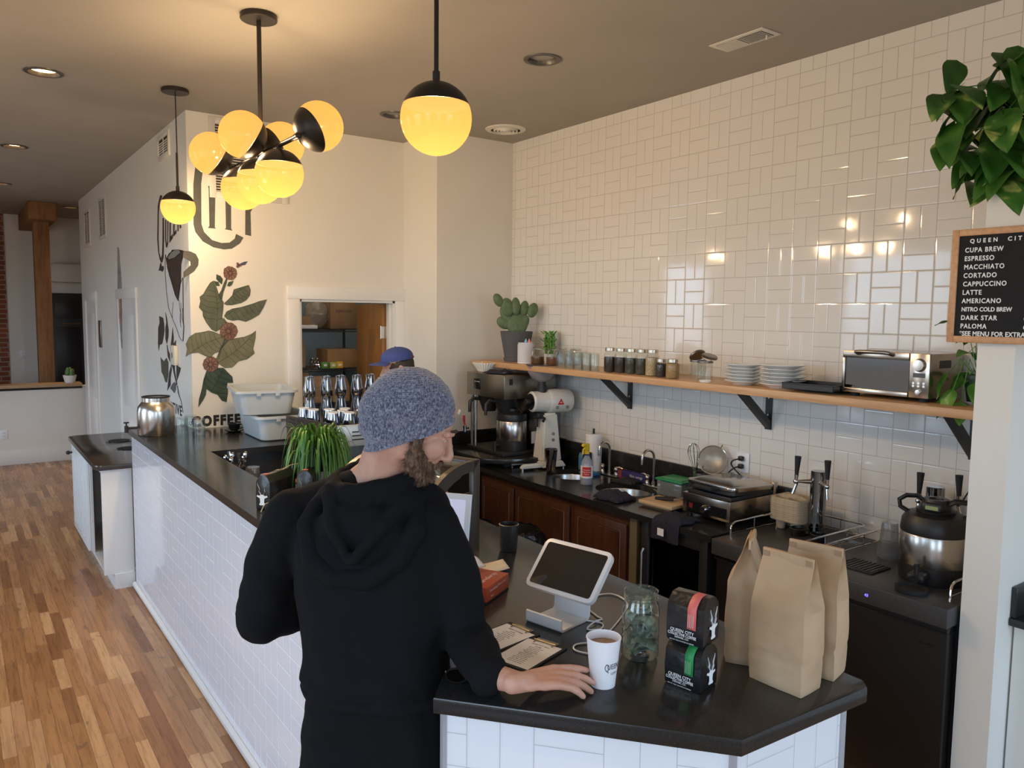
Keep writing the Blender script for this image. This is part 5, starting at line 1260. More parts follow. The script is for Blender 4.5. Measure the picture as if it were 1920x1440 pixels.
# local x along the length (away from the viewer), y towards the customers
CL, CD, CH = .42, .285, .375
def arc(t): a = t*pi/2; return (.03+(CD-.03)*sin(a)**.9, CH*(.42+.58*cos(a)**.75) if t < 1 else CH*.42)
prof = [arc(i/12) for i in range(13)]
M['casefr'] = MT('dark_case_frame', (.055, .042, .032), .35, .2).m
def endframe(x, nm):
    m = MB(); w = .034
    m.box2((x, -.0, 0), (x+.02, w, CH), .002).box2((x, w, 0), (x+.02, CD, .03), .002)
    outer = [(0.0, CH)] + prof[1:] + [(CD, 0)]
    inner = [(max(w, y-.032*(1 if z < CH*.98 else .3)), max(.03, z-.034)) for y, z in outer]
    pts3 = list(zip(outer, inner))
    for (o1, i1), (o2, i2) in zip(pts3, pts3[1:]):
        vs = [m.bm.verts.new((xx, q_[0], q_[1])) for xx in (x, x+.02) for q_ in (o1, o2, i2, i1)]
        for f in ((0, 1, 2, 3), (7, 6, 5, 4), (0, 4, 5, 1), (2, 6, 7, 3)):
            try: m.bm.faces.new([vs[k] for k in f])
            except ValueError: pass
    m.build(nm, M['casefr'], pcs, smooth=.5)
endframe(0, 'end_frame'); endframe(CL-.02, 'end_frame')
MB().box2((.02, 0, CH-.03), (CL-.02, .045, CH), .002).build('top_rail', M['casefr'], pcs)
MB().box2((.02, .0, 0), (CL-.02, CD-.003, .028), .002).build('floor_panel', M['casefr'], pcs)
m = MB()
def gf(u_, v_):
    i = min(11, int(v_*12)); f = v_*12-i; p_, q_ = prof[i], prof[i+1]
    return Vector((.02+(CL-.04)*u_, p_[0]+(q_[0]-p_[0])*f-.004, p_[1]+(q_[1]-p_[1])*f-.004))
m.grid(gf, 2, 24); m.build('curved_glass', M['glass'], pcs, smooth=1.0)
MB().box2((.008, .03, .03), (.012, CD*.70, CH*.72)).build('end_glass', M['glass'], pcs, smooth=0)
for z, d in ((.13, .235), (.235, .215)):
    s_ = MB().box2((.022, .01, z), (CL-.022, d, z+.005)).build('glass_shelf', M['glass'], pcs, smooth=0)
    MB().box2((.022, d, z-.004), (CL-.022, d+.008, z+.012)).box2((.021, .01, z-.004), (.029, d, z+.010)).build('shelf_trim', M['steel'], s_, smooth=0)
for i, (x, z, lab) in enumerate(((.10, .2405, 'pastry on the upper shelf of the curved glass case, near end'), (.25, .2405, 'pastry on the upper shelf of the curved glass case, far end'), (.14, .1355, 'pastry on the lower shelf of the curved glass case'))):
    Mx = pcs.matrix_basis if False else T(-2.40, -2.545, BZ, 0, 0, deg_of(-.34, .94)); p_ = Mx @ Vector((x, .12, z))
    o = MB().sph(0, 0, .022, .05, sx=1.1, sy=.7, sz=.44, seg=18).build('pastry', mottled('baked_crust', (.32, .15, .05), (.48, .27, .11), 30, .6, bump=.5, bscale=60), None, p_); tag(o, lab, 'pastry', 'pastries in the glass case')

# red box of deli paper
rb = thing('tissue_box', 'red dispenser box with white deli paper sticking out beside the pastry case', 'box', (-2.589, -2.727, BZ), deg_of(.87, .49))
RBX = T(0, 0, 0)
M['redbox'] = mottled('printed_red_card', (.42, .035, .02), (.50, .09, .035), 6, .4)
m = MB().box2((-.02, -.10, .004), (.135, .12, .050), .002); m.build('box', M['redbox'], rb)
MB().box2((-.02, -.10, 0), (.135, .12, .0035)).build('box_base', M['blackmatte'], rb, smooth=0)
mm = MB(); mm.grid(lambda u_, v_: Vector((.0+.12*u_, .0+.05*(v_-.5)*(1-.4*u_)+.015*sin(u_*4), .050+.055*sin(u_*pi*.75)*(.35+.65*v_))), 10, 6); mm.build('paper_sheet', M['paper'], rb, smooth=1.2, solid=.0006)
mm = MB(); mm.text('Marvelwrap', .026, T(.06, -.062, .0504), .0002, 'CENTER', .9); mm.text('Interfolded', .012, T(.030, -.1004, .034, radians(90)), .0002, 'CENTER'); mm.text('deli paper sheets', .008, T(.085, -.1004, .036, radians(90)), .0002); mm.text('500 ct', .008, T(.02, -.1004, .016, radians(90)), .0002)
mm.build('box_lettering', simple('pink_print', (.85, .62, .58), .6), rb, smooth=0)
MB().box2((-.0206, -.075, .024), (-.0202, -.025, .034)).build('box_sticker', M['paper'], rb, smooth=0)
# curled flyer and black tumbler
fl_ = thing('paper_flyer', 'curled printed paper flyer lying behind the red box', 'paper', (-2.38, -2.555, BZ), deg_of(.9, -.35))
mm = MB(); mm.grid(lambda u_, v_: Vector(((u_-.5)*.14, (v_-.5)*.10, .001+.028*(max(0, u_-.35)**1.6))), 12, 3); mm.build('sheet', mottled('cream_paper', (.62, .56, .45), (.68, .62, .52), 10, .8), fl_, smooth=1.2, solid=.0005)
mm = MB()
for k in range(3): mm.text(('FRESH DAILY', 'pastries', 'by the case')[k], .013, T(-.03, .026-k*.018, .0022, 0, -.03), .0001)
mm.build('print', M['ink'], fl_, smooth=0)
tb = thing('black_tumbler', 'black tumbler standing alone on the bar behind the tablet', 'cup', (-2.195, -2.425, BZ))
MB().lathe([(0, 0), (.029, 0), (.031, .004), (.036, .098), (.033, .098), (.028, .008), (0, .006)], seg=36).build('cup', M['blackmetal'], tb); MB().lathe([(.0335, .0975), (.0365, .0980), (.0335, .0995)], seg=36, close=True).build('rim', M['darksteel'], tb)
sg = thing('sunglasses', 'dark folded sunglasses lying at the bar edge by the customer\'s hip', 'glasses', (-2.86, -3.215, BZ+.001), deg_of(.75, -.6))
m = MB()
for sx in (-1, 1): m.tube([(sx*.033+.026*cos(a*pi/8), .0, .018+.017*sin(a*pi/8)) for a in range(16)], .0022, 6, closed=True)
m.tube([(-.008, 0, .022), (.008, 0, .022)], .0022, 6); m.build('frame', M['blackgloss'], sg)
for sx in (-1, 1):
    MB().cyl(1, -.0008, .0008, M=T(sx*.033, 0, .018, pi/2) @ Matrix.Diagonal((.025, .016, 1, 1))).build('lens', M['gdark'], sg)
    MB().tube([(sx*.059, 0, .026), (sx*.055, .008, .024), (-sx*.02, .012+.004*sx, .008)], .002, 6).build('temple', M['blackgloss'], sg)
# ---------------------------------------------------------------- corner brewing station
BW = .9805
bw_ = thing('coffee_brewer', 'large stainless coffee brewer with thermal server in the corner below the cactus', 'coffee machine', (-.30, .205, BW))
M['brewsteel'] = MT('brewer_steel', (.34, .31, .26), .30, 1.0).m
MB().box2((-.26, -.255, .425), (.22, .255, .60), .004).build('head', M['brewsteel'], bw_)
MB().box2((.02, -.245, .03), (.22, .245, .425), .003).build('back_column', M['darksteel'], bw_)
MB().box2((-.26, -.25, .0), (.22, .25, .03), .006).build('drip_base', M['black'], bw_)
MB().box2((-.2615, .06, .475), (-.2602, .155, .555), .003).build('display_panel', M['blackgloss'], bw_)
for k in range(3): MB().box2((-.2622, .075+k*.025, .53), (-.2616, .09+k*.025, .536)).build('display_text', simple('panel_text', (.6, .6, .62), .6), bw_, smooth=0)
for k in range(3):
    for x in (-.10, .02): MB().box2((x, -.2575, .475+k*.03), (x+.06, -.2551, .483+k*.03), .001).build('side_louvre', M['brewsteel'], bw_)
MB().box2((-.215, -.2565, .53), (-.185, -.2551, .575)).build('side_label', M['blackmatte'], bw_, smooth=0)
MB().box2((.0, -.2465, .08), (.08, -.2451, .17)).build('rating_plate', M['paper'], bw_, smooth=0)
for y in (.215, .165): MB().cyl(.012, .03, .425, -.235, y).build('front_tube', M['steel'], bw_)
for y, vis in ((-.10, 1), (.12, 0)):
    f_ = MB().lathe([(0, .30), (.05, .30), (.085, .40), (.090, .425), (0, .425)], -.14, y, seg=30).build('brew_funnel', M['black'], bw_)
    MB().tube([(-.22, y, .395), (-.285, y, .405), (-.315, y, .38), (-.32, y, .30)], [.012, .013, .014, .011], 10).build('funnel_handle', M['black'], f_)
tp_ = MB().tube([(-.255, .235, .16), (-.285, .235, .16)], .010, 10).cyl(.012, .13, .18, -.290, .235, r2=.016).build('hot_water_tap', M['chrome'], bw_)
MB().tube([(-.29, .235, .18), (-.295, .235, .215)], .008, 8).box(-.297, .235, .21, .015, .024, .05, .006).build('tap_handle', M['red'], tp_)
sv = thing('thermal_server', 'steel thermal coffee server with black base standing in the coffee brewer', 'server', (-.40, .075, BW+.0305))
K_ = 1.30
MB().lathe([(0, 0), (.088, 0), (.09, .01), (.09, .055), (0, .055)], seg=40).build('base', M['black'], sv)
MB().lathe([(.087, .055), (.089, .058), (.089, .165), (.087, .168)], seg=48).build('steel_body', M['steel'], sv)
MB().lathe([(.089, .168), (.091, .175), (.085, .205), (.06, .218), (.04, .222), (.04, .235), (0, .235)], seg=40).build('lid', M['black'], sv)
MB().tube([(-.089, 0, .03), (-.115, 0, .03)], .012, 8).cyl(.011, .0, .05, -.118, 0).build('faucet', M['black'], sv)
MB().tube([(0, -.075, .20), (0, -.10, .225), (0, -.06, .245), (0, .06, .245), (0, .10, .225), (0, .075, .20)], .006, 8).build('carry_handle', M['black'], sv)
for c_ in sv.children: c_.scale = (K_, K_, K_*1.02)
ft = None
fm_ = MB(); NP = 26
def flute(u_, v_):
    a = u_*2*pi; z = .072*v_; r = .050+.042*v_; r *= 1+.055*v_*sin(NP*a); return Vector((r*cos(a), r*sin(a), z))
fm_.grid(flute, NP*6, 6, wrap=True); fm_.cyl(.050, .0, .001, seg=40)
o = fm_.build('coffee_filters', simple('filter_paper', (.82, .78, .70), .8), None, (-.47, .345, BW+.601), smooth=1.0, solid=.001); tag(o, 'stack of fluted white paper coffee filters on top of the brewer', 'filters')
def cloth(name, label, loc, rz, sx, sy, h, seed, col, drape=None):
    rnd = random.Random(seed); ph = rnd.uniform(0, 9)
    def f(u_, v_):
        x, y = (u_-.5)*sx, (v_-.5)*sy; ed = max(0, 1-max(abs(u_-.5), abs(v_-.5))*2)**.5
        z = .004+h*ed*(.55+.5*noise.noise(Vector((u_*3.1+ph, v_*3.1, seed)))+.25*abs(noise.noise(Vector((u_*9+ph, v_*9, seed*2.0)))))
        x += .018*noise.noise(Vector((u_*4, v_*4, seed+5.0))); y += .018*noise.noise(Vector((u_*4+9, v_*4, seed+5.0)))
        q = Vector((x, y, max(.003, z)))
        return drape(q, u_, v_) if drape else q
    m = MB(); m.grid(f, 30, 30); t = thing(name, label, 'cloth', loc, rz)
    m.build('fabric', col, t, smooth=1.5, solid=.0025); return t
nv = mottled('navy_cloth', (.012, .011, .022), (.022, .020, .036), 120, .9, bump=.6, bscale=300)
M['navy'] = nv
cl = cloth('folded_cloth', 'dark folded cloth lying on the brewer beside the paper filters', (-.47, .155, BW+.601), .3, .14, .20, .045, 3, nv)
MB().box(-.05, -.085, .012, .03, .025, .001).build('cloth_tag', M['paper'], cl, smooth=0)

# grinder
gr = thing('coffee_grinder', 'tall white shop coffee grinder with grey hopper on the sink counter', 'grinder', (-.265, -.19, CT+.0005), radians(-8))
M['gwhite'] = simple('cream_enamel', (.70, .69, .64), .28)
def taper(m, z0, z1, a, b, bev=0):
    """rectangular tapered column; a, b = (x0, x1, y0, y1)"""
    lo = [(a[0], a[2]), (a[1], a[2]), (a[1], a[3]), (a[0], a[3])]; hi = [(b[0], b[2]), (b[1], b[2]), (b[1], b[3]), (b[0], b[3])]
    vl = [m.bm.verts.new((p_[0], p_[1], z0)) for p_ in lo]; vh = [m.bm.verts.new((p_[0], p_[1], z1)) for p_ in hi]
    m.bm.faces.new(vl[::-1]); m.bm.faces.new(vh)
    for i in range(4): m.bm.faces.new((vl[i], vl[(i+1) % 4], vh[(i+1) % 4], vh[i]))
    if bev:
        es = list({e_ for v in vl+vh for e_ in v.link_edges}); bmesh.ops.bevel(m.bm, geom=es, offset=bev, segments=2, affect='EDGES')
m = MB(); taper(m, .045, .40, (-.085, .085, -.075, .075), (-.055, .055, -.05, .05), .012); m.build('column', M['gwhite'], gr)
m = MB(); taper(m, .012, .05, (-.10, .10, -.115, .105), (-.088, .088, -.08, .08), .006)
taper(m, .014, .045, (-.27, -.08, .055, .10), (-.25, -.07, .06, .095), .008); taper(m, .014, .045, (-.27, -.08, -.105, -.06), (-.25, -.07, -.10, -.065), .008); m.build('base', M['gwhite'], gr)
for x, y in ((-.25, .078), (-.25, -.083), (.08, -.10), (.08, .09)): MB().cyl(.012, 0, .014, x, y).build('foot', M['steel'], gr)
HX = T(0, 0, .47, 0, pi/2, 0)
MB().lathe([(0, -.145), (.066, -.145), (.075, -.135), (.075, -.02), (.082, -.01), (.088, .0), (.088, .16), (.080, .178), (.05, .185), (0, .185)], M=T(0, 0, .485, 0, pi/2, 0), seg=44).build('motor_housing', M['gwhite'], gr)
MB().lathe([(0, -.150), (.060, -.150), (.060, -.1455), (0, -.1455)], M=T(0, 0, .485, 0, pi/2, 0), seg=36).build('face_plate', M['blackgloss'], gr)
MB().lathe([(0, -.19), (.020, -.19), (.024, -.183), (.020, -.150), (0, -.150)], M=T(0, .0, .485, 0, pi/2, 0)).tube([(-.17, -.04, .485), (-.17, .04, .485)], .008).build('adjust_knob', M['black'], gr)
MB().cyl(.036, .55, .605, -.055, 0).cyl(.030, .605, .63, -.055, 0).build('hopper_neck', M['black'], gr)
MB().lathe([(.034, .63), (.075, .655), (.105, .70), (.115, .745), (.112, .745), (.10, .70), (.07, .66), (.03, .635)], -.055, 0, seg=40).build('hopper', glassy('smoky_hopper', (.75, .70, .72), 1.0, .1, .55, (.50, .45, .46)), gr)
MB().cyl(.117, .746, .756, -.055, 0, bev=.003, seg=40).build('hopper_lid', simple('smoke_lid', (.06, .055, .06), .3), gr)
MB().box2((-.105, -.035, .36), (-.045, .035, .405), .01).tube([(-.075, -.035, .375), (-.075, -.085, .37), (-.095, -.10, .35)], .010, 8).cyl(.02, .30, .36, -.10, 0).build('chute', M['black'], gr)
MB().prism([(-.028, -.02), (.028, -.02), (0, .026)], 0, .001, M=T(.06, -.0885, .485, pi/2)).build('red_badge', M['red'], gr, smooth=0)
MB().box2((.052, -.0903, .479), (.068, -.0896, .484)).build('badge_print', M['letter'], gr, smooth=0)
for z in (.225, .27): MB().lathe([(.013, 0), (.011, .004), (0, .004)], M=T(.012, -.064, z-.02, pi/2+.07)).build('switch', M['steel'], gr)
for x in (.02, .105):
    for k in range(3): MB().box2((x, -.0895, .435+k*.008), (x+.022, -.0850, .438+k*.008)).build('cooling_slot', M['blackmatte'], gr, smooth=0)

# items by the sinks
o = thing('shaker_tin', 'dark steel shaker tin standing before the white grinder', 'cup', (-.375, -.375, CT+.0005))
MB().lathe([(0, .002), (.028, .002), (.030, 0), (.033, .01), (.046, .165), (.044, .165), (.031, .012), (0, .012)], seg=36).build('tin', MT('smoked_steel', (.30, .28, .27), .15, 1.0).m, o)
MB().lathe([(.044, .163), (.047, .165), (.044, .167)], seg=36, close=True).build('rim', M['chrome'], o)
o = thing('soap_bottle', 'blue bottle with black pump beside the paper towel roll', 'bottle', (-.115, -.425, CT+.0005))
MB().lathe([(0, 0), (.032, 0), (.034, .006), (.034, .10), (.028, .118), (.012, .125), (0, .125)]).build('bottle', simple('blue_soap', (.10, .24, .36), .3), o)
MB().cyl(.0345, .035, .09).build('bottle_label', simple('blue_label', (.06, .22, .45), .5), o)
MB().cyl(.013, .125, .145).tube([(0, 0, .145), (0, 0, .175), (-.03, 0, .178)], .005).build('pump', M['black'], o)
o = thing('paper_towel_holder', 'white paper towel roll on a black stand beside the faucet', 'paper towel', (-.125, -.545, CT+.0005))
MB().cyl(.07, 0, .012, bev=.002).cyl(.008, .012, .315).build('stand', M['black'], o)
MB().lathe([(.019, .0125), (.055, .0125), (.058, .016), (.058, .275), (.055, .279), (.019, .279)], seg=36, close=True).build('towel_roll', mottled('paper_towel', (.80, .79, .80), (.76, .75, .76), 60, .85), o)
MB().box2((-.060, -.05, .0125), (-.0585, .045, .155)).build('black_sleeve', M['black'], o, smooth=0)
o = tag(MB().box(0, 0, 0, .09, .13, .022, .006).build('blue_sponge_tray', simple('blue_rubber', (.03, .16, .38), .5), None, (-.205, -.60, CT+.0005)), 'flat blue tray by the sink below the paper towel roll', 'tray')
o = thing('spray_bottle', 'clear spray bottle with yellow trigger and red label between the two sinks', 'bottle', (-.42, -.815, CT+.0005), radians(15))
MB().lathe([(0, 0), (.038, 0), (.040, .006), (.040, .125), (.034, .15), (.016, .19), (.014, .205), (0, .205)], seg=32).build('bottle', glassy('milky_bottle', (.75, .78, .85), .9, .1, .45, (.62, .66, .76)), o)
MB().cyl(.0382, .004, .085).build('liquid', glassy('bottle_liquid', (.8, .82, .9), .3, .2, .5, (.55, .58, .68)), o)
MB().cyl(.0408, .045, .125).build('white_label', M['paper'], o)
lm_ = MB()
def curved_patch(m, r, a0, a1, z0, z1, n=8):
    prev = None
    for k in range(n+1):
        a = a0+(a1-a0)*k/n; cur = [m.bm.verts.new((r*cos(a), r*sin(a), z0)), m.bm.verts.new((r*cos(a), r*sin(a), z1))]
        if prev: m.bm.faces.new((prev[0], cur[0], cur[1], prev[1]))
        prev = cur
ca = math.atan2(-3.86, -3.38)-radians(15)
curved_patch(lm_, .0413, ca-.75, ca+.75, .058, .120); lm_.build('red_label', M['red'], o, smooth=1.0)
lm_ = MB()
for k, (s_, t_) in enumerate((('Peroxide', .100), ('Multi Surface', .086), ('Cleaner', .072))): wrap_text(lm_, s_, .0125, t_, ca, lambda z: .0412)
lm_.build('label_print', M['letter'], o, smooth=0)
m = MB().cyl(.017, .200, .222).box(0, 0, .222, .030, .026, .05, .006).tube([(.0, 0, .262), (-.05, 0, .266)], .011).tube([(-.014, 0, .255), (-.045, 0, .235), (-.048, 0, .205)], .006); m.build('trigger', simple('yellow_plastic', (.80, .58, .02), .4), o)
MB().lathe([(.0145, .193), (.019, .193), (.019, .203), (.0145, .203)], close=True).build('collar', simple('navy_collar', (.03, .05, .16), .4), o)
def faucet(loc, rz, label, h, spread, reach):
    t = thing('sink_faucet', label, 'faucet', loc, rz, group='gooseneck faucets')
    MB().box(0, 0, 0, .045, spread*2+.05, .012, .005).build('escutcheon', M['steel'], t)
    pts = [(0, 0, .012), (0, 0, h-.05)] + [(-reach/2+reach/2*cos(a*pi/10), 0, h-.05+.055*sin(a*pi/10)) for a in range(1, 11)] + [(-reach, 0, h-.085)]
    MB().tube(pts, .009, 12).cyl(.014, .012, .035).build('spout', M['steel'], t)
    for sy in (-1, 1):
        m = MB().lathe([(.018, .012), (.019, .02), (.012, .035), (.018, .05), (.018, .06), (.010, .072), (0, .076)], 0, sy*spread, seg=20)
        m.tube([(0, sy*spread, .066), (0, sy*(spread+.03), .074), (.004, sy*(spread+.062), .068)], [.006, .006, .005], 8); m.build('handle', M['steel'], t)
    return t
faucet((-.105, -.695, CT+.0005), 0, 'gooseneck faucet partly behind the spray bottle', .235, .07, .10)
faucet((-.11, -1.125, CT+.0005), 0, 'gooseneck faucet of the right sink beside the green lidded tub', .245, .055, .11)
o = thing('wrap_box', 'red and blue box of plastic wrap against the black backsplash', 'box', (-.065, -.90, CT+.0005), radians(4))
MB().box(0, 0, 0, .055, .30, .055, .002).build('box', simple('blue_card', (.035, .03, .16), .5), o)
MB().box2((-.0285, .09, .0), (.0285, .151, .0556)).build('red_end', simple('red_card', (.30, .05, .06), .5), o, smooth=0)
m = MB(); m.text('film wrap', .03, T(-.0282, -.04, .03, pi/2, 0, -pi/2), .0002); m.build('box_print', simple('print_pale', (.7, .7, .75), .6), o, smooth=0)
cloth('black_rag', 'black rag lying at the back of the counter behind the right sink', (-.17, -.93, CT+.0008), .2, .12, .17, .05, 8, M['blackmatte'])
cloth('dish_cloth', 'dark navy dish cloth bunched on the rim of the right sink', (-.555, -1.23, CT+.0008), .1, .17, .21, .085, 14, nv)
o = thing('food_tub', 'clear food tub with bright green lid beside the panini press', 'container', (-.16, -1.375, CT+.0005), radians(3))
MB().box(0, 0, 0, .16, .20, .095, .012).build('tub', glassy('cloudy_tub', (.72, .75, .75), 1.0, .1, .30, (.5, .53, .53)), o)
MB().box(0, 0, .0955, .175, .215, .012, .004).box(0, 0, .1076, .14, .18, .004, .002).build('lid', simple('green_lid', (.01, .26, .075), .35), o)
cbd = thing('cutting_board', 'small light wood cutting board in front of the panini press', 'board', (-.43, -1.53, CT+.0005), radians(5))
m = MB().box(0, 0, .012, .19, .25, .022, .006); m.box(-.07, 0, 0, .015, .20, .012, .002).box(.07, 0, 0, .015, .20, .012, .002); m.build('board', wood('maple_board', (.50, .32, .16), (.60, .40, .22), 9, (6, .5, 6), .5), cbd)
tg = thing('tongs', 'black handled tongs lying on the cutting board', 'tongs', (-.415, -1.55, CT+.0352), radians(-65))
for s_ in (-1, 1):
    MB().tube([(-.085, 0, .006), (-.03, s_*.012, .010), (.03, s_*.018, .016)], [.009, .010, .009], 8).build('grip', M['blackmatte'], tg); MB().tube([(.03, s_*.018, .016), (.10, s_*.012, .028), (.125, s_*.004, .030)], .0045, 6).build('steel_arm', M['steel'], tg)
uc = thing('utensil_canister', 'steel canister behind the panini press holding whisk and strainer', 'holder', (-.085, -1.505, CT+.0005))
MB().lathe([(0, 0), (.05, 0), (.052, .004), (.052, .16), (.049, .16), (.049, .006), (0, .006)], seg=32).build('canister', M['darksteel'], uc)
wh = thing('whisk', 'balloon whisk standing in the steel canister', 'whisk', (-.115, -1.50, CT+.008))
W0 = Vector((.0, .0, .0)); ax = Vector((-.035, .01, .31)).normalized(); s1 = ax.orthogonal().normalized(); s2 = ax.cross(s1)
MB().tube([W0, ax*.10], .009, 10).build('handle', M['blackmatte'], wh); wh.scale = (1.12, 1.12, 1.12); m = MB()
for k in range(5):
    a = k*pi/5; d_ = s1*cos(a)+s2*sin(a); m.tube([ax*(.10+.205*t/16 if t <= 16 else 0)+d_*(.040*sin((t/16)**1.5*pi*.5+.0))*(1) for t in range(13)] + [ax*(.305-.0*t)+d_*.0 if False else ax*(.10+.154+.05*sin((t+1)/8*pi/2))+d_*(.0325*cos((t+1)/8*pi/2)) for t in range(8)], .0014, 5)
    d_ = -d_; m.tube([ax*(.10+.205*t/16)+d_*(.040*sin((t/16)**1.5*pi*.5)) for t in range(13)] + [ax*(.254+.05*sin((t+1)/8*pi/2))+d_*(.0325*cos((t+1)/8*pi/2)) for t in range(8)], .0014, 5)
m.build('wires', M['chrome'], wh)
st_ = thing('strainer', 'round wire mesh strainer leaning out of the steel canister', 'strainer', (-.075, -1.515, CT+.008))
mesh_m = bpy.data.materials.new('wire_mesh'); mesh_m.use_nodes = True; nt = mesh_m.node_tree; p_ = nt.nodes['Principled BSDF']; p_.inputs['Base Color'].default_value = (.50, .45, .36, 1); p_.inputs['Metallic'].default_value = .8; p_.inputs['Roughness'].default_value = .45; p_.inputs['Alpha'].default_value = .62
cc = Vector((-.015, -.075, .245)); nrm_ = Vector((-.80, -.42, .28)).normalized(); u1 = nrm_.orthogonal().normalized(); 
MXs = Matrix.Translation(cc) @ Vector((0, 0, 1)).rotation_difference(nrm_).to_matrix().to_4x4()
MB().lathe([(0, -.055), (.04, -.048), (.070, -.028), (.086, 0)], M=MXs, seg=40).build('mesh_bowl', mesh_m, st_, smooth=1.0)
MB().tube([MXs @ Vector((.087*cos(a*pi/18), .087*sin(a*pi/18), 0)) for a in range(36)], .0035, 8, closed=True).build('rim', M['chrome'], st_)
MB().tube([(0, 0, 0), (-.004, .006, .10), cc+Vector((.0, .074, -.045))], .005, 8).build('handle', M['steel'], st_)
MB().tube([MXs @ Vector((.087, .0, 0)), MXs @ Vector((.11, .0, .0))], .004, 6).build('rest_hook', M['chrome'], st_)
outl = outlet('double_outlet', 'white outlet with two black plugs on the tiled wall behind the panini press', (-.0005, -1.745, 1.165), -pi/2, 1.3)
for z_, pts in ((1.19, [(-.035, -1.745, 1.19), (-.06, -1.715, 1.175), (-.045, -1.70, 1.14), (-.04, -1.78, 1.08), (-.05, -1.87, 1.04), (-.06, -1.90, 1.0)]), (1.143, [(-.035, -1.745, 1.143), (-.055, -1.72, 1.13), (-.06, -1.68, 1.085), (-.06, -1.66, 1.0), (-.04, -1.66, .93)])):
    t = thing('plugged_cable', 'black power cord plugged in the %s socket behind the panini press' % ('upper' if z_ > 1.16 else 'lower'), 'cable', (0, 0, 0))
    MB().box(-.022, -1.745, z_-.014, .026, .030, .028, .006).build('plug', M['black'], t); MB().tube(spline(pts), .0045, 8).build('cable', M['black'], t)
# panini press
pp = thing('panini_press', 'big stainless panini press with black control panel on the sink counter', 'grill', (-.28, -1.885, CT+.0005), radians(0))
M['press'] = MT('press_steel', (.46, .41, .36), .22, 1.0).m
MB().box2((-.21, -.165, .025), (.21, .165, .135), .004).build('base', M['press'], pp)
MB().box2((-.2118, -.145, .04), (-.2102, .135, .095), .001).build('control_panel', M['blackgloss'], pp, smooth=0)
MB().lathe([(.024, 0), (.022, .012), (.018, .025), (0, .026)], M=T(-.2118, .0, .068, 0, -pi/2, 0), seg=10).build('dial', M['chrome'], pp)
MB().box2((-.2124, .09, .055), (-.2118, .115, .082)).build('red_switch', simple('dim_red', (.20, .015, .01), .4), pp, smooth=0)
for x in (-.18, .18):
    for y in (-.14, .14): MB().cyl(.018, 0, .026, x, y).build('foot', M['black'], pp)
MB().box2((-.19, -.155, .1352), (.17, .155, .155), .006).build('lower_plate', M['blackmetal'], pp)
def rr_(a, b, r, n=6): return [(sx*(a-r)+r*cos(t0+pi/2*i/n), sy*(b-r)+r*sin(t0+pi/2*i/n)) for sx, sy, t0 in ((1, 1, 0), (-1, 1, pi/2), (-1, -1, pi), (1, -1, 3*pi/2)) for i in range(n+1)]
LM = T(-.01, 0, .165, 0, radians(3), 0)
MB().prism(rr_(.185, .165, .05), -.008, .012, M=LM).build('upper_plate', M['blackmetal'], pp)
MB().prism(rr_(.19, .17, .055), .0125, .035, M=LM, bev=.004).build('upper_band', M['press'], pp)
m = MB(); lo, hi = rr_(.165, .145, .03), rr_(.125, .105, .02); A = [m.bm.verts.new((x, y, .0352)) for x, y in lo]; B_ = [m.bm.verts.new((x, y, .056)) for x, y in hi]
for i in range(len(A)): m.bm.faces.new((A[i], A[(i+1) % len(A)], B_[(i+1) % len(A)], B_[i]))
m.bm.faces.new(B_); m.bm.faces.new(A[::-1]); bmesh.ops.transform(m.bm, matrix=LM, verts=m.bm.verts[:]); m.build('lid_cover', M['press'], pp, smooth=.5)
MB().tube([(-.17, -.055, .19), (-.235, -.055, .192), (-.235, .055, .192), (-.17, .055, .19)], .013, 10).build('handle', M['blackmatte'], pp)
for y in (-.15, .15): MB().box2((.165, y-.012, .10), (.20, y+.012, .20), .003).build('hinge_arm', M['press'], pp)
MB().box2((-.06, -.1662, .085), (-.03, -.1651, .105)).build('side_vent', M['black'], pp, smooth=0)
# towel hanging at the counter front
def dr(q, u_, v_):
    if q.x < -.035:
        ov = -.035-q.x; return Vector((-.035-.012-.006*sin(v_*9), q.y+.3*ov*.3, -ov*1.1-.004+min(q.z, .006)))
    return q
tw = cloth('hanging_towel', 'dark navy towel with white tag hanging over the counter edge before the panini press', (-.652, -1.79, CT+.0008), 0, .26, .20, .07, 19, nv, dr)
MB().box2((-.0625, .0, -.075), (-.0605, .045, -.035)).build('towel_tag', M['paper'], tw, smooth=0)

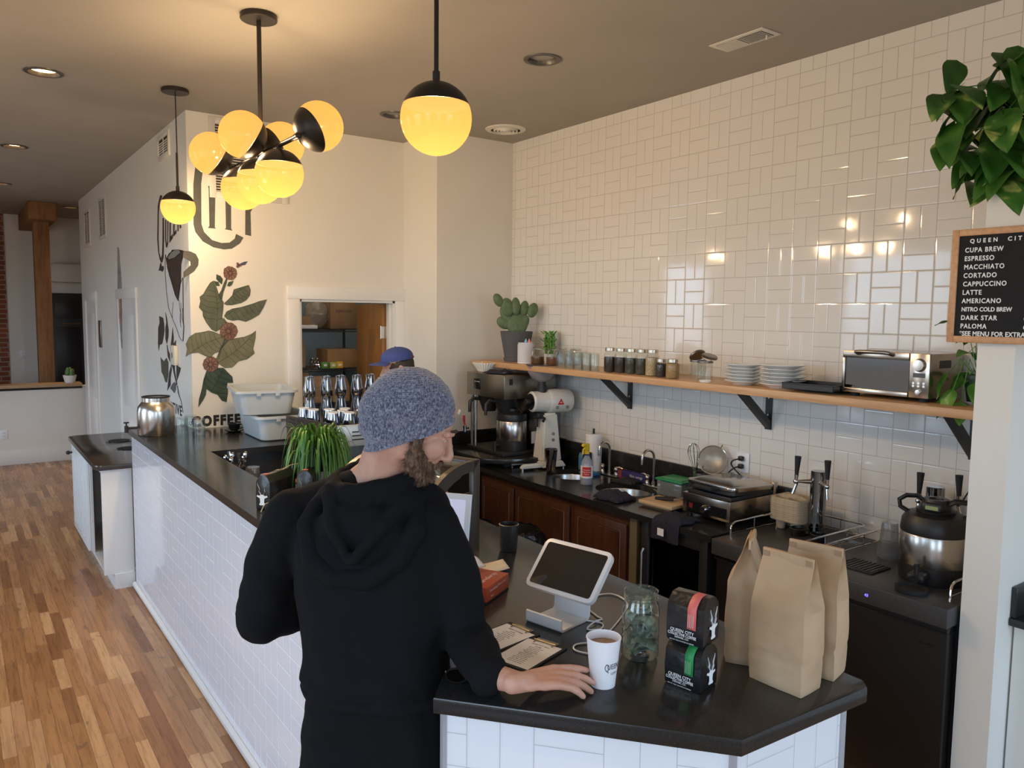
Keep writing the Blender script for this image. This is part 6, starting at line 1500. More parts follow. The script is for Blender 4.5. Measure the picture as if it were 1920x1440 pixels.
# cup carriers, taps, cups and server on the keg coolers
KZ = CT+.0005
cc_ = mottled('moulded_pulp', (.42, .33, .22), (.50, .40, .28), 50, .85, bump=.5, bscale=150); cm0 = None
NCAR = 10
for q in range(NCAR):
    lab = 'pulp cup carrier at the top of the stack by the tap tower' if q == NCAR-1 else ('pulp cup carrier at the bottom of the stack by the tap tower' if q == 0 else 'pulp cup carrier %s from the bottom of the stack by the tap tower' % ['', 'second', 'third', 'fourth', 'fifth', 'sixth', 'seventh', 'eighth', 'ninth'][q])
    if cm0 is None:
        m = MB(); outer = rr_(.085, .100, .04)
        levels = [(.985, .0+.050), (1.0, .053), (1.0, .060), (.96, .064)]
        vr = [[m.bm.verts.new((x*f, y*f, z)) for x, y in outer] for f, z in levels]; n = len(vr[0])
        for A, B_ in zip(vr, vr[1:]):
            for i in range(n): m.bm.faces.new((A[i], A[(i+1) % n], B_[(i+1) % n], B_[i]))
        m.bm.faces.new(vr[0][::-1])
        def top(u_, v_):
            x, y = (u_-.5)*.158, (v_-.5)*.186; z = .064
            for sx in (-1, 1):
                for sy in (-1, 1):
                    d_ = math.hypot(x-sx*.038, y-sy*.044); z -= .040*max(0, 1-(d_/.034)**4)
            z += .014*max(0, 1-(x/.02)**2)*max(0, 1-(y/.09)**2)
            return Vector((x, y, z))
        m.grid(top, 26, 26)
        for sx in (-1, 1):
            for sy in (-1, 1): m.lathe([(.030, .055), (.022, .002), (.019, .0), (0, .0)], sx*.038, sy*.044, seg=18)
        cm0 = tag(m.build('cup_carrier', cc_, smooth=.8), lab, 'cup carrier', 'moulded cup carriers in one stack'); cm0.location = (-.21, -2.24, KZ)
    else:
        c_ = cm0.copy(); COL.objects.link(c_); c_.location = (-.21+random.uniform(-.002, .002), -2.24+random.uniform(-.002, .002), KZ+q*.0118); c_['label'] = lab
def tap_tower(loc, label, h, dirs):
    t = thing('tap_tower', label, 'tap tower', loc)
    MB().cyl(.055, 0, .008, bev=.002, seg=36).build('flange', M['chrome'], t)
    MB().cyl(.040, .0081, h, bev=.003, seg=40).build('column', M['mirror'], t)
    for dx, dy in dirs:
        d_ = Vector((dx, dy, 0)).normalized(); b_ = d_*.040+Vector((0, 0, h-.055))
        f_ = MB().tube([b_, b_+d_*.045], [.014, .010], 12).tube([b_+d_*.03, b_+d_*.075], .009, 12).sph(*(b_+d_*.075), .015, seg=14).tube([b_+d_*.070, b_+d_*.078+Vector((0, 0, -.03)), b_+d_*.092+Vector((0, 0, -.065))], [.010, .008, .008], 10).tube([b_+d_*.075, b_+d_*.074+Vector((0, 0, .035))], [.008, .011], 10).build('faucet', M['chrome'], t)
        MB().tube([b_+d_*.074+Vector((0, 0, .035)), b_+d_*.070+Vector((0, 0, .130))], [.0095, .0165], 12).build('tap_handle', M['blackmatte'], f_)
    return t
tap_tower((-.215, -2.385, KZ), 'chrome tap tower with two black handles next to the cup carriers', .335, ((-.8, .6), (-.6, -.8)))
tap_tower((-.10, -2.915, KZ), 'chrome tap tower with two black handles behind the black lidded server', .34, ((-.9, .15), (-.15, -1)))
for x, y, lab in ((-.30, -2.335, 'black rimmed cup at the foot of the tap tower, left one'), (-.31, -2.46, 'black rimmed cup at the foot of the tap tower, right one')):
    o = thing('black_cup', lab, 'cup', (x, y, KZ), group='black cups by the tap tower')
    MB().lathe([(0, 0), (.035, 0), (.042, .038), (.039, .038), (.033, .006), (0, .006)], seg=32).build('cup', M['blackgloss'], o); MB().lathe([(.039, .0375), (.0425, .038), (.039, .0395)], seg=32, close=True).build('rim', M['darksteel'], o)
o = thing('plastic_cup_stack', 'stack of upturned clear plastic cups beside the big coffee server', 'cups', (-.27, -2.80, KZ))
MB().lathe([(.046, 0), (.048, .003), (.036, .165), (.034, .170), (0, .170), (0, .166), (.033, .164), (.044, .0)], seg=32, close=True).build('cups', cpl, o); m = MB()
for k in range(9): m.lathe([(.0475-.0002*k, .006+k*.0075), (.0492-.0002*k, .008+k*.0075), (.0475-.0002*k, .010+k*.0075)], seg=32, close=True)
m.build('stacked_rims', cpl, o)
us = thing('coffee_server', 'large stainless coffee server with black base, spigot and lid before the white wall stub', 'server', (-.40, -3.065, KZ), radians(8))
MB().lathe([(0, 0), (.128, 0), (.132, .01), (.132, .075), (0, .075)], seg=48).build('base', M['black'], us)
MB().lathe([(.131, .075), (.133, .078), (.133, .205), (.131, .208)], seg=56).build('steel_body', M['steel'], us)
MB().lathe([(.133, .208), (.135, .215), (.130, .26), (.115, .285), (.07, .295), (0, .296)], seg=48).build('shoulder', M['black'], us)
l_ = MB().lathe([(.075, .295), (.078, .305), (.062, .315), (.062, .325), (.05, .345), (.048, .352), (.030, .352), (.028, .343), (0, .343)], seg=36).build('lid', M['blackmetal'], us)
MB().box2((-.085, -.045, .312), (-.045, .03, .342), .004).build('timer', M['blackmetal'], us); MB().box2((-.0865, -.035, .318), (-.0851, .015, .334)).build('timer_display', MT('lcd_green', (.16, .20, .08), .3, emit=(.30, .36, .14), es=.25).m, us, smooth=0)
for sy in (-1, 1): MB().tube([(-.02*sy, sy*.10, .28), (-.03*sy, sy*.135, .30), (-.03*sy, sy*.14, .33), (-.02*sy, sy*.115, .35), (0, sy*.075, .352), (0, sy*.05, .335)], .010, 10, flat=1.5).build('carry_handle', M['black'], us)
MB().box2((-.205, -.035, .03), (-.125, .035, .065), .012).tube([(-.19, 0, .05), (-.215, 0, .045)], .018).cyl(.010, .06, .10, -.19, 0).box(-.19, 0, .098, .03, .016, .012, .003).build('spigot', M['black'], us)
MB().lathe([(0, -.018), (.060, -.018), (.065, -.0), (.058, .0), (.05, -.010), (0, -.010)], -.235, .0, .02).build('drip_cup', M['blackmatte'], us)
o = tag(MB().tube(spline([(-.03, -3.215, 1.53), (-.022, -3.17, 1.46), (-.02, -3.12, 1.41), (-.03, -3.10, 1.37), (-.03, -3.02, 1.22), (-.03, -2.97, 1.10)]), .0035, 8).build('wall_cable', M['black']), 'black cord hanging below the right shelf bracket behind the tap tower', 'cord')
outlet('wall_outlet', 'pale outlet plate on the tiled wall behind the right tap tower', (-.0005, -3.235, 1.17), -pi/2, 1.0)

# waste bins with black bags in the walkway end
bag_m = MT('black_bin_bag', (.010, .010, .011), .16, spec=.6); bag_m.bump(bag_m.noise(16, detail=5, rough=.6), .9, .02); bag_m = bag_m.m
for (x, y), h, lab in (((-.98, -.30), .60, 'waste bin lined with a shiny black bag, at the left by the brewing corner'), ((-.84, -.62), .62, 'waste bin lined with a shiny black bag, in front of the sink cabinet')):
    t = thing('waste_bin', lab, 'bin', (x, y, 0), group='bins with black bags')
    MB().lathe([(0, .002), (.12, 0), (.15, h), (.14, h), (.115, .02), (0, .02)], seg=28).build('bin', M['black'], t)
    m = MB()
    def bf(u_, v_):
        a = u_*2*pi; r = .158+.018*noise.noise(Vector((cos(a)*3, sin(a)*3, v_*4+x*9)))+.010*sin(9*a+v_*5); z = h+.012-v_*.34
        if v_ < .1: r = .135+.25*v_
        return Vector((r*cos(a), r*sin(a), z+.01*noise.noise(Vector((cos(a)*5, sin(a)*5, 1)))))
    m.grid(bf, 60, 16, wrap=True); m.build('bag', bag_m, t, smooth=1.2, solid=.001)
# ---------------------------------------------------------------- painted murals
MUR = [
('B','leaf','leaf1',[(-2.259,2.244),(-2.234,2.194),(-2.22,2.14),(-2.189,2.093),(-2.192,2.044),(-2.202,1.979),(-2.166,1.947),(-2.192,1.936),(-2.22,1.893),(-2.246,1.877),(-2.277,1.893),(-2.312,1.941),(-2.335,1.989),(-2.336,2.021),(-2.361,2.052),(-2.35,2.095),(-2.354,2.127),(-2.328,2.148),(-2.307,2.186),(-2.28,2.229)]),
('B','leaf','leaf1',[(-2.186,2.082),(-2.157,2.109),(-2.125,2.143),(-2.113,2.186),(-2.059,2.204),(-2.004,2.222),(-1.991,2.184),(-1.997,2.145),(-2.023,2.112),(-2.061,2.089),(-2.126,2.072),(-2.168,2.071)]),
('B','leaf','leaf1',[(-2.186,1.99),(-2.169,2.023),(-2.126,2.045),(-2.062,2.057),(-1.974,2.085),(-1.93,2.103),(-1.871,2.118),(-1.897,2.059),(-1.931,2.003),(-1.987,1.97),(-2.031,1.95),(-2.085,1.964),(-2.128,1.958),(-2.165,1.969)]),
('B','leaf','leaf2',[(-2.46,1.698),(-2.449,1.756),(-2.458,1.788),(-2.432,1.84),(-2.391,1.867),(-2.35,1.872),(-2.298,1.884),(-2.267,1.877),(-2.226,1.86),(-2.186,1.844),(-2.196,1.784),(-2.228,1.73),(-2.26,1.72),(-2.292,1.688),(-2.333,1.705),(-2.374,1.728),(-2.424,1.723)]),
('B','leaf','leaf2',[(-2.251,1.677),(-2.217,1.752),(-2.185,1.789),(-2.152,1.816),(-2.109,1.827),(-2.044,1.837),(-1.989,1.859),(-1.958,1.883),(-1.962,1.826),(-1.98,1.748),(-1.97,1.714),(-2.026,1.671),(-2.091,1.656),(-2.135,1.613),(-2.189,1.61),(-2.241,1.649)]),
('B','leaf','leaf3',[(-2.32,1.592),(-2.273,1.612),(-2.199,1.61),(-2.168,1.576),(-2.137,1.542),(-2.132,1.498),(-2.175,1.499),(-2.171,1.433),(-2.183,1.357),(-2.215,1.369),(-2.246,1.415),(-2.287,1.433),(-2.323,1.462),(-2.329,1.419),(-2.351,1.377),(-2.383,1.33),(-2.376,1.389),(-2.354,1.464),(-2.342,1.528)]),
('B','leaf','leaf3',[(-2.235,2.292),(-2.206,2.28),(-2.191,2.259),(-2.199,2.221),(-2.218,2.237),(-2.236,2.258)]),
('B','leaf','leaf3',[(-2.256,2.244),(-2.223,2.237),(-2.213,2.21),(-2.239,2.209)]),
('B','leaf','leaf3',[(-2.16,2.212),(-2.149,2.239),(-2.114,2.249),(-2.128,2.218),(-2.144,2.207)]),
('B','stem','stem',[(-2.23,2.135),(-2.203,2.178),(-2.186,2.227),(-2.17,2.26),(-2.158,2.301),(-2.151,2.293),(-2.163,2.228),(-2.188,2.163),(-2.2,2.098),(-2.212,2.098)]),
('B','stem','stem',[(-2.191,1.985),(-2.171,1.947),(-2.147,1.827),(-2.207,1.752),(-2.23,1.676),(-2.24,1.671),(-2.217,1.763),(-2.184,1.828),(-2.177,1.914)]),
('B','bud','blue',[(-2.064,2.377),(-2.034,2.392),(-2.007,2.396),(-2.018,2.383),(-2.026,2.368),(-2.056,2.364)]),
('C','berries','berry',[(-2.137,2.304,0.049,11)]),
('C','berries','berry',[(-2.157,1.88,0.063,12)]),
('C','berries','berry',[(-2.29,1.64,0.056,11)]),
('C','berries','berry',[(-2.076,2.365,0.019,4)]),
('B','letter','grey',[(-2.311,3.113),(-2.362,3.052),(-2.379,2.92),(-2.385,2.641),(-2.373,2.585),(-2.325,2.523),(-2.252,2.485),(-2.177,2.473),(-2.12,2.483),(-2.061,2.525),(-2.036,2.568),(-2.089,2.591),(-2.099,2.556),(-2.138,2.525),(-2.195,2.519),(-2.26,2.536),(-2.314,2.59),(-2.331,2.645),(-2.326,2.926),(-2.313,3.02),(-2.276,3.062)]),
('B','letter','grey',[(-2.279,2.917),(-2.228,2.922),(-2.239,2.628),(-2.23,2.619),(-2.287,2.62),(-2.276,2.635),(-2.275,2.894)]),
('B','letter','grey',[(-2.16,2.943),(-2.118,2.947),(-2.124,2.627),(-2.115,2.613),(-2.169,2.619),(-2.16,2.629)]),
('B','letter','grey',[(-2.036,2.831),(-2.018,2.779),(-2.023,2.59),(-1.98,2.583),(-1.981,2.758),(-1.939,2.83)]),
('B','mug_handle','grey',[(-2.457,2.448),(-2.411,2.446),(-2.375,2.43),(-2.357,2.393),(-2.361,2.352),(-2.388,2.31),(-2.428,2.281),(-2.461,2.258),(-2.46,2.3),(-2.433,2.325),(-2.41,2.35),(-2.413,2.377),(-2.432,2.391),(-2.458,2.399)]),
('L','mug','brown',[(1.902,2.432),(1.707,2.486),(1.491,2.474),(1.376,2.461),(1.393,2.413),(1.449,2.367),(1.472,2.241),(1.564,2.1),(1.652,2.144),(1.888,2.356)]),
('L','mug_top','greylt',[(1.894,2.439),(1.807,2.467),(1.644,2.482),(1.476,2.472),(1.448,2.451),(1.619,2.425),(1.83,2.419)]),
('L','hand','hand',[(1.949, 2.464), (1.906, 2.395), (1.828, 2.295), (1.738, 2.233), (1.637, 2.137), (1.558, 2.098), (1.511, 2.164), (1.473, 2.227), (1.398, 2.267), (1.42, 1.958), (1.411, 1.903), (1.446, 1.802), (1.49, 1.808), (1.549, 1.828), (1.635, 1.891), (1.769, 1.969), (1.886, 2.043), (1.945, 2.171), (1.974, 2.322)]),
('L','letter','brown',[(2.089,2.938),(2.128,2.912),(2.189,2.861),(2.243,2.604),(2.226,2.51),(2.174,2.438),(2.124,2.408),(2.081,2.41),(2.031,2.446),(1.995,2.587),(1.98,2.75),(2.025,2.754),(2.049,2.575),(2.08,2.471),(2.127,2.443),(2.185,2.492),(2.199,2.601),(2.161,2.805),(2.114,2.884),(2.021,2.915),(2.026,2.93)]),
('L','letter','brown',[(1.935,2.731),(1.954,2.584),(1.934,2.523),(1.901,2.513),(1.858,2.54),(1.827,2.707),(1.859,2.717),(1.878,2.564),(1.905,2.54),(1.92,2.582),(1.901,2.728)]),
('L','letter','brown',[(1.785,2.696),(1.811,2.545),(1.697,2.573),(1.693,2.605),(1.766,2.589),(1.747,2.693)]),
('L','letter','brown',[(1.66,2.671),(1.677,2.583),(1.574,2.6),(1.571,2.628),(1.635,2.612),(1.621,2.675)]),
('L','letter','brown',[(1.53,2.66),(1.536,2.611),(1.505,2.612),(1.494,2.657)]),
('L','letter','brown',[(1.464,2.654),(1.458,2.626),(1.413,2.629),(1.426,2.651)]),
('L','letter','brown',[(2.153,2.406),(2.223,2.347),(2.168,2.348),(2.08,2.334),(2.035,2.355),(2.039,2.378),(2.11,2.381),(2.117,2.404)]),
('L','leaf','leafd',[(2.254,1.98),(2.111,1.966),(2.081,1.92),(2.071,1.866),(2.113,1.81),(2.175,1.753),(2.268,1.742),(2.312,1.692),(2.33,1.755),(2.304,1.884),(2.243,1.925)]),
('L','leaf','leafd',[(2.017,2.013),(1.971,1.967),(1.921,1.869),(1.938,1.816),(1.997,1.76),(2.044,1.797),(2.032,1.89),(1.993,1.929)]),
('L','leaf','olive',[(2.245,1.639),(2.121,1.614),(2.028,1.647),(1.963,1.615),(1.976,1.514),(2.036,1.448),(2.089,1.448),(2.154,1.494),(2.224,1.521)]),
('L','leaf','leafd',[(1.778,1.895),(1.755,1.821),(1.761,1.769),(1.677,1.802),(1.702,1.719),(1.883,1.719),(1.82,1.819)]),
('L','stem','leafd',[(1.998,1.752),(1.975,1.661),(1.816,1.578),(1.701,1.452),(1.675,1.461),(1.752,1.568),(1.728,1.636),(1.84,1.653),(1.952,1.708),(1.98,1.753)]),
('L','leaf','leafd',[(1.864,1.598),(1.938,1.54),(1.982,1.468),(2.027,1.382),(1.979,1.406),(1.907,1.435),(1.9,1.497),(1.852,1.561)]),
('L','leaf','leafd',[(1.683,1.609),(1.544,1.596),(1.578,1.564),(1.681,1.49),(1.691,1.542)]),
('L','leaf','slate',[(1.763,1.473),(1.717,1.458),(1.721,1.42),(1.774,1.385),(1.92,1.411),(1.831,1.456)]),
('L','stem','slate',[(1.685,1.453),(1.66,1.395),(1.572,1.345),(1.52,1.262),(1.505,1.263),(1.557,1.346),(1.614,1.385),(1.663,1.455)]),
]
PC = {'leaf1': ((.085, .10, .065), (.12, .135, .09)), 'leaf2': ((.14, .145, .085), (.19, .19, .12)), 'leaf3': ((.025, .055, .035), (.06, .09, .055)), 'stem': ((.06, .07, .05), (.09, .10, .07)),
      'blue': ((.05, .06, .11), (.08, .09, .15)), 'berry': ((.20, .10, .075), (.27, .15, .11)), 'grey': ((.085, .085, .075), (.105, .105, .095)), 'brown': ((.030, .016, .010), (.06, .03, .016)),
      'greylt': ((.22, .21, .19), (.26, .25, .23)), 'hand': ((.70, .68, .68), (.74, .72, .72)), 'leafd': ((.045, .028, .018), (.06, .036, .022)), 'olive': ((.075, .07, .04), (.095, .085, .05)), 'slate': ((.10, .10, .10), (.13, .13, .13))}
PM = {k: mottled('mural_paint_'+k, a, b, 12, .7) for k, (a, b) in PC.items()}
PI = simple('mural_outline_paint', (.02, .018, .018), .7)
mb_ = thing('wall_mural', 'painted coffee plant and lettering on the white back wall left of the doorway', 'mural', (-2.0, 1.2145, 1.9))
ml_ = thing('wall_mural', 'painted mug, hand and foliage on the left wall beside the hanging globe', 'mural', (-2.4205, 1.8, 1.9))
MBK = Matrix(((1, 0, 0, 2.0), (0, 0, -1, 0), (0, 1, 0, -1.9), (0, 0, 0, 1)))
MLF = Matrix(((0, 0, -1, 0), (1, 0, 0, -1.8), (0, 1, 0, -1.9), (0, 0, 0, 1)))
layer = 0
def inside(poly, x, y):
    c = False; n = len(poly)
    for i in range(n):
        (x1, y1), (x2, y2) = poly[i], poly[(i+1) % n]
        if (y1 > y) != (y2 > y) and x < (x2-x1)*(y-y1)/(y2-y1)+x1: c = not c
    return c
for kind, nm, colr, P in MUR:
    layer += 1; MX = MLF if kind == 'L' else MBK; par = ml_ if kind == 'L' else mb_; z0 = .0002; z1 = .0010+.00004*layer
    if kind == 'C':
        cx, cy, rr, n = P[0]; m = MB(); mo = MB()
        rnd = random.Random(int(cx*1000))
        for q in range(n):
            a = 2*pi*q/(n-1) if q else 0; d = rr*.62 if q else 0; r_ = rr*(.40 if n > 5 else .5)*rnd.uniform(.9, 1.1)
            x, y = cx+d*cos(a), cy+d*sin(a)
            m.cyl(r_, z0, z1+.00003*q, x, y, seg=16, M=MX)
            mo.tube([(x+r_*cos(t*pi/8), y+r_*sin(t*pi/8), z1+.00003*q) for t in range(16)], .0022, 4, closed=True, flat=.3, M=MX)
        o = m.build('berries', PM[colr], par, smooth=0); mo.build('berry_outlines', PI, o); continue
    o = MB().prism(P, z0, z1, M=MX).build(nm, PM[colr], par, smooth=0)
    if nm in ('leaf', 'mug_handle', 'mug_top', 'hand') and kind == 'B' or nm in ('mug_top', 'hand', 'mug'):
        mo = MB(); mo.tube([(x, y, z1) for x, y in P], .0028 if kind == 'B' else .004, 4, closed=True, flat=.3, M=MX)
        if nm == 'leaf' and len(P) > 6:
            n = len(P); i0, j0 = max(((i, j) for i in range(n) for j in range(n)), key=lambda q: (P[q[0]][0]-P[q[1]][0])**2+(P[q[0]][1]-P[q[1]][1])**2)
            A, B_ = Vector(P[i0]), Vector(P[j0]); dv = B_-A; nv = Vector((-dv.y, dv.x)).normalized()*dv.length*.45
            def draw(pts):
                seg = []
                for q in pts:
                    if inside(P, q.x, q.y): seg.append((q.x, q.y, z1))
                    else:
                        if len(seg) > 2: mo.tube(seg, .0022, 4, flat=.3, M=MX)
                        seg = []
                if len(seg) > 2: mo.tube(seg, .0022, 4, flat=.3, M=MX)
            draw([A+dv*(t/20)+nv*.12*sin(t/20*pi) for t in range(21)])
            for k in range(1, 8):
                for sg in (-1, 1):
                    s0 = A+dv*(k/9)+nv*.12*sin(k/9*pi)
                    draw([s0+dv*(.16*t/10)*(1 if (P[i0][1] < P[j0][1]) else -1)+nv*sg*(t/10)**.9+Vector((0, .006*sin(t*1.3))) for t in range(11)])
        if nm == 'hand':
            rnd = random.Random(3)
            for q in range(26):
                y = rnd.uniform(1.28, 1.9); z = rnd.uniform(1.5, 2.5); pts = [(y+.02*sin(t*.9+q), z-t*.03) for t in range(7)]
                pts = [(a, b, z1+.0002) for a, b in pts if inside(P, a, b)]
                if len(pts) > 2: mo.tube(pts, .003, 4, flat=.3, M=MX)
        mo.build('outline', PI, o)
MB().text('COFFEE', .098, Matrix.Translation((-2.43+2.0, 0, 1.222-1.9)) @ Matrix(((1, 0, 0, 0), (0, 0, -1, 0), (0, 1, 0, 0), (0, 0, 0, 1))), .0009, 'LEFT', .86, 1.25, bold=.006).build('lettering', PI, mb_, smooth=0)
MB().text('COLLECTIVE', .105, Matrix.Translation((0, 2.42-1.8, 1.262-1.9)) @ Matrix(((0, 0, -1, 0), (-1, 0, 0, 0), (0, 1, 0, 0), (0, 0, 0, 1))), .0009, 'LEFT', 1.25, 1.2, bold=.003).build('lettering', PI, ml_, smooth=0)
# ---------------------------------------------------------------- people
RX, FX, UZ = Vector((.8144, -.5803, 0)), Vector((.5803, .8144, 0)), Vector((0, 0, 1))
def frame(o, x, y, z): return Matrix(((x.x, y.x, z.x, o.x), (x.y, y.y, z.y, o.y), (x.z, y.z, z.z, o.z), (0, 0, 0, 1)))
def limb(m, pts, rs, seg=18, flat=1.0, sub=5):
    """rounded tapering limb through the joints, with soft bends"""
    P_ = [Vector(p_) for p_ in pts]; Q, R2 = [], []
    for i in range(len(P_)-1):
        for k in range(sub):
            t = k/sub; Q.append(P_[i].lerp(P_[i+1], t)); R2.append(rs[i]+(rs[i+1]-rs[i])*t)
    Q.append(P_[-1]); R2.append(rs[-1])
    m.tube(Q, R2, seg, flat=flat)
    for p_, r in zip(P_, rs): m.sph(p_.x, p_.y, p_.z, r*1.0, seg=14)
def blob(m, c, r, M4=None): m.sph(c[0], c[1], c[2], 1.0, r[0], r[1], r[2], seg=22, M=M4)
def fuse(m, voxel, smooth_it, fn=None):
    """union everything in the builder into one continuous surface and return a new builder"""
    me = bpy.data.meshes.new('tmp'); bmesh.ops.recalc_face_normals(m.bm, faces=m.bm.faces); m.bm.to_mesh(me); m.bm.free()
    o = bpy.data.objects.new('tmp', me); COL.objects.link(o)
    r = o.modifiers.new('r', 'REMESH'); r.mode = 'VOXEL'; r.voxel_size = voxel; r.adaptivity = 0
    s = o.modifiers.new('s', 'SMOOTH'); s.factor = .5; s.iterations = smooth_it
    dg = bpy.context.evaluated_depsgraph_get(); me2 = bpy.data.meshes.new_from_object(o.evaluated_get(dg)); bpy.data.objects.remove(o); bpy.data.meshes.remove(me)
    out = MB(); out.bm.from_mesh(me2); bpy.data.meshes.remove(me2)
    if fn:
        out.bm.normal_update()
        for v, n in [(v, v.normal.copy()) for v in out.bm.verts]: v.co = fn(v.co, n)
    return out
def loft(m, secs, seg=36, pw=2.4):
    """stack of superellipse sections: (centre, right axis, fwd axis, half width, half depth)"""
    rings = []
    for c, rx, fx, a, b in secs:
        ring = []
        for k in range(seg):
            t = 2*pi*k/seg; ct, st = cos(t), sin(t)
            ring.append(m.bm.verts.new(Vector(c)+rx*(a*math.copysign(abs(ct)**(2/pw), ct))+fx*(b*math.copysign(abs(st)**(2/pw), st))))
        rings.append(ring)
    for A, B_ in zip(rings, rings[1:]):
        for k in range(seg): m.bm.faces.new((A[k], A[(k+1) % seg], B_[(k+1) % seg], B_[k]))
    m.bm.faces.new(rings[0][::-1]); m.bm.faces.new(rings[-1])
def hand(m, W, u, n, thumb, bends, sc=1.0, spread=.0, tcurl=.35):
    """W wrist, u finger direction, n back of the hand, thumb = +1/-1 side along n x u"""
    u = Vector(u).normalized(); n = Vector(n); n = (n-u*n.dot(u)).normalized(); v = n.cross(u)*thumb
    blob(m, (0, 0, 0), (.040*sc, .036*sc, .0135*sc), frame(W+u*.052*sc+n*.001, u, v, n))
    blob(m, (0, 0, 0), (.030*sc, .030*sc, .0165*sc), frame(W+u*.020*sc, u, v, n))
    limb(m, [W-u*.02*sc, W+u*.02*sc], [.024*sc, .022*sc], 14)
    LEN = ((.042, .026, .021), (.047, .030, .022), (.043, .028, .022), (.033, .020, .019)); OFFV = (.030, .0105, -.0095, -.0275); MCL = (.090, .093, .087, .078)
    for k in range(4):
        b = W+v*(OFFV[k]*.55*sc)+u*.02*sc+n*.002; kn = W+u*(MCL[k]*sc)+v*(OFFV[k]*sc)+n*(.004*sc)
        limb(m, [b, kn], [.0125*sc, .0110*sc], 12)
        d = (u+v*(spread*(1.5-k)*.12)).normalized(); p_ = kn; pts = [kn]; ang = 0
        for L_, bd in zip(LEN[k], bends[k]):
            ang += bd; dd = d*cos(ang)-n*sin(ang); p_ = p_+dd*(L_*sc); pts.append(p_)
        limb(m, pts, [.0102*sc, .0092*sc, .0086*sc, .0070*sc], 12)
    tb = W+u*.022*sc+v*.020*sc-n*.006*sc; t1 = tb+(u*.62+v*.62-n*.30).normalized()*.042*sc; t2 = t1+(u*.85+v*.25-n*(.30+tcurl*.3)).normalized()*.032*sc; t3 = t2+(u*.95-v*.10-n*(.2+tcurl*.4)).normalized()*.026*sc
    limb(m, [tb, t1, t2, t3], [.0155*sc, .0125*sc, .0105*sc, .0085*sc], 12)
    return v
def head_shape(m, HM, sc=1.0, ears=True):
    """HM columns: forward, left, up"""
    S = HM @ Matrix.Scale(sc, 4)
    blob(m, (-.012, 0, .030), (.100, .076, .098), S); blob(m, (-.040, 0, .0), (.070, .070, .075), S)
    blob(m, (.028, 0, -.045), (.064, .058, .078), S); blob(m, (.060, 0, -.100), (.026, .026, .020), S)
    m.tube([S @ Vector(p_) for p_ in ((.086, 0, .012), (.098, 0, -.012), (.112, 0, -.038))], [.008*sc, .0095*sc, .0125*sc], 12)
    blob(m, (.108, 0, -.042), (.013, .016, .010), S)
    for s_ in (-1, 1):
        blob(m, (.099, s_*.011, -.046), (.010, .008, .007), S)
        m.tube([S @ Vector(p_) for p_ in ((.088, s_*.010, .016), (.083, s_*.035, .020), (.066, s_*.058, .012))], [.008*sc, .010*sc, .008*sc], 10)
        blob(m, (.050, s_*.041, -.030), (.033, .024, .032), S); blob(m, (-.01, s_*.050, -.045), (.03, .012, .04), S); blob(m, (.0700, s_*.031, .0045), (.0130, .0145, .0120), S)
        if ears: blob(m, (-.012, s_*.078, -.012), (.018, .008, .031), S @ T(0, 0, 0, 0, 0, s_*.25))
    m.tube([S @ Vector(p_) for p_ in ((.080, -.022, -.070), (.090, 0, -.067), (.080, .022, -.070))], [.005*sc, .007*sc, .005*sc], 10)
    m.tube([S @ Vector(p_) for p_ in ((.078, -.018, -.079), (.087, 0, -.079), (.078, .018, -.079))], [.005*sc, .008*sc, .005*sc], 10)
def eyes(HM, parent, sc=1.0):
    for s_ in (-1, 1):
        c = HM @ Vector((.0700*sc, s_*.031*sc, .001*sc)); e_ = MB().sph(c.x, c.y, c.z, .0118*sc).build('eye', simple('eye_white', (.70, .66, .62), .25), parent)
        ir = HM @ Matrix.Scale(sc, 4) @ T(.0700, s_*.031, .001, 0, pi/2, 0); MB().lathe([(0, .0121), (.0035, .0119), (.006, .0108)], M=ir, seg=16).build('iris', simple('iris_brown', (.05, .03, .02), .15), e_)
        MB().tube([HM @ Vector((x*sc, (s_*.032+y)*sc, z*sc)) for x, y, z in ((.073, -.013, .003), (.082, -.005, .007), (.082, .005, .007), (.073, .013, .003))], [.002*sc, .0035*sc, .0035*sc, .002*sc], 8).build('eyelid', M['skin'], e_)
sk_ = MT('skin', (.52, .27, .18), .5); n_ = sk_.noise(18, detail=5); sk_.base(sk_.ramp(n_, [(.3, (.50, .245, .165)), (.55, (.58, .31, .215)), (.75, (.62, .35, .26))])); sk_.bump(sk_.noise(260, detail=3), .25, .001); M['skin'] = sk_.m
hr = MT('brown_beard', (.075, .04, .022), .7); n_ = hr.noise(150, detail=3, stretch=(1, 1, .35)); hr.base(hr.ramp(n_, [(.35, (.045, .022, .012)), (.55, (.13, .07, .038)), (.72, (.24, .14, .08))])); hr.bump(n_, 1.0, .004); M['beard'] = hr.m
M['hair'] = mottled('dark_hair', (.020, .013, .010), (.05, .033, .024), 120, .6, bump=.6, bscale=200)
kn = MT('grey_blue_knit', (.14, .15, .22), .9, sheen=.3); nn = kn.noise(300, detail=2, stretch=(1, 1, .55)); n2 = kn.noise(120, detail=3)
kn.base(kn.ramp(nn*.7+n2*.3, [(.36, (.030, .035, .085)), (.47, (.13, .14, .22)), (.56, (.24, .25, .33)), (.68, (.44, .45, .52))]))
wv = kn.node('ShaderNodeTexWave'); wv.inputs['Scale'].default_value = 70; wv.inputs['Distortion'].default_value = 3; wv.bands_direction = 'Z'; kn.link(kn.co(), wv.inputs['Vector']); kn.bump(nn*.7+V(kn.nt, wv.outputs['Fac'])*.5, .9, .004); M['knit'] = kn.m
sw_ = MT('black_jersey', (.0065, .0066, .0080), .92, spec=.18); sw_.bump(sw_.noise(500, detail=2)*.5+sw_.noise(14, detail=4)*.6, .35, .004); M['jersey'] = sw_.m
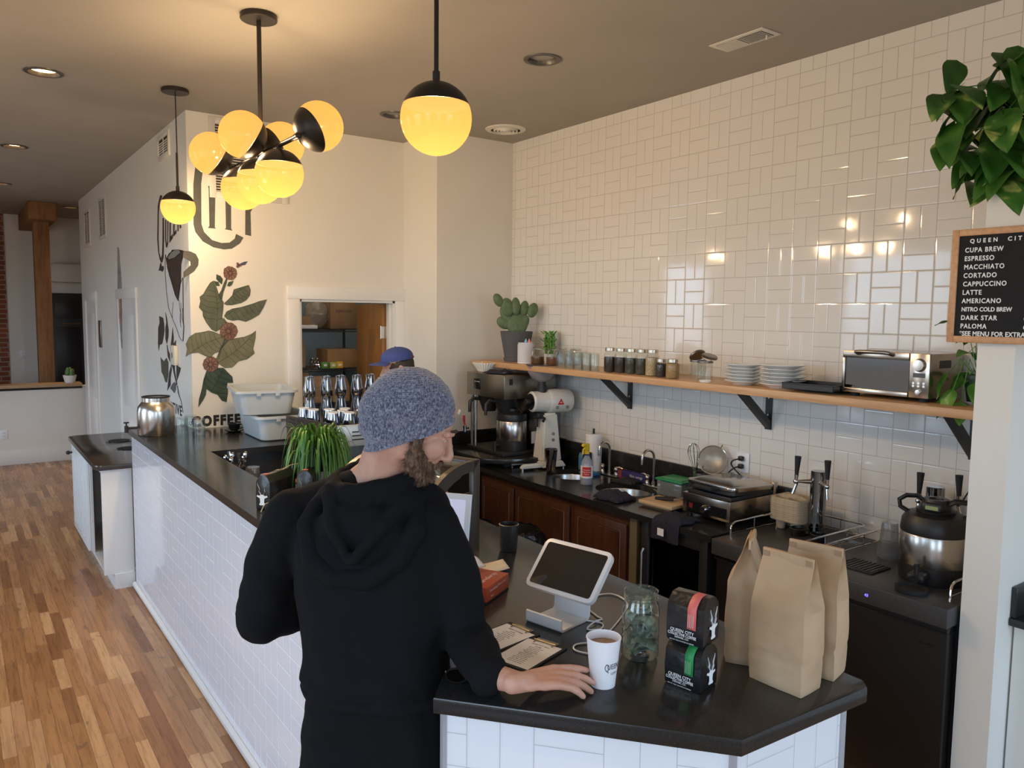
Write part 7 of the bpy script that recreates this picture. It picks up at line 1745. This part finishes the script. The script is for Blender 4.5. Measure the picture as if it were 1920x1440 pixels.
pt_ = MT('black_trousers', (.0050, .0050, .0056), .9, spec=.18); pt_.bump(pt_.noise(18, detail=4), .3, .004); M['trouser'] = pt_.m

# ------------------------------------------------ the customer
G = Vector((-2.998, -2.985, 0))
person = thing('person', 'man in grey-blue knit beanie and black hoodie at the bar reaching for the cup', 'person', (G.x, G.y, 0))
def loc(p_): return Vector(p_)-Vector((G.x, G.y, 0))
def pw(x, y, z): return loc((x, y, z))
head_c = pw(-2.898, -3.014, 1.758)
a_ = radians(16); hf0 = RX*cos(a_)+FX*sin(a_); pit = radians(25)
hf = hf0*cos(pit)-UZ*sin(pit); hu = UZ*cos(pit)+hf0*sin(pit); hl = hu.cross(hf)
HM = frame(head_c, hf, hl, hu)
shL, shR = pw(-3.130, -2.815, 1.520), pw(-2.890, -3.070, 1.515)
elL, wrL = pw(-3.190, -2.770, 1.262), pw(-3.03, -2.715, 1.235)
elR, wrR = pw(-2.826, -3.130, 1.262), pw(-2.832, -3.352, 1.226)
sx = (shR-shL); sx.z = 0; sx.normalize(); fx = Vector((-sx.y, sx.x, 0))       # right and forward axes of the shoulders
hips = pw(-2.998, -2.985, 1.0); neckb = pw(-2.962, -2.945, 1.600)
ud_ = Vector((.955, -.29, -.05)).normalized(); m = MB(); head_shape(m, HM, 1.0, False)
limb(m, [HM @ Vector((-.035, 0, -.05)), neckb, neckb-UZ*.10], [.060, .066, .085], 20)
for s_ in (-1, 1): limb(m, [neckb+UZ*.035, neckb+sx*(s_*.10)-UZ*.035, (shR if s_ > 0 else shL)+UZ*.005], [.05, .045, .045], 16)
limb(m, [neckb-UZ*.11, pw(-2.985, -2.965, 1.25), hips-UZ*.02], [.085, .085, .09], 20, flat=1.25)
mdR = pw(-2.862, -3.292, 1.228); limb(m, [shR, elR, mdR, wrR+ud_*.006], [.048, .036, .029, .0240], 16); limb(m, [shL, elL, wrL], [.048, .036, .026], 16)
for s_, fo in ((-1, -.02), (1, .02)):
    hp = hips+RX*(s_*.09)-UZ*.03; knee = Vector((hp.x, hp.y, .52))+RX*(s_*.015)+FX*.03; an = Vector((hp.x, hp.y, .09))+RX*(s_*.03)
    limb(m, [hp, knee, an], [.070, .050, .036], 16); limb(m, [an-UZ*.045, an+FX*.14-UZ*.055], [.038, .030], 12)
ud = Vector((.955, -.29, -.05)).normalized()
hand(m, wrR+ud*.012, ud, (.05, -.20, 1.0), 1, ((.10, .13, .08), (.20, .24, .14), (.24, .28, .15), (.26, .30, .18)), 1.0, spread=.45)
hand(m, wrL, Vector((.75, -.45, -.15)), (-.3, .6, .6), -1, ((.5, .5, .3),)*4, .96)
fuse(m, .0032, 5).build('body', M['skin'], person, smooth=3.0)
eyes(HM, person)
m = MB()
for s_ in (-1, 1): m.tube([HM @ Vector(p_) for p_ in ((.094, s_*.012, .022), (.092, s_*.032, .029), (.077, s_*.052, .024))], [.003, .0048, .003], 8)
m.build('eyebrows', M['hair'], person)
# finger nails of the reaching hand
# beard
m = MB()
for s_ in (-1, 1):
    limb(m, [HM @ Vector(p_) for p_ in ((.006, s_*.066, .012), (.008, s_*.064, -.035), (.022, s_*.054, -.080), (.055, s_*.030, -.112), (.070, 0, -.120))], [.010, .016, .022, .024, .024], 12)
    limb(m, [HM @ Vector(p_) for p_ in ((.030, s_*.052, -.050), (.062, s_*.034, -.075), (.072, s_*.012, -.098))], [.012, .015, .016], 12)
    limb(m, [HM @ Vector(p_) for p_ in ((.100, 0, -.058), (.090, s_*.018, -.062), (.076, s_*.030, -.078))], [.0055, .007, .009], 10)
limb(m, [HM @ Vector(p_) for p_ in ((.086, 0, -.096), (.082, 0, -.118), (.060, 0, -.135))], [.014, .022, .018], 12)
def beardfn(co, n): return co+n*(.0045*noise.noise(co*75)+.003*noise.noise(co*160))
bd = fuse(m, .003, 3, beardfn).build('beard', M['beard'], person, smooth=2.0)
R_ = random.Random(8); m = MB(); vs = bd.data.vertices
for q in range(1500):
    v = vs[R_.randrange(len(vs))]; n = v.normal; d_ = (n*.7-hu*.5-hf*.1+Vector((R_.uniform(-.4, .4), R_.uniform(-.4, .4), R_.uniform(-.4, .4)))).normalized(); p_ = v.co
    m.tube([p_-n*.001, p_+d_*.005, p_+d_*.009-UZ*.001], [.00045, .0004, .00015], 3, cap=False)
hs_ = m.build('beard_hairs', M['beard'], bd, smooth=0)
# slouchy beanie
m = MB(); S = HM
blob(m, (-.026, 0, .028), (.113, .096, .108), S); blob(m, (-.050, 0, .010), (.095, .092, .098), S)
limb(m, [S @ Vector((-.03, 0, .0)), S @ Vector((-.034, 0, -.050)), S @ Vector((-.022, 0, -.10))], [.088, .075, .060], 28)
blob(m, (.02, 0, .0), (.080, .088, .070), S)
PN = Vector((-.67, 0, .742)).normalized(); PO = Vector((.0085, 0, -.019)); HI = HM.inverted()
def beaniefn(co, n):
    q = HI @ co; d = (q-PO).dot(PN)
    w = max(0, min(1, (.02-q.x)/.08)); fold = .0075*w*sin((d+q.x*.25)*120+3*noise.noise(co*14))*max(0, min(1, d/.02))*max(0, min(1, (.085-d)/.04))
    tight = max(0, min(1, 1-d/.045)); q2 = Vector((q.x, q.y*(1-.075*tight), q.z)); dd = HM.to_3x3() @ (q2-q)
    return co+dd+n*(fold+.0035*noise.noise(co*26)+.0014*noise.noise(co*190)+(.002 if d < .012 else 0))
bm_ = fuse(m, .004, 6, beaniefn)
g = bm_.bm.verts[:]+bm_.bm.edges[:]+bm_.bm.faces[:]
r_ = bmesh.ops.bisect_plane(bm_.bm, geom=g, plane_co=HM @ PO, plane_no=HM.to_3x3() @ PN, clear_inner=True)
bmesh.ops.holes_fill(bm_.bm, edges=[e_ for e_ in bm_.bm.edges if e_.is_boundary], sides=0)
be = bm_.build('beanie', M['knit'], person, smooth=1.2)
MB().box(0, 0, 0, .016, .002, .012, .0005, M=HM @ T(.0865, -.0, .068, 0, 0, -pi/2)).build('beanie_tag', M['paper'], be)
# hoodie
m = MB(); wc_ = pw(-2.988, -2.972, 0)
secs = []
for z, a, b, off in ((1.105, .176, .128, 0), (1.125, .184, .135, 0), (1.155, .182, .132, 0), (1.20, .178, .125, .0), (1.28, .182, .124, -.003), (1.36, .192, .127, -.006), (1.44, .200, .127, -.010), (1.51, .190, .112, -.010), (1.56, .140, .090, -.004), (1.595, .085, .070, .0)):
    t = (z-1.105)/.49; c = Vector((-2.989, -2.990, z)).lerp(Vector((-2.978, -2.946, z)), t); ax_ = RX.lerp(sx, t).normalized(); af = Vector((-ax_.y, ax_.x, 0))
    secs.append((loc(c)+af*off, ax_, af, a, b))
loft(m, secs)
for s_, sh in ((-1, shL), (1, shR)):
    blob(m, tuple(sh), (.074, .074, .070)); limb(m, [neckb+sx*(s_*.04)-UZ*.02, neckb+sx*(s_*.12)-UZ*.045, sh+UZ*.008], [.070, .064, .060], 18)
limb(m, [shR+UZ*.0, shR.lerp(elR, .5)+sx*.012, elR, elR.lerp(mdR, .55), mdR], [.076, .070, .060, .054, .043], 22)
limb(m, [shL, shL.lerp(elL, .5)-sx*.02, elL-sx*.012, elL.lerp(wrL, .5), wrL], [.076, .070, .066, .056, .046], 22)
MR = frame(mdR, *(lambda d_: (d_.orthogonal().normalized(), d_.cross(d_.orthogonal()).normalized(), d_))((wrR-elR+(wrR-mdR)).normalized()))
m.lathe([(0, -.01), (.047, -.01), (.048, .010), (0, .010)], seg=24, M=MR)
def foldfn(co, n):
    w = co+Vector((G.x, G.y, 0)); z = w.z; k = 0.0
    rel = co-neckb; xr = rel.dot(sx)
    k += .0065*noise.noise(Vector((co.x*5, co.y*5, z*26+xr*5)))*max(0, min(1, (1.30-z)/.14))            # gathered waist
    k += .0045*noise.noise(Vector((xr*22+z*10, co.y*4, z*5)))*max(0, min(1, (1.52-z)/.1))                  # long drags down the back
    for el_ in (elR, elL):
        d_ = (co-el_).length; k += .0085*sin(d_*110+6*noise.noise(co*9))*max(0, 1-d_/.12)**.8*.6
    k += .004*noise.noise(co*13)
    if 1.135 < z < 1.15: k -= .004
    return co+n*k
hd = fuse(m, .0055, 6, foldfn).build('hoodie', M['jersey'], person, smooth=3.0)
# hood hanging down the back
m = MB(); back = -fx
cN = neckb+UZ*.015
ring = [cN+sx*(.108*cos(t*pi/14))+fx*(.092*sin(t*pi/14)-.004)+UZ*(.030-.030*abs(sin(t*pi/28+.0))**2+.018*sin(t*pi/14)) for t in range(28)]
m.tube(ring, .021, 12, closed=True)
def hp_(r, d, b): return neckb+sx*r-UZ*d+back*b
outer = [hp_(-.115, .015, .045), hp_(-.138, .075, .108), hp_(-.112, .145, .138), hp_(-.045, .185, .150), hp_(.03, .180, .152), hp_(.098, .135, .140), hp_(.132, .070, .108), hp_(.115, .010, .045)]
limb(m, outer, [.026, .026, .027, .027, .027, .027, .026, .026], 14)
blob(m, (0, 0, 0), (.122, .040, .085), frame(hp_(-.005, .095, .108), sx, fx, UZ))
limb(m, [hp_(-.085, .005, .095), hp_(-.06, .06, .140), hp_(-.012, .135, .166)], [.020, .019, .012], 12); limb(m, [hp_(.10, .005, .090), hp_(.065, .055, .138), hp_(.0, .135, .166)], [.022, .020, .012], 12)
limb(m, [hp_(-.09, .0, .075), hp_(0, -.005, .098), hp_(.10, .0, .072)], [.024, .020, .024], 12)
def hoodfn(co, n): return co+n*(.004*noise.noise(co*16)+.003*noise.noise(Vector((co.x*40, co.y*40, co.z*14))))
hh_ = fuse(m, .005, 7, hoodfn).build('hood', M['jersey'], hd, smooth=3.0)
p_ = neckb+sx*.125+fx*.03+UZ*.012; MB().sph(p_.x, p_.y, p_.z, .0045).build('snap_button', M['chrome'], hh_)
# trousers and shoes
m = MB(); secs = []
for z, a, b in ((.76, .19, .125), (.86, .192, .13), (.95, .188, .132), (1.04, .180, .127), (1.13, .165, .112)): secs.append((loc((-2.990, -2.991, z)), RX, FX, a, b))
loft(m, secs)
for s_ in (-1, 1):
    hp = hips+RX*(s_*.092); knee = Vector((hp.x, hp.y, .52))+RX*(s_*.015)+FX*.03; an = Vector((hp.x, hp.y, .10))+RX*(s_*.03)
    limb(m, [Vector((hp.x, hp.y, .86)), knee, an], [.108, .082, .062], 22)
def trfn(co, n): return co+n*(.006*noise.noise(Vector((co.x*9, co.y*9, co.z*16)))+.003*noise.noise(co*26))
tr_ = fuse(m, .007, 5, trfn).build('trousers', M['trouser'], person, smooth=3.0)
for s_ in (-1, 1):
    hp = hips+RX*(s_*.122); b_ = Vector((hp.x, hp.y, 0)); m = MB()
    limb(m, [b_-FX*.04+UZ*.05, b_+FX*.06+UZ*.048, b_+FX*.17+UZ*.036], [.047, .045, .034], 16); blob(m, (0, 0, 0), (.046, .14, .018), frame(b_+FX*.07+UZ*.0185, RX, FX, UZ))
    fuse(m, .005, 4).build('shoe', M['blackmatte'], person, smooth=3.0)

# ------------------------------------------------ the barista behind the bar
B0 = Vector((-1.405, -.005, 0))
bar_p = thing('person', 'barista in blue cap behind the bar, mostly hidden by the man in the beanie', 'person', (B0.x, B0.y, 0))
def bl(r, f, z): return RX*r+FX*f+UZ*z                     # r to image right, f away from the viewer
bf_ = -RX*cos(.12)+FX*sin(.12)*-1; bf_.normalize(); bleft = UZ.cross(bf_)
hc = bl(.0, 0, 1.670); pit = radians(12); f2 = bf_*cos(pit)-UZ*sin(pit); u2 = UZ*cos(pit)+bf_*sin(pit); HB = frame(hc, f2, bleft, u2)
m = MB(); head_shape(m, HB, 1.0); nb = hc-bf_*.045-UZ*.17
limb(m, [HB @ Vector((-.035, 0, -.05)), nb, nb-UZ*.12], [.056, .062, .09], 18)
sb = [nb-bf_*.02-UZ*.06+bleft*(s_*.18) for s_ in (1, -1)]
for s_ in sb: limb(m, [nb, s_], [.05, .05], 14)
hb = bl(.03, 0, .98); limb(m, [nb-UZ*.1, bl(.05, 0, 1.2), hb], [.11, .105, .12], 18, flat=1.2)
elb = [bl(.345, -.12, 1.155), bl(.10, .26, 1.10)]; wrb = [bl(.155, -.23, 1.02), bl(-.12, .18, 1.06)]
for s_, e_, w_ in zip(sb, elb, wrb): limb(m, [s_, e_, w_], [.050, .042, .027], 16)
for s_ in (-1, 1):
    q0 = hb+FX*(s_*.09); limb(m, [q0, Vector((q0.x, q0.y, .5)), Vector((q0.x, q0.y, .09))], [.085, .055, .04], 14); limb(m, [Vector((q0.x, q0.y, .045)), Vector((q0.x, q0.y, .035))+bf_*.13], [.038, .03], 12)
hand(m, wrb[0], (wrb[0]-elb[0]), (.3, -.6, .8), 1, ((.4, .4, .3),)*4, .95); hand(m, wrb[1], (wrb[1]-elb[1]), (0, 0, 1), -1, ((.4, .4, .3),)*4, .95)
fuse(m, .0045, 5).build('body', M['skin'], bar_p, smooth=3.0); eyes(HB, bar_p)
m = MB(); blob(m, (-.020, 0, .012), (.100, .0795, .080), HB); blob(m, (-.055, 0, -.02), (.062, .070, .060), HB)
for s_ in (-1, 1): limb(m, [HB @ Vector((.022, s_*.070, .02)), HB @ Vector((.020, s_*.071, -.025))], [.012, .008], 10)
fuse(m, .004, 4, lambda co, n: co+n*(.0015*noise.noise(co*120))).build('hair', M['hair'], bar_p, smooth=3.0)
capm = mottled('blue_cap_cloth', (.030, .055, .21), (.042, .07, .25), 60, .8, bump=.4, bscale=400)
m = MB(); CP = HB @ T(-.012, 0, .046, 0, radians(-3), 0)
pr = [(.0, .086)]+[(.106*sin(t*pi/2/10), .016+.070*cos(t*pi/2/10)) for t in range(1, 11)]+[(.107, -.005), (.103, -.005), (.100, .02), (0, .03)]
m.lathe(pr, seg=36, M=CP @ Matrix.Diagonal((1.03, .84, 1, 1))); cpo = m.build('cap', capm, bar_p, smooth=1.0)
def brim(u_, v_):
    a = (u_-.5)*2.3; r0_ = .106; r1_ = .106+.080*(cos(a*.62)**1.3); r = r0_+(r1_-r0_)*v_
    return Vector((r*cos(a)*1.03, r*sin(a)*.84, .004-.020*abs(sin(a))**2*1.0-.008*v_))
m = MB(); m.grid(brim, 24, 8, M=CP); m.build('brim', capm, cpo, smooth=1.2, solid=.004)
MB().lathe([(.006, 0), (.005, .004), (0, .005)], M=CP @ T(0, 0, .085)).build('cap_button', capm, cpo)
MB().tube([CP @ Vector((-.107*cos(a)*1.03, .10*sin(a)*.86, .006)) for a in (-.5, -.25, 0, .25, .5)], .005, 8).build('cap_strap', simple('cap_strap_red', (.20, .02, .03), .6), cpo)
shirt = mottled('navy_shirt', (.016, .020, .055), (.024, .03, .075), 30, .85)
m = MB(); secs = []
for z, a, b in ((.93, .135, .17), (1.05, .125, .165), (1.2, .128, .175), (1.35, .135, .20), (1.44, .12, .195), (1.495, .075, .12)): secs.append((bl(.045, 0, z), bf_, bleft, a, b))
loft(m, secs)
for s_, e_ in zip(sb, elb): limb(m, [s_, s_.lerp(e_, .52)], [.068, .064], 18)
fuse(m, .007, 5, lambda co, n: co+n*.004*noise.noise(co*14)).build('shirt', shirt, bar_p, smooth=3.0)
m = MB(); loft(m, [(bl(.035, 0, z), bf_, bleft, a, b) for z, a, b in ((.72, .12, .18), (.85, .125, .18), (.97, .12, .165))])
for s_ in (-1, 1):
    q0 = hb+FX*(s_*.095); limb(m, [Vector((q0.x, q0.y, .85)), Vector((q0.x, q0.y, .5)), Vector((q0.x, q0.y, .10))], [.10, .08, .065], 18)
fuse(m, .008, 4).build('trousers', simple('dark_jeans', (.02, .025, .05), .8), bar_p, smooth=3.0)
for s_ in (-1, 1):
    q0 = hb+FX*(s_*.095); b_ = Vector((q0.x, q0.y, 0)); m = MB(); limb(m, [b_-bf_*.04+UZ*.05, b_+bf_*.06+UZ*.048, b_+bf_*.16+UZ*.036], [.046, .044, .034], 14); blob(m, (0, 0, 0), (.13, .044, .018), frame(b_+bf_*.06+UZ*.0185, bf_, bleft, UZ)); fuse(m, .006, 3).build('shoe', M['blackmatte'], bar_p, smooth=3.0)
# ---------------------------------------------------------------- storeroom seen through the doorway
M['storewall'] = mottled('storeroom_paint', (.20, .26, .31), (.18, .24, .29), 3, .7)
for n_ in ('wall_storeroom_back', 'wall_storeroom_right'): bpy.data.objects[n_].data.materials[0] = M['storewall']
M['doorwood'] = wood('oak_door', (.27, .12, .03), (.36, .17, .05), 10, (4, 4, .35), .4)
dv = Vector((.10, .75)).normalized()
sd = thing('storeroom_door', 'brown wooden door standing open inside the storeroom doorway', 'door', (-.832, 1.342, .012), math.atan2(dv.y, dv.x))
MB().box2((.004, -.018, 0), (.745, .018, 2.09), .002).build('leaf', M['doorwood'], sd)
for z0, z1 in ((.25, .95), (1.10, 1.88)):
    for x0, x1 in ((.11, .34), (.41, .64)):
        for s_ in (1,): MB().box2((x0, .0181, z0), (x1, .0215, z1), .0015).box2((x0+.03, .0215, z0+.03), (x1-.03, .025, z1-.03), .002).build('panel', M['doorwood'], sd)
for z in (.25, 1.02, 1.80): MB().box2((.0, -.03, z), (.0035, .03, z+.10)).cyl(.006, z-.004, z+.104, .0, .032).build('hinge', MT('nickel_hinge', (.75, .68, .58), .25, 1.0).m, sd)
MB().sph(.68, .065, 1.0, .028).cyl(.012, 0, .04, M=T(.68, .02, 1.0, -pi/2)).build('knob', M['steel'], sd)
rk = thing('wire_rack', 'black wire shelving rack inside the storeroom', 'shelf', (-1.18, 2.45, 0))
RW, RD = .56, .23; SH = (.55, 1.165, 1.50, 1.868)
for x in (-RW, RW):
    for y in (-RD, RD): MB().cyl(.0125, 0, 2.0, x, y).build('post', M['blackmetal'], rk)
for z in SH:
    m = MB()
    for y in (-RD, RD):
        m.tube([(-RW, y, z), (RW, y, z)], .004, 6); m.tube([(-RW, y, z-.022), (RW, y, z-.022)], .004, 6)
        m.tube([(-RW+q*RW/20, y, z-(.022 if q % 2 else 0)) for q in range(41)], .002, 5)
    for q in range(19): m.tube([(-RW+.03+q*.0613, -RD, z), (-RW+.03+q*.0613, RD, z)], .0022, 5)
    for x in (-RW, RW): m.tube([(x, -RD, z), (x, RD, z)], .004, 6)
    m.build('wire_shelf', M['blackmetal'], rk)
card = mottled('cardboard', (.26, .15, .07), (.32, .19, .095), 9, .8); M['card'] = card
def carton(loc, sx_, sy_, sz_, label, rz=0, open_=False, tape=True, txt=None):
    t = thing('cardboard_box', label, 'box', loc, rz, group='cardboard boxes in the storeroom')
    MB().box(0, 0, 0, sx_, sy_, sz_, .002).build('box', card, t)
    if open_:
        for s_ in (-1, 1): MB().box(0, 0, 0, sx_*.98, sy_*.45, .003, M=T(0, s_*sy_/2, sz_, s_*-.9)).build('flap', card, t, smooth=0)
    elif tape: MB().box(0, 0, sz_+.0002, sx_*1.002, .05, .0008).build('tape', simple('packing_tape', (.40, .30, .18), .3), t, smooth=0)
    if txt: MB().text(txt, .035, T(0, -sy_/2-.0006, sz_*.62, pi/2), .0003).build('box_print', M['ink'], t, smooth=0)
    return t
S1, S2, S3 = SH[3]+.005, SH[2]+.005, SH[1]+.005
carton((-1.22, 2.32, S1+.035), .17, .20, .075, 'small cardboard box on a white tray, top storeroom shelf')
o = tag(MB().box(0, 0, 0, .22, .23, .034, .006).build('white_tray', M['paper'], None, (-1.19, 2.32, S1)), 'white tray under the small cardboard box on the top storeroom shelf', 'tray')
carton((-.80, 2.42, S1), .26, .30, .26, 'large cardboard box on the top storeroom shelf by the door', txt='ESPRESSO')
m = MB(); R_ = random.Random(6)
m.sph(0, 0, .14, .12, sx=1.05, sy=.8, sz=1.15, seg=30); 
for v in m.bm.verts: v.co += v.co.normalized()*.03*noise.noise(v.co*22)
for v in m.bm.verts: v.co.z = max(.002, v.co.z)
o = m.build('plastic_bag', glassy('crinkled_clear_bag', (.70, .66, .62), 1.6, .12, .35, (.62, .52, .42)), None, (-1.02, 2.37, S1), smooth=.3); tag(o, 'crinkled clear plastic bag on the top storeroom shelf', 'bag')
carton((-.80, 2.40, S2), .33, .28, .175, 'wide cardboard box on the middle storeroom shelf by the door')
def bagk(loc, w, g, h, lab, seed): kraft_bag(loc, .0, lab, w, g, h, seed, 'kraft bags in the storeroom')
bagk((-1.20, 2.40, S2), .11, .08, .27, 'kraft bag on the middle storeroom shelf', 11)
o = thing('foil_pouch', 'shiny silver foil pouch on the middle storeroom shelf', 'pouch', (-1.10, 2.27, S2), .2)
m = MB(); m.grid(lambda u_, v_: Vector(((u_-.5)*.12*(1-.5*v_), -.02+.03*sin(u_*pi)*(1-v_)+.01*noise.noise(Vector((u_*8, v_*8, 1))), .10*v_)), 14, 10); m.grid(lambda u_, v_: Vector(((u_-.5)*.12*(1-.5*v_), .02-.03*v_-.0, .10*v_)), 14, 10); m.build('pouch', MT('silver_foil', (.8, .8, .85), .15, 1.0).m, o, smooth=.5)
for x, c_, s_, lab in ((-1.01, (.10, .32, .06), .06, 'green carton on the middle storeroom shelf'), (-.93, (.45, .55, .12), .055, 'lime green carton beside the yellow one in the storeroom'), (-.865, (.70, .42, .03), .06, 'yellow carton on the middle storeroom shelf')):
    o = thing('tea_carton', lab, 'box', (x, 2.225, S2), group='small bright cartons in the storeroom'); MB().box(0, 0, 0, .062, .04, s_, .002).build('carton', simple('carton_ink', c_, .5), o); MB().box(0, -.0205, s_*.35, .03, .0008, s_*.35).build('carton_label', M['paper'], o, smooth=0)
o = thing('dark_bottle', 'brown bottle with white label at the left on the middle storeroom shelf', 'bottle', (-1.28, 2.30, S2)); MB().lathe([(0, 0), (.032, 0), (.033, .01), (.033, .13), (.014, .19), (.014, .24), (0, .24)]).build('bottle', simple('tan_bottle', (.22, .12, .05), .35), o); MB().cyl(.0335, .07, .12).build('bottle_label', M['paper'], o)
for k, (x, w, h) in enumerate(((-1.19, .19, .30), (-.98, .19, .25), (-.79, .17, .23), (-1.36, .12, .19))):
    bagk((x, 2.42, S3), w, .12, h, 'kraft bag on the lower storeroom shelf, ' + ('tallest one', 'middle one', 'the one by the door', 'short one at the left')[k], 20+k)
